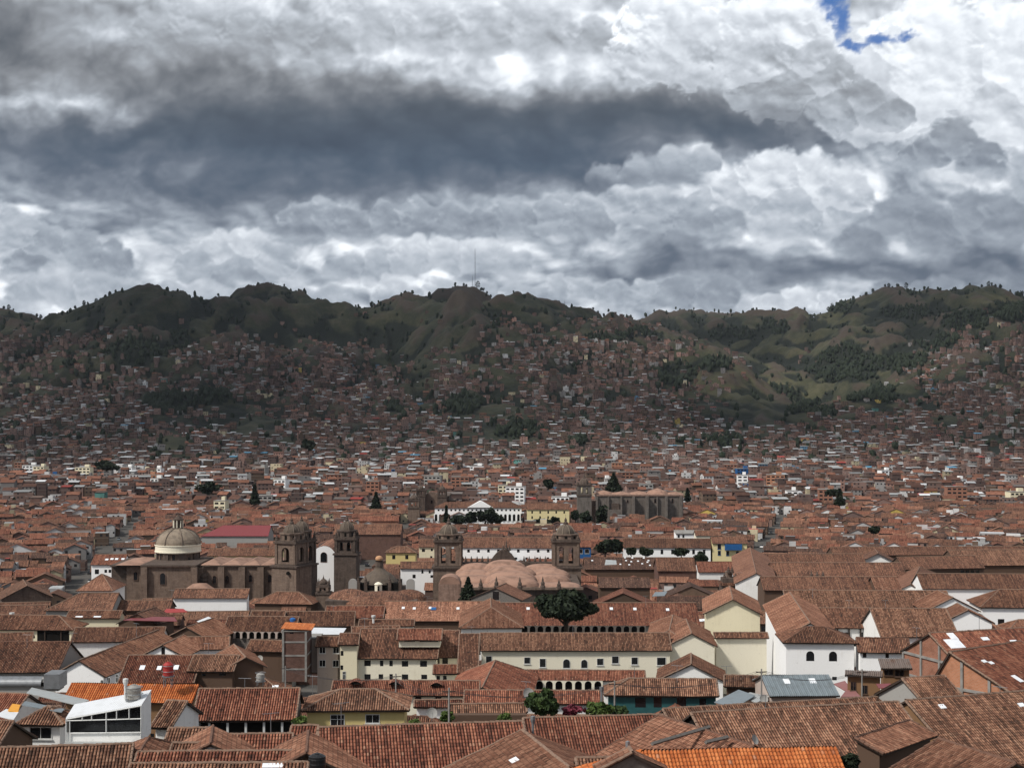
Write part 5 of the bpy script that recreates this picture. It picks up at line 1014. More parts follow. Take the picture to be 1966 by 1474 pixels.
# zinc canopy at left edge
cz=empty('zinc_canopy',(xc(50,228),228,20),'long rounded zinc canopy over a grey balcony at the left edge','canopy')
mb=MB(); A_=P(-40,1300,230); B_=P(84,1300,230); K=8
for k in range(K):
    a0,a1=math.pi*k/K*.6,math.pi*(k+1)/K*.6; f=lambda a,p: p+Vector((0,-1.2*math.sin(a)*1.2,1.0*math.cos(a)-.8))
    mb.poly([f(a1,A_),f(a1,B_),f(a0,B_),f(a0,A_)])
mb.build('canopy_sheet',[M['metal']],cz)
BX(cz,'balcony_wall',-40,112,1306,1326,229,3,'grey'); BX(cz,'end_bay',84,114,1294,1322,228.5,4,'metal')
for i in range(9): BX(cz,'opening',-20+i*12,-12+i*12,1310,1317,228.9,.2,'dark')
# glazed terrace
g0=empty('glazed_terrace',P(200,1424,131),'glazed rooftop room with sloping white metal roof and thin white frames','roof room')
Dg=132.; Lx,Rx=127,270
def gp(x,y,D=Dg): return P(x,y,D)
mb=MB(); R_=[P(126,1378,132),P(272,1352,132),P(291,1323,136),P(143,1351,136)]; mb.prism([p-Z3*.12 for p in R_],R_); mb.build('roof',[M['wmetal']],g0)
mb=MB(); a,b=gp(127,1425),gp(272,1425); mb.poly([a,b,gp(272,1405),gp(127,1405)]); e1=P(290,1325,136); e2=P(143,1353,136); mb.poly([b,Vector((e1.x,e1.y,b.z)),e1,gp(272,1355)]); mb.poly([a,gp(127,1379),e2,Vector((e2.x,e2.y,a.z))]); mb.poly([Vector((e1.x,e1.y,b.z)),Vector((e2.x,e2.y,a.z)),e2,e1]); mb.build('wall',[M['white']],g0)
mb=MB(); mb.poly([gp(135,1405,132.3),gp(270,1405,132.3),gp(270,1357,132.3),gp(135,1377,132.3)]); mb.build('pane',[M['glass']],g0)
for (x0,y0,x1,y1) in ((127,1380,272,1354),(127,1383,272,1379),(134,1407,272,1405),(134,1382,134,1426),(127,1380,127,1426),(158,1376,158,1382),(176,1373,176,1382),(204,1366,204,1408),(224,1363,224,1381),(248,1358,248,1380),(271,1354,271,1426)): mb=MB(); mb.bar(P(x0,y0,131.9),P(x1,y1,131.9),.055,n=4); mb.build('frame_bar',[M['frame']],g0)
for i in range(6): mb=MB(); x=163+i*2.5; y=1400-i*4.2; c=P(x,y,133.1); mb.box(c,(.9,.25,.05),(1,0,0)); mb.build('stair_tread',[M['metal']],g0)
mb=MB(); Q=[P(122,1430,128),P(250,1432,128),P(252,1421,133),P(126,1420,133)]; mb.prism([p-Z3*.15 for p in Q],Q); mb.build('lower_canopy',[M['lmetal']],g0)
def tank(label,px,py,D,r,h,mat,legs=0,name='water_tank',cat='water tank',group=None):
    c=P(px,py,D); t=empty(name,c,label,cat,group); mb=MB(); b=legs
    mb.lathe(c+Z3*b,[(r*.9,0),(r,.06),(r,h*.3),(r*1.03,h*.32),(r,h*.36),(r,h*.62),(r*1.03,h*.64),(r,h*.68),(r,h*.8),(r*.55,h*.95),(r*.3,h*.96),(r*.3,h),(.001,h*1.02)],20); mb.build('tank_body',[M[mat]],t)
    if legs:
        for k in range(4): a=math.pi/4+k*math.pi/2; mb=MB(); p=c+Vector((math.cos(a)*r,math.sin(a)*r,0)); mb.bar(p,p+Z3*(legs+.1),.05,n=5); mb.build('leg',[M['metal']],t)
        mb=MB(); mb.lathe(c+Z3*(legs-.08),[(r*1.25,0),(r*1.25,.08),(.001,.09)],12,smooth=False); mb.build('platform',[M['metal']],t)
        for zz in (.5,1.1): 
            mb=MB(); 
            for k in range(12): a0=2*math.pi*k/12; a1=2*math.pi*(k+1)/12; mb.bar(c+Vector((math.cos(a0)*r*1.25,math.sin(a0)*r*1.25,legs+zz)),c+Vector((math.cos(a1)*r*1.25,math.sin(a1)*r*1.25,legs+zz)),.03,n=4,cap=False)
            mb.build('rail',[M['metal']],t)
    return t
tank('stainless steel water tank with railing on the white terrace roof',257,1349,134,.62,1.35,'steel',.35)
tank('red water tank on a red stand above the new orange roof',323,1318,160,.55,1.5,'redp',1.2)
tank('black plastic water tank at the foot of the largest central bottom roof',609,1474,108,.62,1.1,'black')
tank('white and grey tank on thin legs left of the pink rendered house',500,1315,200,.55,1.1,'grey',.6)
tank('blue water tank with white lid above the brick tower house',562,1197,305,.6,1.3,'bluetank')
def flue(label,px,py,D,h,r,mat,cap=True,name='chimney_flue',cat='chimney'):
    c=P(px,py,D); t=empty(name,c,label,cat); mb=MB(); mb.bar(c-Z3*.4,c+Z3*h,r,n=10); mb.build('pipe',[M[mat]],t)
    if cap: mb=MB(); mb.lathe(c+Z3*h,[(r*1.1,-.25),(r*1.9,.05),(r*1.9,.35),(.001,.42)],10 if mat!='metal' else 4,smooth=False); mb.build('cowl',[M[mat]],t)
    return t
flue('grey metal flue with square cowl on the bright red-orange roof',1023,1409,123,1.15,.11,'metal')
flue('white flue beside the stainless steel water tank',241,1348,134.5,1.8,.13,'frame')
flue('white chimney with round cap on the low brown roof left of the cloister',717,1199,291,1.5,.22,'frame')
flue('thin grey vent pipe left of the turquoise walled house',1155,1352,172,1.7,.14,'metal')
flue('short stub vent on the new orange tiled roof at the bottom',1205,1441,101,.3,.08,'metal')
flue('pale round cap vent above the dark brown roof at the left edge',23,1184,322,.6,.3,'frame')
for (x0,y0,x1,y1,D0_,D1_) in ((1252,1436,1362,1403,112,119),(1355,1433,1397,1423,111.5,114)):
    a=P(x0,y0,D0_); b=P(x1,y1,D1_); mb=MB(); d=(b-a); mb.bar(a+Z3*.35,b+Z3*.35,.16,n=4); c=(a+b)/2; o=mb.build('timber_beam',[M['gwood']],None,origin=a); tag(o,'long dark beam lying on the pale rough roof' if x0<1300 else 'shorter dark beam lying lower on the pale rough roof','beam')
# eyebrow dormers of the red roof
for i,(x,y) in enumerate(((683,1311),(758,1312),(838,1314))):
    c=P(x,y,206.5); t=empty('eyebrow_dormer',c,['left','middle','right'][i]+' eyebrow dormer on the red roof in front of the cream building','dormer','eyebrow dormers on the red roof')
    mb=MB(); K=8; a_=[Vector((c.x-.9+1.8*k/K,c.y-.7,c.z+.42*math.sin(math.pi*k/K))) for k in range(K+1)]
    for k in range(K): mb.poly([a_[k],a_[k+1],a_[k+1]+Vector((0,1.6,.15)),a_[k]+Vector((0,1.6,.15))])
    mb.build('hood',[M['r_red']],t); mb=MB(); mb.poly([a_[0]+Vector((0,.12,-.05))]+[p+Vector((0,.12,-.05)) for p in a_[1:]]); mb.build('opening',[M['dark']],t)
def dish(label,px,py,D,r,az_,group=None):
    c=P(px,py,D); t=empty('satellite_dish',c,label,'satellite dish',group); d=Vector((math.sin(az_),-math.cos(az_),.5)).normalized(); q_=d.to_track_quat('Z','Y').to_matrix(); mb=MB()
    for j in range(3):
        for i in range(14):
            f=lambda jj,ii: c+Z3*.5+q_@Vector((r*jj/3*math.cos(2*math.pi*ii/14),r*jj/3*math.sin(2*math.pi*ii/14),.25*r*(jj/3)**2))
            mb.poly([f(j+1,i),f(j+1,i+1),f(j,i+1),f(j,i)] if j else [f(1,i),f(1,i+1),f(0,0)],smooth=True)
    mb.build('reflector',[M['grey']],t); mb=MB(); mb.bar(c-Z3*.3,c+Z3*.5,.03,n=5); mb.build('mast',[M['metal']],t); mb=MB(); mb.bar(c+Z3*.5+q_@Vector((0,-r*.9,.2)),c+Z3*.5+q_@Vector((0,0,r*.8)),.015,n=4); mb.build('feed_arm',[M['metal']],t); return t
dish('grey satellite dish on a mast by the green hedge right of the yellow house',829,1378,150,.55,.3); dish('white satellite dish behind the dark verandah roof at left of centre',499,1271,232,.6,-.4)
dish('white satellite dish beside the round green bush',1014,1340,172,.7,.4); dish('small grey dish at the right end of the pale rough roof with beams',1448,1432,113,.4,.9); dish('dark dish low on the pale rough roof edge near the new orange roof',1466,1350,165,.5,.2)
# courtyard void and low garden walls
b_=BX(None,'garden_wall',862,1010,1372,1392,150,1,'adobe'); tag(b_,'brown adobe garden wall topped with hedge behind the largest bottom roof','wall')
def masts(label,px,yb,yt,D,w_,name='radio_mast'):
    b=P(px,yb,D); z1=zc(yt,D); t=empty(name,b,label,'radio mast'); mb=MB(); 
    L=[Vector((b.x+w_*math.cos(a),b.y+w_*math.sin(a),b.z-4)) for a in (0,2.1,4.2)]; T=[Vector((b.x+.2*math.cos(a),b.y+.2*math.sin(a),z1)) for a in (0,2.1,4.2)]
    for p,q_ in zip(L,T): mb.bar(p,q_,.22,n=4)
    n_=10
    for k in range(n_):
        f,g=k/n_,(k+1)/n_
        for i in range(3): mb.bar(L[i].lerp(T[i],f),L[(i+1)%3].lerp(T[(i+1)%3],g),.12,n=3,cap=False)
    mb.build('lattice',[M['metal']],t); mb=MB(); mb.bar(Vector((b.x,b.y,z1)),Vector((b.x,b.y,z1+4)),.12,n=4); mb.build('antenna',[M['metal']],t)
# ---------------------------------------------------------------- trees
def tree(label,c,rx,rz,th,n=1500,leaf=.4,mat='leafd',name='broadleaf_tree',cat='tree',group=None,shape='round',seed=0,root=None):
    """tapered trunk and limbs; crown of many small leaf clumps gathered in uneven lobes"""
    r=np.random.default_rng(seed+99); c=Vector(c); t=empty(name,c,label,cat,group)
    top=c+Z3*(th+rz*.8); mb=MB(); tr=max(.06,rx*.06); mb.bar(c-Z3*.5,c+Z3*th,tr*1.3,n=7,r2=tr); mb.bar(c+Z3*th,c+Z3*(th+rz*1.2),tr,n=6,r2=tr*.3)
    for k in range(6):
        a=k*1.05+r.random(); e=Vector((math.cos(a)*rx*.6,math.sin(a)*rx*.6,th+rz*(.5+.9*r.random()))); mb.bar(c+Z3*th*(.7+.3*r.random()),c+e,tr*.5,n=5,r2=tr*.12)
    mb.build('trunk',[M['bark']],t)
    if shape=='cone':
        h=r.random(n)**1.3; rad=rx*(1-h)*(.55+.45*np.sin(h*26)**2); a=r.random(n)*6.283; rr=rad*np.sqrt(.25+.75*r.random(n)); P_=np.stack([np.cos(a)*rr,np.sin(a)*rr,th*.4+h*2*rz],-1)
    elif shape=='column':
        h=r.random(n); rad=rx*np.sin(np.clip(h*.92+.08,0,1)*math.pi)**.55*(1+.25*fbm(h*5,h*0+seed,3)); a=r.random(n)*6.283; rr=rad*np.sqrt(.3+.7*r.random(n)); P_=np.stack([np.cos(a)*rr,np.sin(a)*rr,th*.3+h*2*rz],-1)
    else:
        nl=24; L=r.normal(size=(nl,3)); L/=np.linalg.norm(L,axis=1)[:,None]; L*=np.array([rx,rx,rz])*(.35+.42*r.random(nl))[:,None]; lr=(.17+.20*r.random(nl))
        k=r.integers(0,nl,n); d=r.normal(size=(n,3)); d/=np.linalg.norm(d,axis=1)[:,None]; d*=(.55+.45*r.random(n))[:,None]
        P_=L[k]+d*(lr[k][:,None])*np.array([rx,rx,rz])*1.15; P_[:,2]+=th+rz*.85
    ax=r.normal(size=(n,3)); ax/=np.linalg.norm(ax,axis=1)[:,None]; bx=np.cross(ax,r.normal(size=(n,3))); bx/=np.linalg.norm(bx,axis=1)[:,None]; s=leaf*(.5+r.random(n))[:,None]
    co=np.stack([P_-ax*s-bx*s*.6,P_+ax*s*.9-bx*s*.7,P_+ax*s+bx*s*.6,P_-ax*s*.7+bx*s*.8],1).reshape(-1,3)+np.array(c); f=np.arange(4*n).reshape(n,4)
    mb=MB(); mb.block(co,f,np.zeros((4*n,2)),0); mb.build('crown',[M[mat]],t); return t
def T(label,px,pyb,D,wpx,hpx,**k):
    s=D/F; c=P(px,pyb,D); th=k.pop('th',.25)*hpx*s; rz=(hpx*s-th)/2; return tree(label,c,wpx*s/2,rz,th,seed=int(px*7+pyb),**k)
T('very large dark spreading tree rising out of the red tiled cloister',1087,1216,322,134,94,n=6800,leaf=.38,th=.20)
T('dark conifer in front of the pink cathedral vaults',899,1156,415,44,50,n=1500,leaf=.35,shape='cone',th=.1)
T('round green bush with a thin top behind the bright red-orange roof',1042,1378,148,74,58,n=3200,leaf=.17,mat='leaf',th=.1,name='bush')
T('small pink flowering shrub beside the round green bush',1100,1376,150,48,24,n=900,leaf=.13,mat='bloom',th=.1,name='bush')
T('bright green shrub with dead branches right of the pink shrub',1150,1378,150,60,36,n=1400,leaf=.15,mat='leafl',th=.1,name='bush')
T('pale green shrub below the turquoise walled house',1186,1376,152,40,24,n=900,leaf=.15,mat='leaf',th=.1,name='bush')
T('small green bush at the left foot of the yellow house',577,1393,142,32,20,n=800,leaf=.13,mat='leafl',th=.1,name='bush')
T('small green bush at the right foot of the yellow house',795,1393,142,26,14,n=500,leaf=.13,mat='leafl',th=.1,name='bush')
T('bright green hedge on the brown garden wall',860,1388,148,32,26,n=1000,leaf=.14,mat='leafl',th=.05,name='bush')
T('low green hedge end right of the brown garden wall',968,1388,146,34,22,n=900,leaf=.14,mat='leafl',th=.05,name='bush')
T('dark leafy shrub in the black courtyard at the bottom edge',1632,1476,101,46,34,n=1500,leaf=.1,mat='leafd',th=.1,name='bush')
T('tuft of green weeds on the ridge of the broad brown right-hand roof',1802,1212,276,16,12,n=160,leaf=.15,mat='leaf',th=.05,name='bush')
for (x,yb,D,w_,h,sh,lb) in ((1162,1066,590,46,34,'round','dark leafy plaza tree at the left end of the long shuttered white building'),(1184,1064,592,26,32,'round','narrow plaza tree second along the long shuttered white building'),
 (1212,1066,585,22,16,'round','small dark tree under the third window of the long shuttered white building'),(1240,1067,585,30,18,'round','low round tree before the middle of the long shuttered white building'),(1308,1068,585,34,18,'round','wide low tree before the right half of the long shuttered white building'),
 (1345,1096,560,30,46,'round','tall rounded dark tree at the right end of the long shuttered white building'),(1156,1012,850,30,48,'round','tall dark tree left of the red church door'),(1125,1008,880,26,30,'round','dark tree at the foot of the square church tower'),(1105,1000,900,20,22,'round','dark tree beside the pale yellow two-storey building'),
 (857,1008,885,12,40,'cone','slim dark conifer before the left part of the white school arcade'),(880,1008,880,30,22,'round','dark rounded tree before the white school arcade, right of the slim conifer'),(905,1006,885,26,30,'round','dark tree left of the school pediment'),(932,1008,880,46,42,'round','largest dark tree before the school pediment'),(952,1008,880,30,24,'round','dark tree right of the school pediment'),
 (1040,1006,890,44,10,'round','low dark hedge-like trees under the pale yellow two-storey building'),(1066,1006,888,20,14,'round','rounded tree at the right foot of the pale yellow two-storey building'),(722,979,985,26,36,'cone','dark conifer right of the dark towerless block, left of the twin-towered far church'),(489,968,1010,24,40,'cone','dark conifer above the crimson roofed hall'),
 (400,949,1100,56,26,'round','broad dark tree group left of the yellow flats in the valley'),(1178,944,1010,40,38,'cone','big layered conifer behind the buttressed church'),(1320,962,940,14,26,'cone','small conifer at the right end of the buttressed church'),(1612,970,850,24,34,'cone','dark conifer among the roofs on the right'),(1600,952,870,36,14,'round','flat dark tree beside the right-hand conifer'),
 (1678,1024,700,24,16,'round','clipped dark tree in a walled garden on the right'),(592,866,1400,30,26,'round','round dark tree on the valley floor left of centre'),(205,905,1290,50,24,'round','dark green tree group at the foot of the bare left ravine'),(1054,938,1050,22,22,'round','dark tree above the pale yellow two-storey building')):
    T(lb,x,yb,D,w_,h,n=1100 if w_*D>15000 else 500,leaf=.55*D/700,shape=sh,th=.12,name='conifer' if sh=='cone' else 'broadleaf_tree')
def crest(px):
    u=(px-CX)/F; ds=np.arange(2500,5400,15.); z=hz(u*ds,ds); i=int(np.argmax((z-CAMZ)/ds)); return float(ds[i]),float(z[i])
k=0
for px,h in ((4,11),(14,12),(24,9),(70,10),(78,11),(96,8),(146,9),(164,10),(172,9),(181,13),(190,10),(200,12),(210,9),(222,12),(684,9),(716,14),(893,14),(899,12),(914,16),(921,12),(926,15),(934,16),(942,12),(1140,9),(1150,10),(1162,9),(1172,8),(1440,11),(1450,9),(1486,10),(1544,12),(1560,10),(1576,13),(1592,18),(1600,16),(1612,13),(1624,12),(1636,14),(1650,13),(1662,12),(1676,11),(1700,14),(1708,13),(1716,15),(1726,14),(1736,16),(1746,14),(1754,12),(1830,10),(1862,11),(1886,14),(1900,12),(1914,13),(1924,15),(1936,12),(1948,14),(1960,16)):
    d_,z_=crest(px); k+=1; side='far left shoulder' if px<120 else 'first left hill' if px<240 else 'low middle crest' if px<800 else 'antenna hill top' if px<1000 else 'slope right of the antenna hill' if px<1200 else 'distant ridge right of the gap' if px<1580 else 'right-hand wooded crest'
    hh_=h*(.45+.75*((k*37)%11)/10); h=hh_; px+=((k*53)%9-4)*.9; tree('eucalyptus silhouetted on the skyline of the '+side,((px-CX)/F*d_,d_,z_-1),h*.34,h*.42,h*.12,n=150,leaf=.85,shape='column' if k%3 else 'round',name='skyline_tree',group='skyline trees on the '+side,seed=k)
d_,z_=crest(911); masts('tall thin lattice mast on top of the antenna hill',912,HY-F*(z_-CAMZ)/d_,478,d_,1.6)
d_,z_=crest(908); masts('short mast beside the tall one on the antenna hill',907,HY-F*(z_-CAMZ)/d_,530,d_-6,1.2)
d_,z_=crest(1084); masts('lattice mast on the ridge right of the antenna hill',1084,HY-F*(z_-CAMZ)/d_,578,d_,2.0)
# ---------------------------------------------------------------- filling the town between
OC=np.zeros((1300,760),bool); OX,OY=-380,0     # 1 m cells
def inpoly(X,Y,p):
    ins=np.zeros(X.shape,bool); n=len(p)
    for i in range(n):
        (x0,y0),(x1,y1)=p[i],p[(i+1)%n]
        if y0==y1: continue
        ins^=((y0>Y)!=(y1>Y))&(X<(x1-x0)*(Y-y0)/(y1-y0)+x0)
    return ins
def occ(p,mark=True,pad=.4):
    xs=[a for a,b in p]; ys=[b for a,b in p]; i0,i1=int(min(ys)-OY-1),int(max(ys)-OY+2); j0,j1=int(min(xs)-OX-1),int(max(xs)-OX+2)
    i0=max(i0,0); j0=max(j0,0); i1=min(i1,OC.shape[0]); j1=min(j1,OC.shape[1])
    if i1<=i0 or j1<=j0: return 1.0
    Yg,Xg=np.mgrid[i0:i1,j0:j1]; ins=inpoly(Xg+OX+.5,Yg+OY+.5,p)
    if mark: OC[i0:i1,j0:j1]|=ins; return 0
    return (OC[i0:i1,j0:j1]&ins).sum()/max(1,ins.sum())
for p in HOUSES: occ(p)
STREETS=[((-118,410),(-161,553),4),((-161,553),(-256,1023),4),((-60,500),(-62,607),4),((-62,607),(-64,950),4),((84,560),(104,648),4),((104,648),(189,1023),4)]
for (a,b,w_) in STREETS:
    a=Vector((*a,0)); b=Vector((*b,0)); u=(b-a).normalized(); n=Vector((-u.y,u.x,0)); occ([(p.x,p.y) for p in (a-n*w_,b-n*w_,b+n*w_,a+n*w_)])
occ([(-60,862),(60,862),(60,918),(-60,918)]); occ([(55,570),(140,560),(142,598),(56,598)])   # squares with trees
for q_ in ([(-6,214),(36,214),(36,263),(-6,263)],[(-2,296),(92,296),(92,340),(-2,340)],[(-30,222),(-8,222),(-8,251),(-30,251)],[(-62,140),(-24,140),(-24,152),(-62,152)],[(40,205),(66,205),(66,227),(40,227)]): occ(q_)
occ([(-35,398),(65,398),(65,432),(-35,432)])
LM=[('domed stone church',-106,462),('white arch-topped chapel',-60,492),('cathedral towers',8,470),('ribbed dome church',-35,392),('black courtyard',52,108),('white house with arched windows',46,228),('long cream building',10,264),('plaza trees',72,592),('blue balcony house',85,598),('white school arcade',-22,925),('crimson roofed hall',-130,700),('stone bell gable',81,396),('tall cream gabled hall',46,320),('left street',-165,560),('middle street',-62,600),('right street',108,650),('red tiled cloister',15,342),('zinc canopy',-74,228),('yellow hipped house',-46,152),('brick tower house',-37,248),('ornate stone church',65,420),('buttressed church',74,925),('pale yellow long building',-96,560)]
def describe(x,y,tone,kind):
    b=min(LM,key=lambda l:math.hypot((l[1]-x)*1.6,(l[2]-y)))
    dx,dy=x-b[1],y-b[2]; d=math.hypot(dx,dy); near='just ' if d<30 else ('' if d<70 else 'well ')
    rel=('behind' if dy>0 else 'in front of') if abs(dy)>abs(dx)*1.2 else ('right of' if dx>0 else 'left of')
    if near=='well ' and rel=='behind': near='far '
    return f'{tone} {kind} {near}{rel} the {b[0]}'
def phi_at(x): return float(np.interp(x,[-300,-150,-60,60,150,320],[-.24,-.2,-.02,.08,.24,.34]))
AUTO=[]
FARG=[]   # further gabled houses, gathered into one mass
rr=random.Random(5)
y=150.
while y<1080:
    dep=rr.uniform(8.5,13)*(1.0 if y<480 else .78); x=-.40*y-10+rr.uniform(0,8); lim=.42*y+10
    while x<lim:
        wd_=(rr.uniform(9,22) if rr.random()<.7 else rr.uniform(6,9))*(1 if y<480 else .68); cx_=x+wd_/2; ph=phi_at(cx_)+rr.uniform(-.05,.05); u=Vector((math.cos(ph),-math.sin(ph),0)); n=Vector((-u.y,u.x,0))
        perp=rr.random()<.30; c=Vector((cx_,y+rr.uniform(-1.5,1.5),0)); a,b=(wd_*.94,dep) 
        q_=[c-u*a/2-n*b/2,c+u*a/2-n*b/2,c+u*a/2+n*b/2,c-u*a/2+n*b/2]
        if occ([(p.x,p.y) for p in q_],False)<.12 and rr.random()<.97:
            occ([(p.x,p.y) for p in q_]); AUTO.append((c,u,n,a,b,perp))
        x+=wd_+(.3 if rr.random()<.8 else rr.uniform(2,6))
    y+=dep+(1.2 if rr.random()<.6 else rr.uniform(3,6))
AUTO.sort(key=lambda t:t[0].y)
NIND=205
recs=[]; seen={}
for i,(c,u,n,a,b,perp) in enumerate(AUTO):
    g_=ground_z(c.x,c.y); 
    if i>=NIND: FARG.append((c,u,n,a,b,perp,g_)); continue
    roof=rr.choices(['r_brown','r_red','r_light','r_tan','r_dark'],[5,3,3,2,2])[0]; wall=rr.choices(['white','bwhite','cream','adobe','grey','dbrick','yellow','brick'],[5,4,3,4,2,2,.6,2])[0]
    hh=rr.uniform(4.6,7.4) if c.y>340 else rr.uniform(2.4,3.3)
    uu,nn,L,dp=(u,n,a,b) if not perp else (-n,u,b,a)
    if perp: dp=min(dp,12)
    st=c-uu*L/2-nn*dp/2; A=Vector((st.x,st.y,g_+hh)); tone={'r_brown':'brown','r_red':'red-brown','r_light':'light orange','r_tan':'tan','r_dark':'dark brown'}[roof]; wn_={'white':'white','bwhite':'bright white','cream':'cream','adobe':'adobe','grey':'grey','dbrick':'dark brick','yellow':'yellow','brick':'brick'}[wall]
    t=rr.uniform(.36,.5); win=[]
    ends=rr.choice(['gg','gg','gg','hh','gh','hg'])
    kind='house' if not perp else 'gable-front house'
    lab=describe(c.x,c.y,f'{tone} roofed {wn_}',kind)
    def ex(root,g,n_=rr.choice([0,2,3,4]),two=hh>6.2):
        Lw=(g['w1']-g['w0']).length
        for k in range(n_ if c.y>300 else 0):
            for lv in range(2 if two else 1):
                p=g['w0']+g['u']*Lw*(k+.5)/n_; window(root,Vector((p.x,p.y,g['ze']-1.2-2.6*lv))-g['n']*.02,-g['n'],.95,1.2,'r',None,D=500)
    o=house3(lab,A,uu,nn,L,dp/2,dp/2,t,ends,wall,roof,win,(),.4,.25,'tiled_house','house',None,'tiled houses of the old town',None,None,'ridge' if rr.random()<.5 else 'mortar',extra=ex)
    if rr.random()<.3:
        nf=g_n=(uu.cross(nn*(dp/2)+Z3*(dp/2*t))).normalized(); 
        for q2 in range(rr.choice([1,2,3])):
            p=A+uu*L*rr.uniform(.2,.8)+(nn*(dp/2)+Z3*(dp/2*t))*rr.uniform(.3,.7)+nf*.15; sb=MB(); up=(nn*(dp/2)+Z3*(dp/2*t)).normalized(); sb.poly([p-uu*.5-up*.5,p+uu*.5-up*.5,p+uu*.5+up*.5,p-uu*.5+up*.5]); sb.build('skylight',[M['skyl']],o)
    recs.append((lab,(c.x/c.y),o))
from collections import defaultdict
by=defaultdict(list)
for l,a,o in recs: by[l].append((a,o))
ORD=['first','second','third','fourth','fifth','sixth','seventh','eighth','ninth','tenth','eleventh','twelfth']
for l,v in by.items():
    if len(v)>1:
        v.sort(key=lambda t:t[0])
        for k,(a,o) in enumerate(v): o['label']=l.replace('gable-front house','gabled house')+f', {ORD[min(k,11)]} from the left'
for l,a,o in recs:
    if len(o['label'].replace('-',' ').split())>16 or len(o['label'].split())>15: o['label']=o['label'].replace(' roofed','').replace(' from the left',' from left')
print('AUTO',len(AUTO),'HAND',NHAND)
# ---------------------------------------------------------------- far town and hillside houses
def farmat(name,col,win=.55,wcol=(.02,.02,.022)):
    m,q=newmat(name); u,v,_=q.sep(uvn(q)); hid=q.m('FLOOR',q.mul(u,.01)); r=wnoise(q,q.xyz(hid,1.,2.)); r2=wnoise(q,q.xyz(hid,5.,2.))
    U=q.m('FRACT',q.mul(u,1/2.9)); V=q.m('FRACT',q.mul(v,1/2.8)); cell=wnoise(q,q.xyz(q.m('FLOOR',q.mul(u,1/2.9)),q.m('FLOOR',q.mul(v,1/2.8)),3.))
    wmask=q.mul(q.mul(q.m('GREATER_THAN',U,.32),q.m('LESS_THAN',U,.72)),q.mul(q.m('GREATER_THAN',V,.35),q.m('LESS_THAN',V,.78))); wmask=q.mul(wmask,q.m('LESS_THAN',cell,win))
    slab=q.m('LESS_THAN',V,.10)
    t=q.mad(r,.7,.62); c=q.mix(1.0,col,q.xyz(t,t,t),'MULTIPLY'); g=q.new('ShaderNodeNewGeometry'); n=q.noise(g.outputs['Position'],.25,3,.6)
    c=q.mix(q.mul(q.sm(n,.45,.7),.4),c,tuple(a*.5 for a in col)); c=q.mix(q.mul(slab,.45),c,(.22,.20,.18)); c=q.mix(wmask,c,wcol); principled(q,c,.95,spec=.1); return m
FWALL=[farmat('far_brick',(.205,.132,.110)),farmat('far_dark_brick',(.120,.080,.070)),farmat('far_white',(.52,.51,.50)),farmat('far_cream',(.50,.43,.29)),farmat('far_grey',(.25,.235,.225)),farmat('far_blue',(.09,.18,.27)),farmat('far_adobe',(.12,.082,.060)),farmat('far_pink',(.34,.20,.16)),farmat('far_yellow',(.46,.34,.10)),farmat('far_green',(.10,.25,.22))]
def farroof(name,col,var=.35):
    m,q=newmat(name); u,v,_=q.sep(uvn(q)); hid=q.m('FLOOR',q.mul(u,.01)); r=wnoise(q,q.xyz(hid,7.,2.)); t=q.mad(r,.7,.62); g=q.new('ShaderNodeNewGeometry'); n=q.noise(g.outputs['Position'],.3,4,.65)
    c=q.mix(1.0,col,q.xyz(t,t,t),'MULTIPLY'); c=q.mix(q.mul(q.sm(n,.42,.66),var),c,tuple(a*.4 for a in col)); principled(q,c,.9,spec=.15); return m
FROOF=[farroof('far_concrete_roof',(.15,.13,.12)),farroof('far_rusty_roof',(.115,.078,.062)),farroof('far_orange_tile',(.19,.086,.056),.6),farroof('far_brown_tile',(.105,.055,.041),.6),farroof('far_white_sheet',(.52,.53,.54)),farroof('far_red_sheet',(.32,.06,.05)),farroof('far_blue_sheet',(.10,.28,.42)),farroof('far_grey_sheet',(.30,.31,.31))]
FM=FWALL+FROOF; NW=len(FWALL)
FM+=[M['r_brown'],M['r_red'],M['r_light'],M['r_dark']]
def quad(mb,p,mi,uv): b=len(mb.v); mb.v+=p; mb.f.append(tuple(range(b,b+len(p)))); mb.mi.append(mi); mb.sm.append(False); mb.uv+=uv
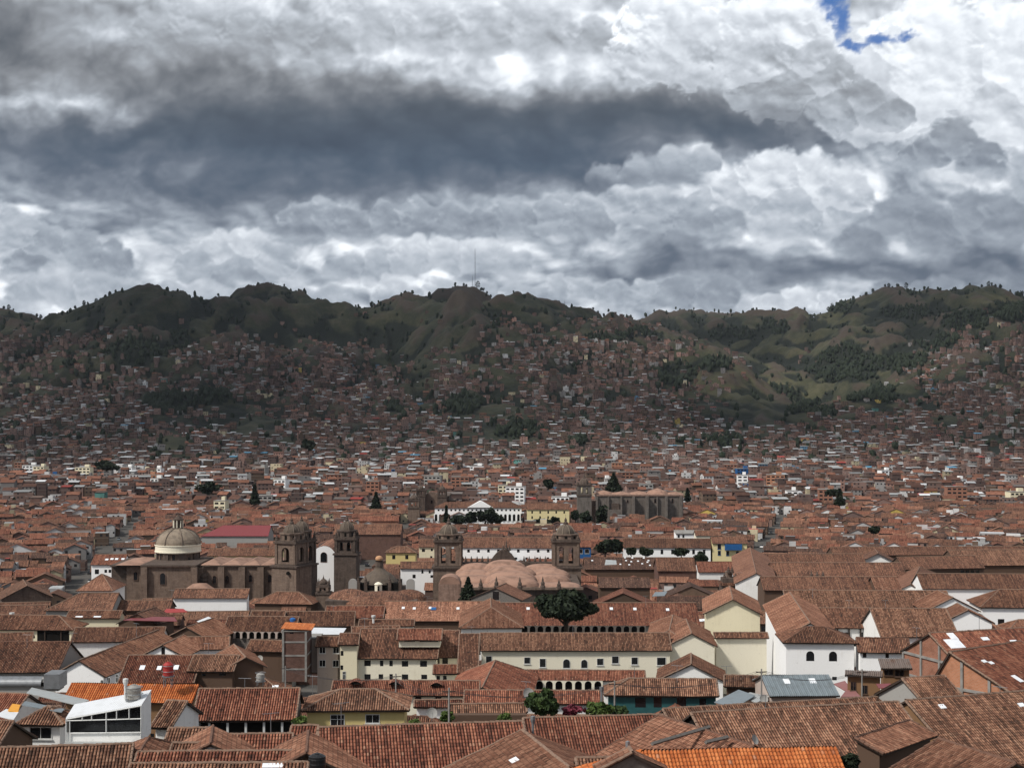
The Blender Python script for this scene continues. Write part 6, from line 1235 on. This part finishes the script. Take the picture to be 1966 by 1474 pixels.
def fhouse(mb,x,y,z,w_,d,h,ph,wm,rm,kind,r):
    hid=r.randint(0,9000)*100+10.; cu,su=math.cos(ph),math.sin(ph); T_=lambda a,b,zz:(x+cu*a+su*b,y-su*a+cu*b,zz); zb=z-3
    c=[(-w_/2,-d/2),(w_/2,-d/2),(w_/2,d/2),(-w_/2,d/2)]; zt=z+h
    for i in range(4):
        a,b=c[i],c[(i+1)%4]; L=math.hypot(a[0]-b[0],a[1]-b[1]); o=hid+i*13
        quad(mb,[T_(*a,zb),T_(*b,zb),T_(*b,zt),T_(*a,zt)],wm,[(o,zb-zt),(o+L,zb-zt),(o+L,0),(o,0)])
    U=(hid+.5,0.)
    if kind=='g':
        e=.35; t=zt+d*.22; V=[(hid,0.),(hid+w_,0.),(hid+w_,d*.55),(hid,d*.55)]; quad(mb,[T_(-w_/2-e,-d/2-e,zt-.1),T_(w_/2+e,-d/2-e,zt-.1),T_(w_/2+e,0,t),T_(-w_/2-e,0,t)],rm,V); quad(mb,[T_(w_/2+e,d/2+e,zt-.1),T_(-w_/2-e,d/2+e,zt-.1),T_(-w_/2-e,0,t),T_(w_/2+e,0,t)],rm,V)
        quad(mb,[T_(-w_/2,-d/2,zt),T_(-w_/2,0,t-.2),T_(-w_/2,d/2,zt)],wm,[(hid+80,-.2)]*3); quad(mb,[T_(w_/2,-d/2,zt),T_(w_/2,0,t-.2),T_(w_/2,d/2,zt)],wm,[(hid+80,-.2)]*3)
    elif kind=='s':
        e=.4; quad(mb,[T_(-w_/2-e,-d/2-e,zt+.15),T_(w_/2+e,-d/2-e,zt+.15),T_(w_/2+e,d/2+e,zt+1.1),T_(-w_/2-e,d/2+e,zt+1.1)],rm,[U]*4)
    else:
        quad(mb,[T_(*p,zt) for p in c],rm,[U]*4)
        if r.random()<.45:   # stair head or unfinished storey
            a,b,ww,dd,h2=r.uniform(-.25,.25)*w_,r.uniform(-.2,.3)*d,w_*r.uniform(.25,.5),d*r.uniform(.3,.6),r.uniform(1.6,2.7)
            cc=[(a-ww/2,b-dd/2),(a+ww/2,b-dd/2),(a+ww/2,b+dd/2),(a-ww/2,b+dd/2)]
            for i in range(4): quad(mb,[T_(*cc[i],zt),T_(*cc[(i+1)%4],zt),T_(*cc[(i+1)%4],zt+h2),T_(*cc[i],zt+h2)],wm,[(hid+50,-.2)]*4)
            quad(mb,[T_(*p,zt+h2) for p in cc],NW+r.choice([0,1,4,5,7,4]),[U]*4)
r2_=random.Random(3)
mb=MB()
for (c,u,n,a,b,perp,g_) in FARG:
    ph=math.atan2(-u.y,u.x); h=r2_.uniform(3.6,7) ; wm=r2_.choices([0,1,2,3,4,6,8],[3,2.4,4.5,1.6,1,3,.10])[0]; rm=NW+r2_.choices([2,3,0,4,1,7,5],[5,9,.6,.35,1.2,.5,.15])[0]
    L,dp=(a,b) if not perp else (b,a); kd='g' if rm in (NW+2,NW+3) else 'f'; rm=r2_.choices([NW+8,NW+9,NW+10,NW+11],[4,3,2.5,2])[0] if kd=='g' else rm; fhouse(mb,c.x,c.y,g_,L,dp,h,ph if not perp else ph+math.pi/2,wm,rm,kd,r2_)
o=mb.build('distant_tiled_houses',FM); tag(o,'mass of brown and orange tiled houses beyond the churches','houses',kind='stuff')
# density of building on the slopes, in viewing units (px, row) with distance
def dens(a,b,D):
    e=lambda cx,cy,rx,ry: np.exp(-(((a-cx)/rx)**2+((b-cy)/ry)**2)**1.5)
    v=np.where((D<1650),1.0,0.)
    v=np.maximum(v,sst(b,835,865)*(D<2100))
    for (cx,cy,rx,ry,s) in [(60,800,300,70,.85),(220,740,160,40,.6),(60,690,200,50,.55),(220,650,90,20,.3),(440,700,120,50,.95),(560,730,160,50,.9),(700,760,140,70,1),(640,690,120,30,.6),(760,600,120,25,.22),(330,600,50,20,.15),(540,620,60,16,.15),(900,740,120,40,.8),(870,690,60,20,.4),(1000,650,70,50,.6),(1050,620,100,22,.4),(1140,640,120,30,.6),(1130,720,220,70,1),(1240,690,110,40,.8),(1200,810,200,60,1),(1000,780,60,20,.3),(640,820,160,50,1),(780,830,120,40,1),(420,845,120,20,.9),(1560,850,150,30,1),(1700,830,160,40,1),(1850,790,170,60,.9),(1880,700,120,60,.75),(1800,740,70,40,.6),(1940,650,70,40,.5),(1400,645,60,10,.12),(1620,690,90,20,.1),(1370,690,40,20,.12),(1250,760,120,50,.9)]:
        v=np.maximum(v,s*e(cx,cy,rx,ry))
    for (cx,cy,rx,ry,s) in [(500,812,70,34,1),(330,850,40,26,.9),(980,790,60,26,.8),(400,770,60,16,.8),(900,790,40,26,.8),(1450,780,100,60,1),(960,835,40,16,.9),(1920,868,120,12,.9),(790,700,40,60,.8),(720,740,14,60,.5),(150,700,70,14,.6),(1720,740,40,30,.6)]:
        v=v*(1-s*e(cx,cy,rx,ry))
    return np.clip(v*1.25,0,1)*np.where(a<1380,.12+.88*sst(b+14*np.sin(a/37.),596,660),1)
sp=8.6; gx=[];gy=[]
for yy in np.arange(1085,3900,sp*1.12):
    hw=.375*yy; step=sp*(1 if yy<2400 else 1.12); xs=np.arange(-hw,hw,step); gx.append(xs+rng.uniform(-1.6,1.6,len(xs))); gy.append(np.full(len(xs),yy)+rng.uniform(-2.2,2.2,len(xs)))
gx=np.concatenate(gx); gy=np.concatenate(gy)
# streets: slightly wandering alleys between blocks
sx_=gx+18*gn(gx/200,gy/200,3); sy_=gy+18*gn(gx/220,gy/220,8); ok=~((np.mod(sx_,74)<7)|(np.mod(sy_,58)<5)); gx,gy=gx[ok],gy[ok]
zz=np.where(gy<1000,np.interp(gy,GD,GZ),hz(gx,gy)); a_=CX+F*gx/gy; b_=HY-F*(zz-CAMZ)/gy
dn=dens(a_,b_,gy)*(1-.9*sst(wood_at(gx,gy,zz),.3,.6)); dn=dn*np.where(gy>1700,np.clip(.84+1.7*fbm(gx/130,gy/110,3,.6,31),0,1.1),1); keep=(rng.random(len(gx))<dn*.96)
gx,gy,zz,a_,b_=[q_[keep] for q_ in (gx,gy,zz,a_,b_)]
print('FAR',len(gx))
mb=MB(); mb2=MB(); BIG=[]
orient=.5*fbm(gx/400,gy/400,2,.5,61)
for i in range(len(gx)):
    x,y_,z=float(gx[i]),float(gy[i]),float(zz[i]); hill=y_>1750
    if not hill:
        fl=r2_.choices([1,2,3,4,5,6],[2.5,4,4,2.4,1,.35])[0] if y_>1150 else r2_.choices([1,2,3,4],[4,4,2,.7])[0]; wm=r2_.choices(range(10),[7,3.4,1.25,.6,1.4,.06,1.7,.5,.04,.02])[0]; rm=NW+r2_.choices(range(8),[3,2.4,3.2 if y_<1500 else 1,2.4,.6,.15,.05,1.0])[0]
    else:
        fl=r2_.choices([1,2,3,4],[6,3.6,.8,.08])[0]; wm=r2_.choices(range(10),[7,4,.30,.25,1.4,.02,3.2,.2,.015,.01])[0]; rm=NW+r2_.choices(range(8),[4,3,.35,1.4,.6,.05,.05,1.3])[0]
    kind='g' if rm in (NW+2,NW+3) else ('s' if rm>=NW+4 or r2_.random()<.25 else 'f')
    w_=r2_.uniform(6.5,11.5)*(1.0 if not hill else .9); d=r2_.uniform(7,10.5)*(1.0 if not hill else .85); h=fl*2.8+.4
    if not hill and 1090<y_<1700 and r2_.random()<.012 and len(BIG)<70: BIG.append((x,y_,z,float(a_[i]))); continue
    fhouse(mb2 if hill else mb,x,y_,z,w_,d,h,float(orient[i])+r2_.uniform(-.08,.08),wm,rm,kind,r2_)
o=mb.build('valley_houses',FM); tag(o,'mass of small brick, white and tin-roofed houses filling the valley floor','houses',kind='stuff')
o=mb2.build('hillside_houses',FM); tag(o,'mass of small brick houses climbing the slopes','houses',kind='stuff')
# larger blocks of flats in the valley, each a building of its own
recs=[]
SPEC=[(425,946,1010,22,34,'cream'),(1425,900,1300,20,40,'bwhite'),(1110,905,1280,14,30,'bwhite'),(300,905,1300,30,34,'white'),(510,950,1080,26,30,'grey'),(1520,930,1150,22,34,'bwhite'),(1735,905,1300,26,30,'bwhite'),(1600,905,1350,30,28,'brick'),(1250,905,1300,24,30,'brick'),(230,850,1500,30,26,'brick'),(560,905,1250,26,30,'cream'),(700,900,1300,18,34,'bwhite'),(830,905,1260,24,30,'brick'),(90,920,1200,34,26,'bwhite'),(950,915,1200,22,28,'brick'),(750,955,1020,24,30,'brick')]
nm={'cream':'cream','bwhite':'white','white':'off-white','grey':'grey','brick':'bare brick','bluem':'blue','yellow':'yellow','obrick':'orange brick'}
def flats(x,y_,z,w_,d,fl,mat,ph):
    u=Vector((math.cos(ph),math.sin(ph),0)); n=Vector((-u.y,u.x,0)); c=Vector((x,y_,0)); H=fl*2.8+.5; az_=CX+F*x/y_
    zone='left valley edge' if az_<330 else 'left of mast hill' if az_<760 else 'under mast hill' if az_<1100 else 'right of mast hill' if az_<1450 else 'right valley edge'
    dz='nearer part' if y_<1250 else 'middle part' if y_<1480 else 'farther part'
    lab=f'{nm[mat]} {["","","two","three","four","five","six","seven"][fl]}-storey flats, {zone}, {dz}'
    root=empty('apartment_block',(x,y_,z-2),lab,'apartment block','blocks of flats in the valley'); b=MB(); b.box((x,y_,z-1+H/2),(w_,d,H+2),u); b.build('wall',[M[mat]],root)
    b=MB(); b.box((x,y_,z+H+.12),(w_+.5,d+.5,.24),u); b.build('roof',[M['concrete']],root)
    b=MB(); b.box((x+u.x*w_*.2,y_+1,z+H+1.4),(w_*.3,d*.4,2.4),u); b.build('stair_head',[M[mat]],root)
    nwn=max(2,int(w_/3.2))
    for f_ in range(fl):
        for k_ in range(nwn):
            p=c-n*(d/2+.03)+u*w_*((k_+.5)/nwn-.5); b=MB(); p=Vector((p.x,p.y,z+1.6+f_*2.8)); hw=w_/nwn*.33; b.poly([p-u*hw-Z3*.65,p+u*hw-Z3*.65,p+u*hw+Z3*.65,p-u*hw+Z3*.65]); b.build('window',[M['glass']],root)
    recs.append((lab,x/y_,root))
for (a,b,D,wpx,hpx,mat) in SPEC:
    p=P(a,b,D); z=ground_z(p.x,D); flats(p.x,D,z,wpx*D/F,10,max(3,min(6,int(hpx*D/F/2.8))),mat,.1*math.sin(a))
for (x,y_,z,a) in BIG: flats(x,y_,z,r2_.uniform(9,16),r2_.uniform(8,11),r2_.choice([3,4,4,5,6]),r2_.choices(['brick','bwhite','cream','grey','obrick','bluem','yellow'],[6,3,1.5,2,1.2,.25,.3])[0],r2_.uniform(-.2,.2))
by=defaultdict(list)
for l,a,o in recs: by[l].append((a,o))
for l,v in by.items():
    if len(v)>1:
        v.sort(key=lambda t:t[0])
        for k,(a,o) in enumerate(v): o['label']=l.replace(' antenna hill',' mast hill')+f', {ORD[min(k,11)]} from the left'
# ---------------------------------------------------------------- woods on the hills and trees in the far town
def blob_mass(name,label,X,Y,Z,hs,ws,mat):
    t=(1+5**.5)/2; V=np.array([(-1,t,0),(1,t,0),(-1,-t,0),(1,-t,0),(0,-1,t),(0,1,t),(0,-1,-t),(0,1,-t),(t,0,-1),(t,0,1),(-t,0,-1),(-t,0,1)],float); V/=np.linalg.norm(V[0])
    Fc=np.array([(0,11,5),(0,5,1),(0,1,7),(0,7,10),(0,10,11),(1,5,9),(5,11,4),(11,10,2),(10,7,6),(7,1,8),(3,9,4),(3,4,2),(3,2,6),(3,6,8),(3,8,9),(4,9,5),(2,4,11),(6,2,10),(8,6,7),(9,8,1)])
    n=len(X); v=V[None]*(1+rng.uniform(-.35,.35,(n,12,1))); v=v*np.stack([ws,ws,hs*.5],-1)[:,None]; v[:,:,2]+=hs[:,None]*.42; v+=np.stack([X,Y,Z],-1)[:,None]
    f=(Fc[None]+np.arange(n)[:,None,None]*12).reshape(-1,3); mb=MB(); mb.block(v.reshape(-1,3),f,np.zeros((n*12,2)),0); o=mb.build(name,[M[mat]]); tag(o,label,'woods',kind='stuff'); return o
n_=150000; dx=rng.uniform(-.36,.36,n_); dy=np.sqrt(rng.uniform(1650**2,4700**2,n_)); X=dx*dy; Z=hz(X,dy); wv=wood_at(X,dy,Z); pr=sst(wv+.5*fbm(X/60,dy/60,4,.6,72),.35,.62)
# scattered trees follow the gullies
e_=40.; curv=(hz(X+e_,dy)+hz(X-e_,dy))/2-Z; pr=np.maximum(pr,.10*sst(curv,1.5,6)); pr=np.maximum(pr,.012)
k=rng.random(n_)<pr*.75; X,dy,Z=X[k],dy[k],Z[k]; print('WOODS',k.sum())
hs=rng.uniform(7,15,len(X)); ws=hs*rng.uniform(.22,.36,len(X)); blob_mass('woods','dark eucalyptus woods and scattered trees on the hill slopes',X,dy,Z,hs,ws,'leafd')
n_=900; dy=rng.uniform(1100,2100,n_); X=rng.uniform(-.36,.36,n_)*dy; Z=hz(X,dy); hs=rng.uniform(5,11,n_); blob_mass('town_trees','scattered small dark trees between the far houses',X,dy,Z,hs,hs*.42,'leafd')
# ---------------------------------------------------------------- cars in the streets, aerials on the roofs
def car(x,y,ph,mat,lab):
    z=ground_z(x,y); t=empty('parked_car',(x,y,z),lab,'car','cars in the old town streets'); u=Vector((math.cos(ph),math.sin(ph),0)); n=Vector((-u.y,u.x,0)); c=Vector((x,y,z))
    b=MB(); b.prism([c+u*i*2.1+n*j*.85+Z3*.3 for i,j in ((-1,-1),(1,-1),(1,1),(-1,1))],[c+u*i*2.0+n*j*.82+Z3*.85 for i,j in ((-1,-1),(1,-1),(1,1),(-1,1))]); b.build('body',[M[mat]],t)
    b=MB(); b.prism([c+u*(i*1.25-.15)+n*j*.78+Z3*.85 for i,j in ((-1,-1),(1,-1),(1,1),(-1,1))],[c+u*(i*.85-.15)+n*j*.66+Z3*1.42 for i,j in ((-1,-1),(1,-1),(1,1),(-1,1))]); b.build('cabin',[M['glass']],t)
    for i in (-1,1):
        for j in (-1,1): b=MB(); p=c+u*1.3*i+n*.8*j+Z3*.32; b.bar(p-n*.1,p+n*.1,.32,n=10); b.build('wheel',[M['black']],t)
ci=0
for (a,b_,w_),nm_ in zip(STREETS[1:],['left','middle','middle','lower right','right','right']):
    if nm_ in ('middle','lower right') and ci>14: continue
    for f_ in (.06,.14,.2,.3,.42,.55):
        a_=Vector((*a,0)); q_=Vector((*b_,0)); u=(q_-a_).normalized(); n=Vector((-u.y,u.x,0)); p=a_.lerp(q_,f_)+n*(1.6 if ci%2 else -1.6); mt=['bwhite','black','grey','rmetal','bwhite','gmetal','black'][ci%7]
        car(p.x,p.y,math.atan2(u.y,u.x),mt,f'small {dict(bwhite="white",black="black",grey="pale grey",rmetal="red",gmetal="blue-grey")[mt]} car in the {nm_} street, {ORD[ci%6]} from its near end'); ci+=1
AE=[(52,1236,238),(140,1240,250),(262,1216,262),(400,1262,222),(470,1328,160),(520,1400,124),(655,1400,121),(700,1208,262),(735,1196,300),(905,1216,262),(1010,1328,196),(1100,1216,266),(1218,1300,188),(1300,1304,182),(1395,1298,190),(1470,1366,142),(1560,1142,320),(1630,1170,290),(1700,1170,285),(1760,1228,232),(1880,1212,196),(1920,1345,146),(600,1328,170),(640,1176,330),(330,1150,372),(1240,1160,345),(1420,1110,420),(820,1158,345)]
LMs=lambda x,y: describe(x,y,'','').strip()
sn=set()
for k_,(px,py,D) in enumerate(AE):
    c=P(px,py,D); h=random.uniform(1.2,2.4); lab='thin metal television aerial '+describe(c.x,c.y,'','').strip()
    if lab in sn: lab+=', the '+ORD[k_%12]+' along'
    sn.add(lab); t=empty('roof_aerial',c-Z3*.3,lab,'aerial','television aerials on the roofs'); b=MB(); b.bar(c-Z3*.6,c+Z3*h,.03,n=4); b.build('mast',[M['metal']],t)
    b=MB(); ph=random.uniform(-.6,.6); d=Vector((math.cos(ph),math.sin(ph),0)); e=Vector((-d.y,d.x,0)); b.bar(c+Z3*h-d*.7,c+Z3*h+d*.7,.018,n=4)
    for k in range(6): p=c+Z3*h+d*(-.65+.26*k); b.bar(p-e*(.35-.03*k),p+e*(.35-.03*k),.012,n=3)
    b.build('antenna_bars',[M['metal']],t)
PL=[(548,1330,196),(760,1352,172),(862,1392,142),(1180,1372,156),(1462,1345,166),(1655,1345,168)]
tops=[]
for k,(px,py,D) in enumerate(PL):
    c=P(px,py,D); g_=ground_z(c.x,c.y); H=c.z-g_+3.6; t=empty('utility_pole',(c.x,c.y,g_),'slim grey utility pole carrying cables '+describe(c.x,c.y,'','').strip(),'utility pole','utility poles between the near roofs'); b=MB(); b.bar((c.x,c.y,g_),(c.x,c.y,g_+H),.12,n=8,r2=.08); b.build('pole',[M['concrete']],t)
    b=MB(); b.box((c.x,c.y,g_+H-.35),(1.3,.09,.09),(1,.2,0)); b.build('crossarm',[M['wood']],t); tops.append(Vector((c.x,c.y,g_+H-.3)))
for k in range(len(tops)-1):
    a,b_=tops[k],tops[k+1]; cb=MB()
    for dx in (-.55,0,.55):
        pr=None
        for i in range(13): f_=i/12; p=a.lerp(b_,f_)+Vector((dx,0,-2.0*4*f_*(1-f_)*.5)); cb.bar(pr,p,.018,n=3,cap=False) if pr is not None else None; pr=p
    o=cb.build('overhead_cable',[M['black']]); tag(o,'bundle of thin black cables sagging over the near roofs, '+ORD[k]+' span from the left','cable','cables over the near roofs')
# ---------------------------------------------------------------- cumulus added out of view to shade the far town and the hills
m,q=newmat('shade_cumulus'); b_=principled(q,(.8,.8,.82),1.0,spec=0.); tb=q.new('ShaderNodeBsdfTransparent'); mx=q.new('ShaderNodeMixShader'); mx.inputs[0].default_value=.36; q.nt.links.new(tb.outputs[0],mx.inputs[1]); q.nt.links.new(b_.outputs[0],mx.inputs[2]); q.nt.links.new(mx.outputs[0],[n for n in q.nt.nodes if n.type=='OUTPUT_MATERIAL'][0].inputs[0])
CLD=[]
for k,(tx,ty,rx,ry) in enumerate(((-900,2300,620,560),(-150,2250,560,520),(-1000,3300,700,620),(-200,3250,620,560),(1500,2500,560,620),(1500,3600,500,500),(640,1950,480,330),(-1500,1900,520,520),(60,3900,900,420),(-700,1650,420,260),(1250,1750,420,320))):
    ty+=170; zc_=1750.; off=(zc_-100)/math.tan(SUN_EL); cx_=tx+math.sin(SUN_AZ)*off; cy_=ty+math.cos(SUN_AZ)*off; N1,N2=34,14
    th,ph=np.meshgrid(np.linspace(0,2*np.pi,N1),np.linspace(-np.pi/2,np.pi/2,N2)); r_=1+.28*fbm(np.cos(th)*2+k,np.sin(th)*2+ph*1.5,4,.55,k)*np.cos(ph)
    X=cx_+rx*np.cos(ph)*np.cos(th)*r_; Y=cy_+ry*np.cos(ph)*np.sin(th)*r_; Z=zc_+np.where(ph>0,230,60)*np.sin(ph)*r_
    Y=np.minimum(Y,Y)  
    o=grid_mesh('cloud',X,Y,Z); o.data.materials.append(m); tag(o,kind='structure')  # unseen cloud, put here for the shade it casts
# ---------------------------------------------------------------- air
HAZE=1.6e-5
if HAZE:
    mb=MB(); mb.box((0,4350,130),(7600,9000,720),(1,0,0)); m,q=newmat('haze_air'); pv=q.new('ShaderNodeVolumePrincipled'); pv.inputs['Color'].default_value=(.80,.88,1,1); pv.inputs['Density'].default_value=HAZE; pv.inputs['Anisotropy'].default_value=.2
    ou=q.new('ShaderNodeOutputMaterial'); q.nt.links.new(pv.outputs[0],ou.inputs['Volume']); o=mb.build('haze',[m]); tag(o,'thin blue-grey haze in the air over the valley','haze',kind='stuff')
    scene.cycles.volume_step_rate=1
vs.exposure=.3
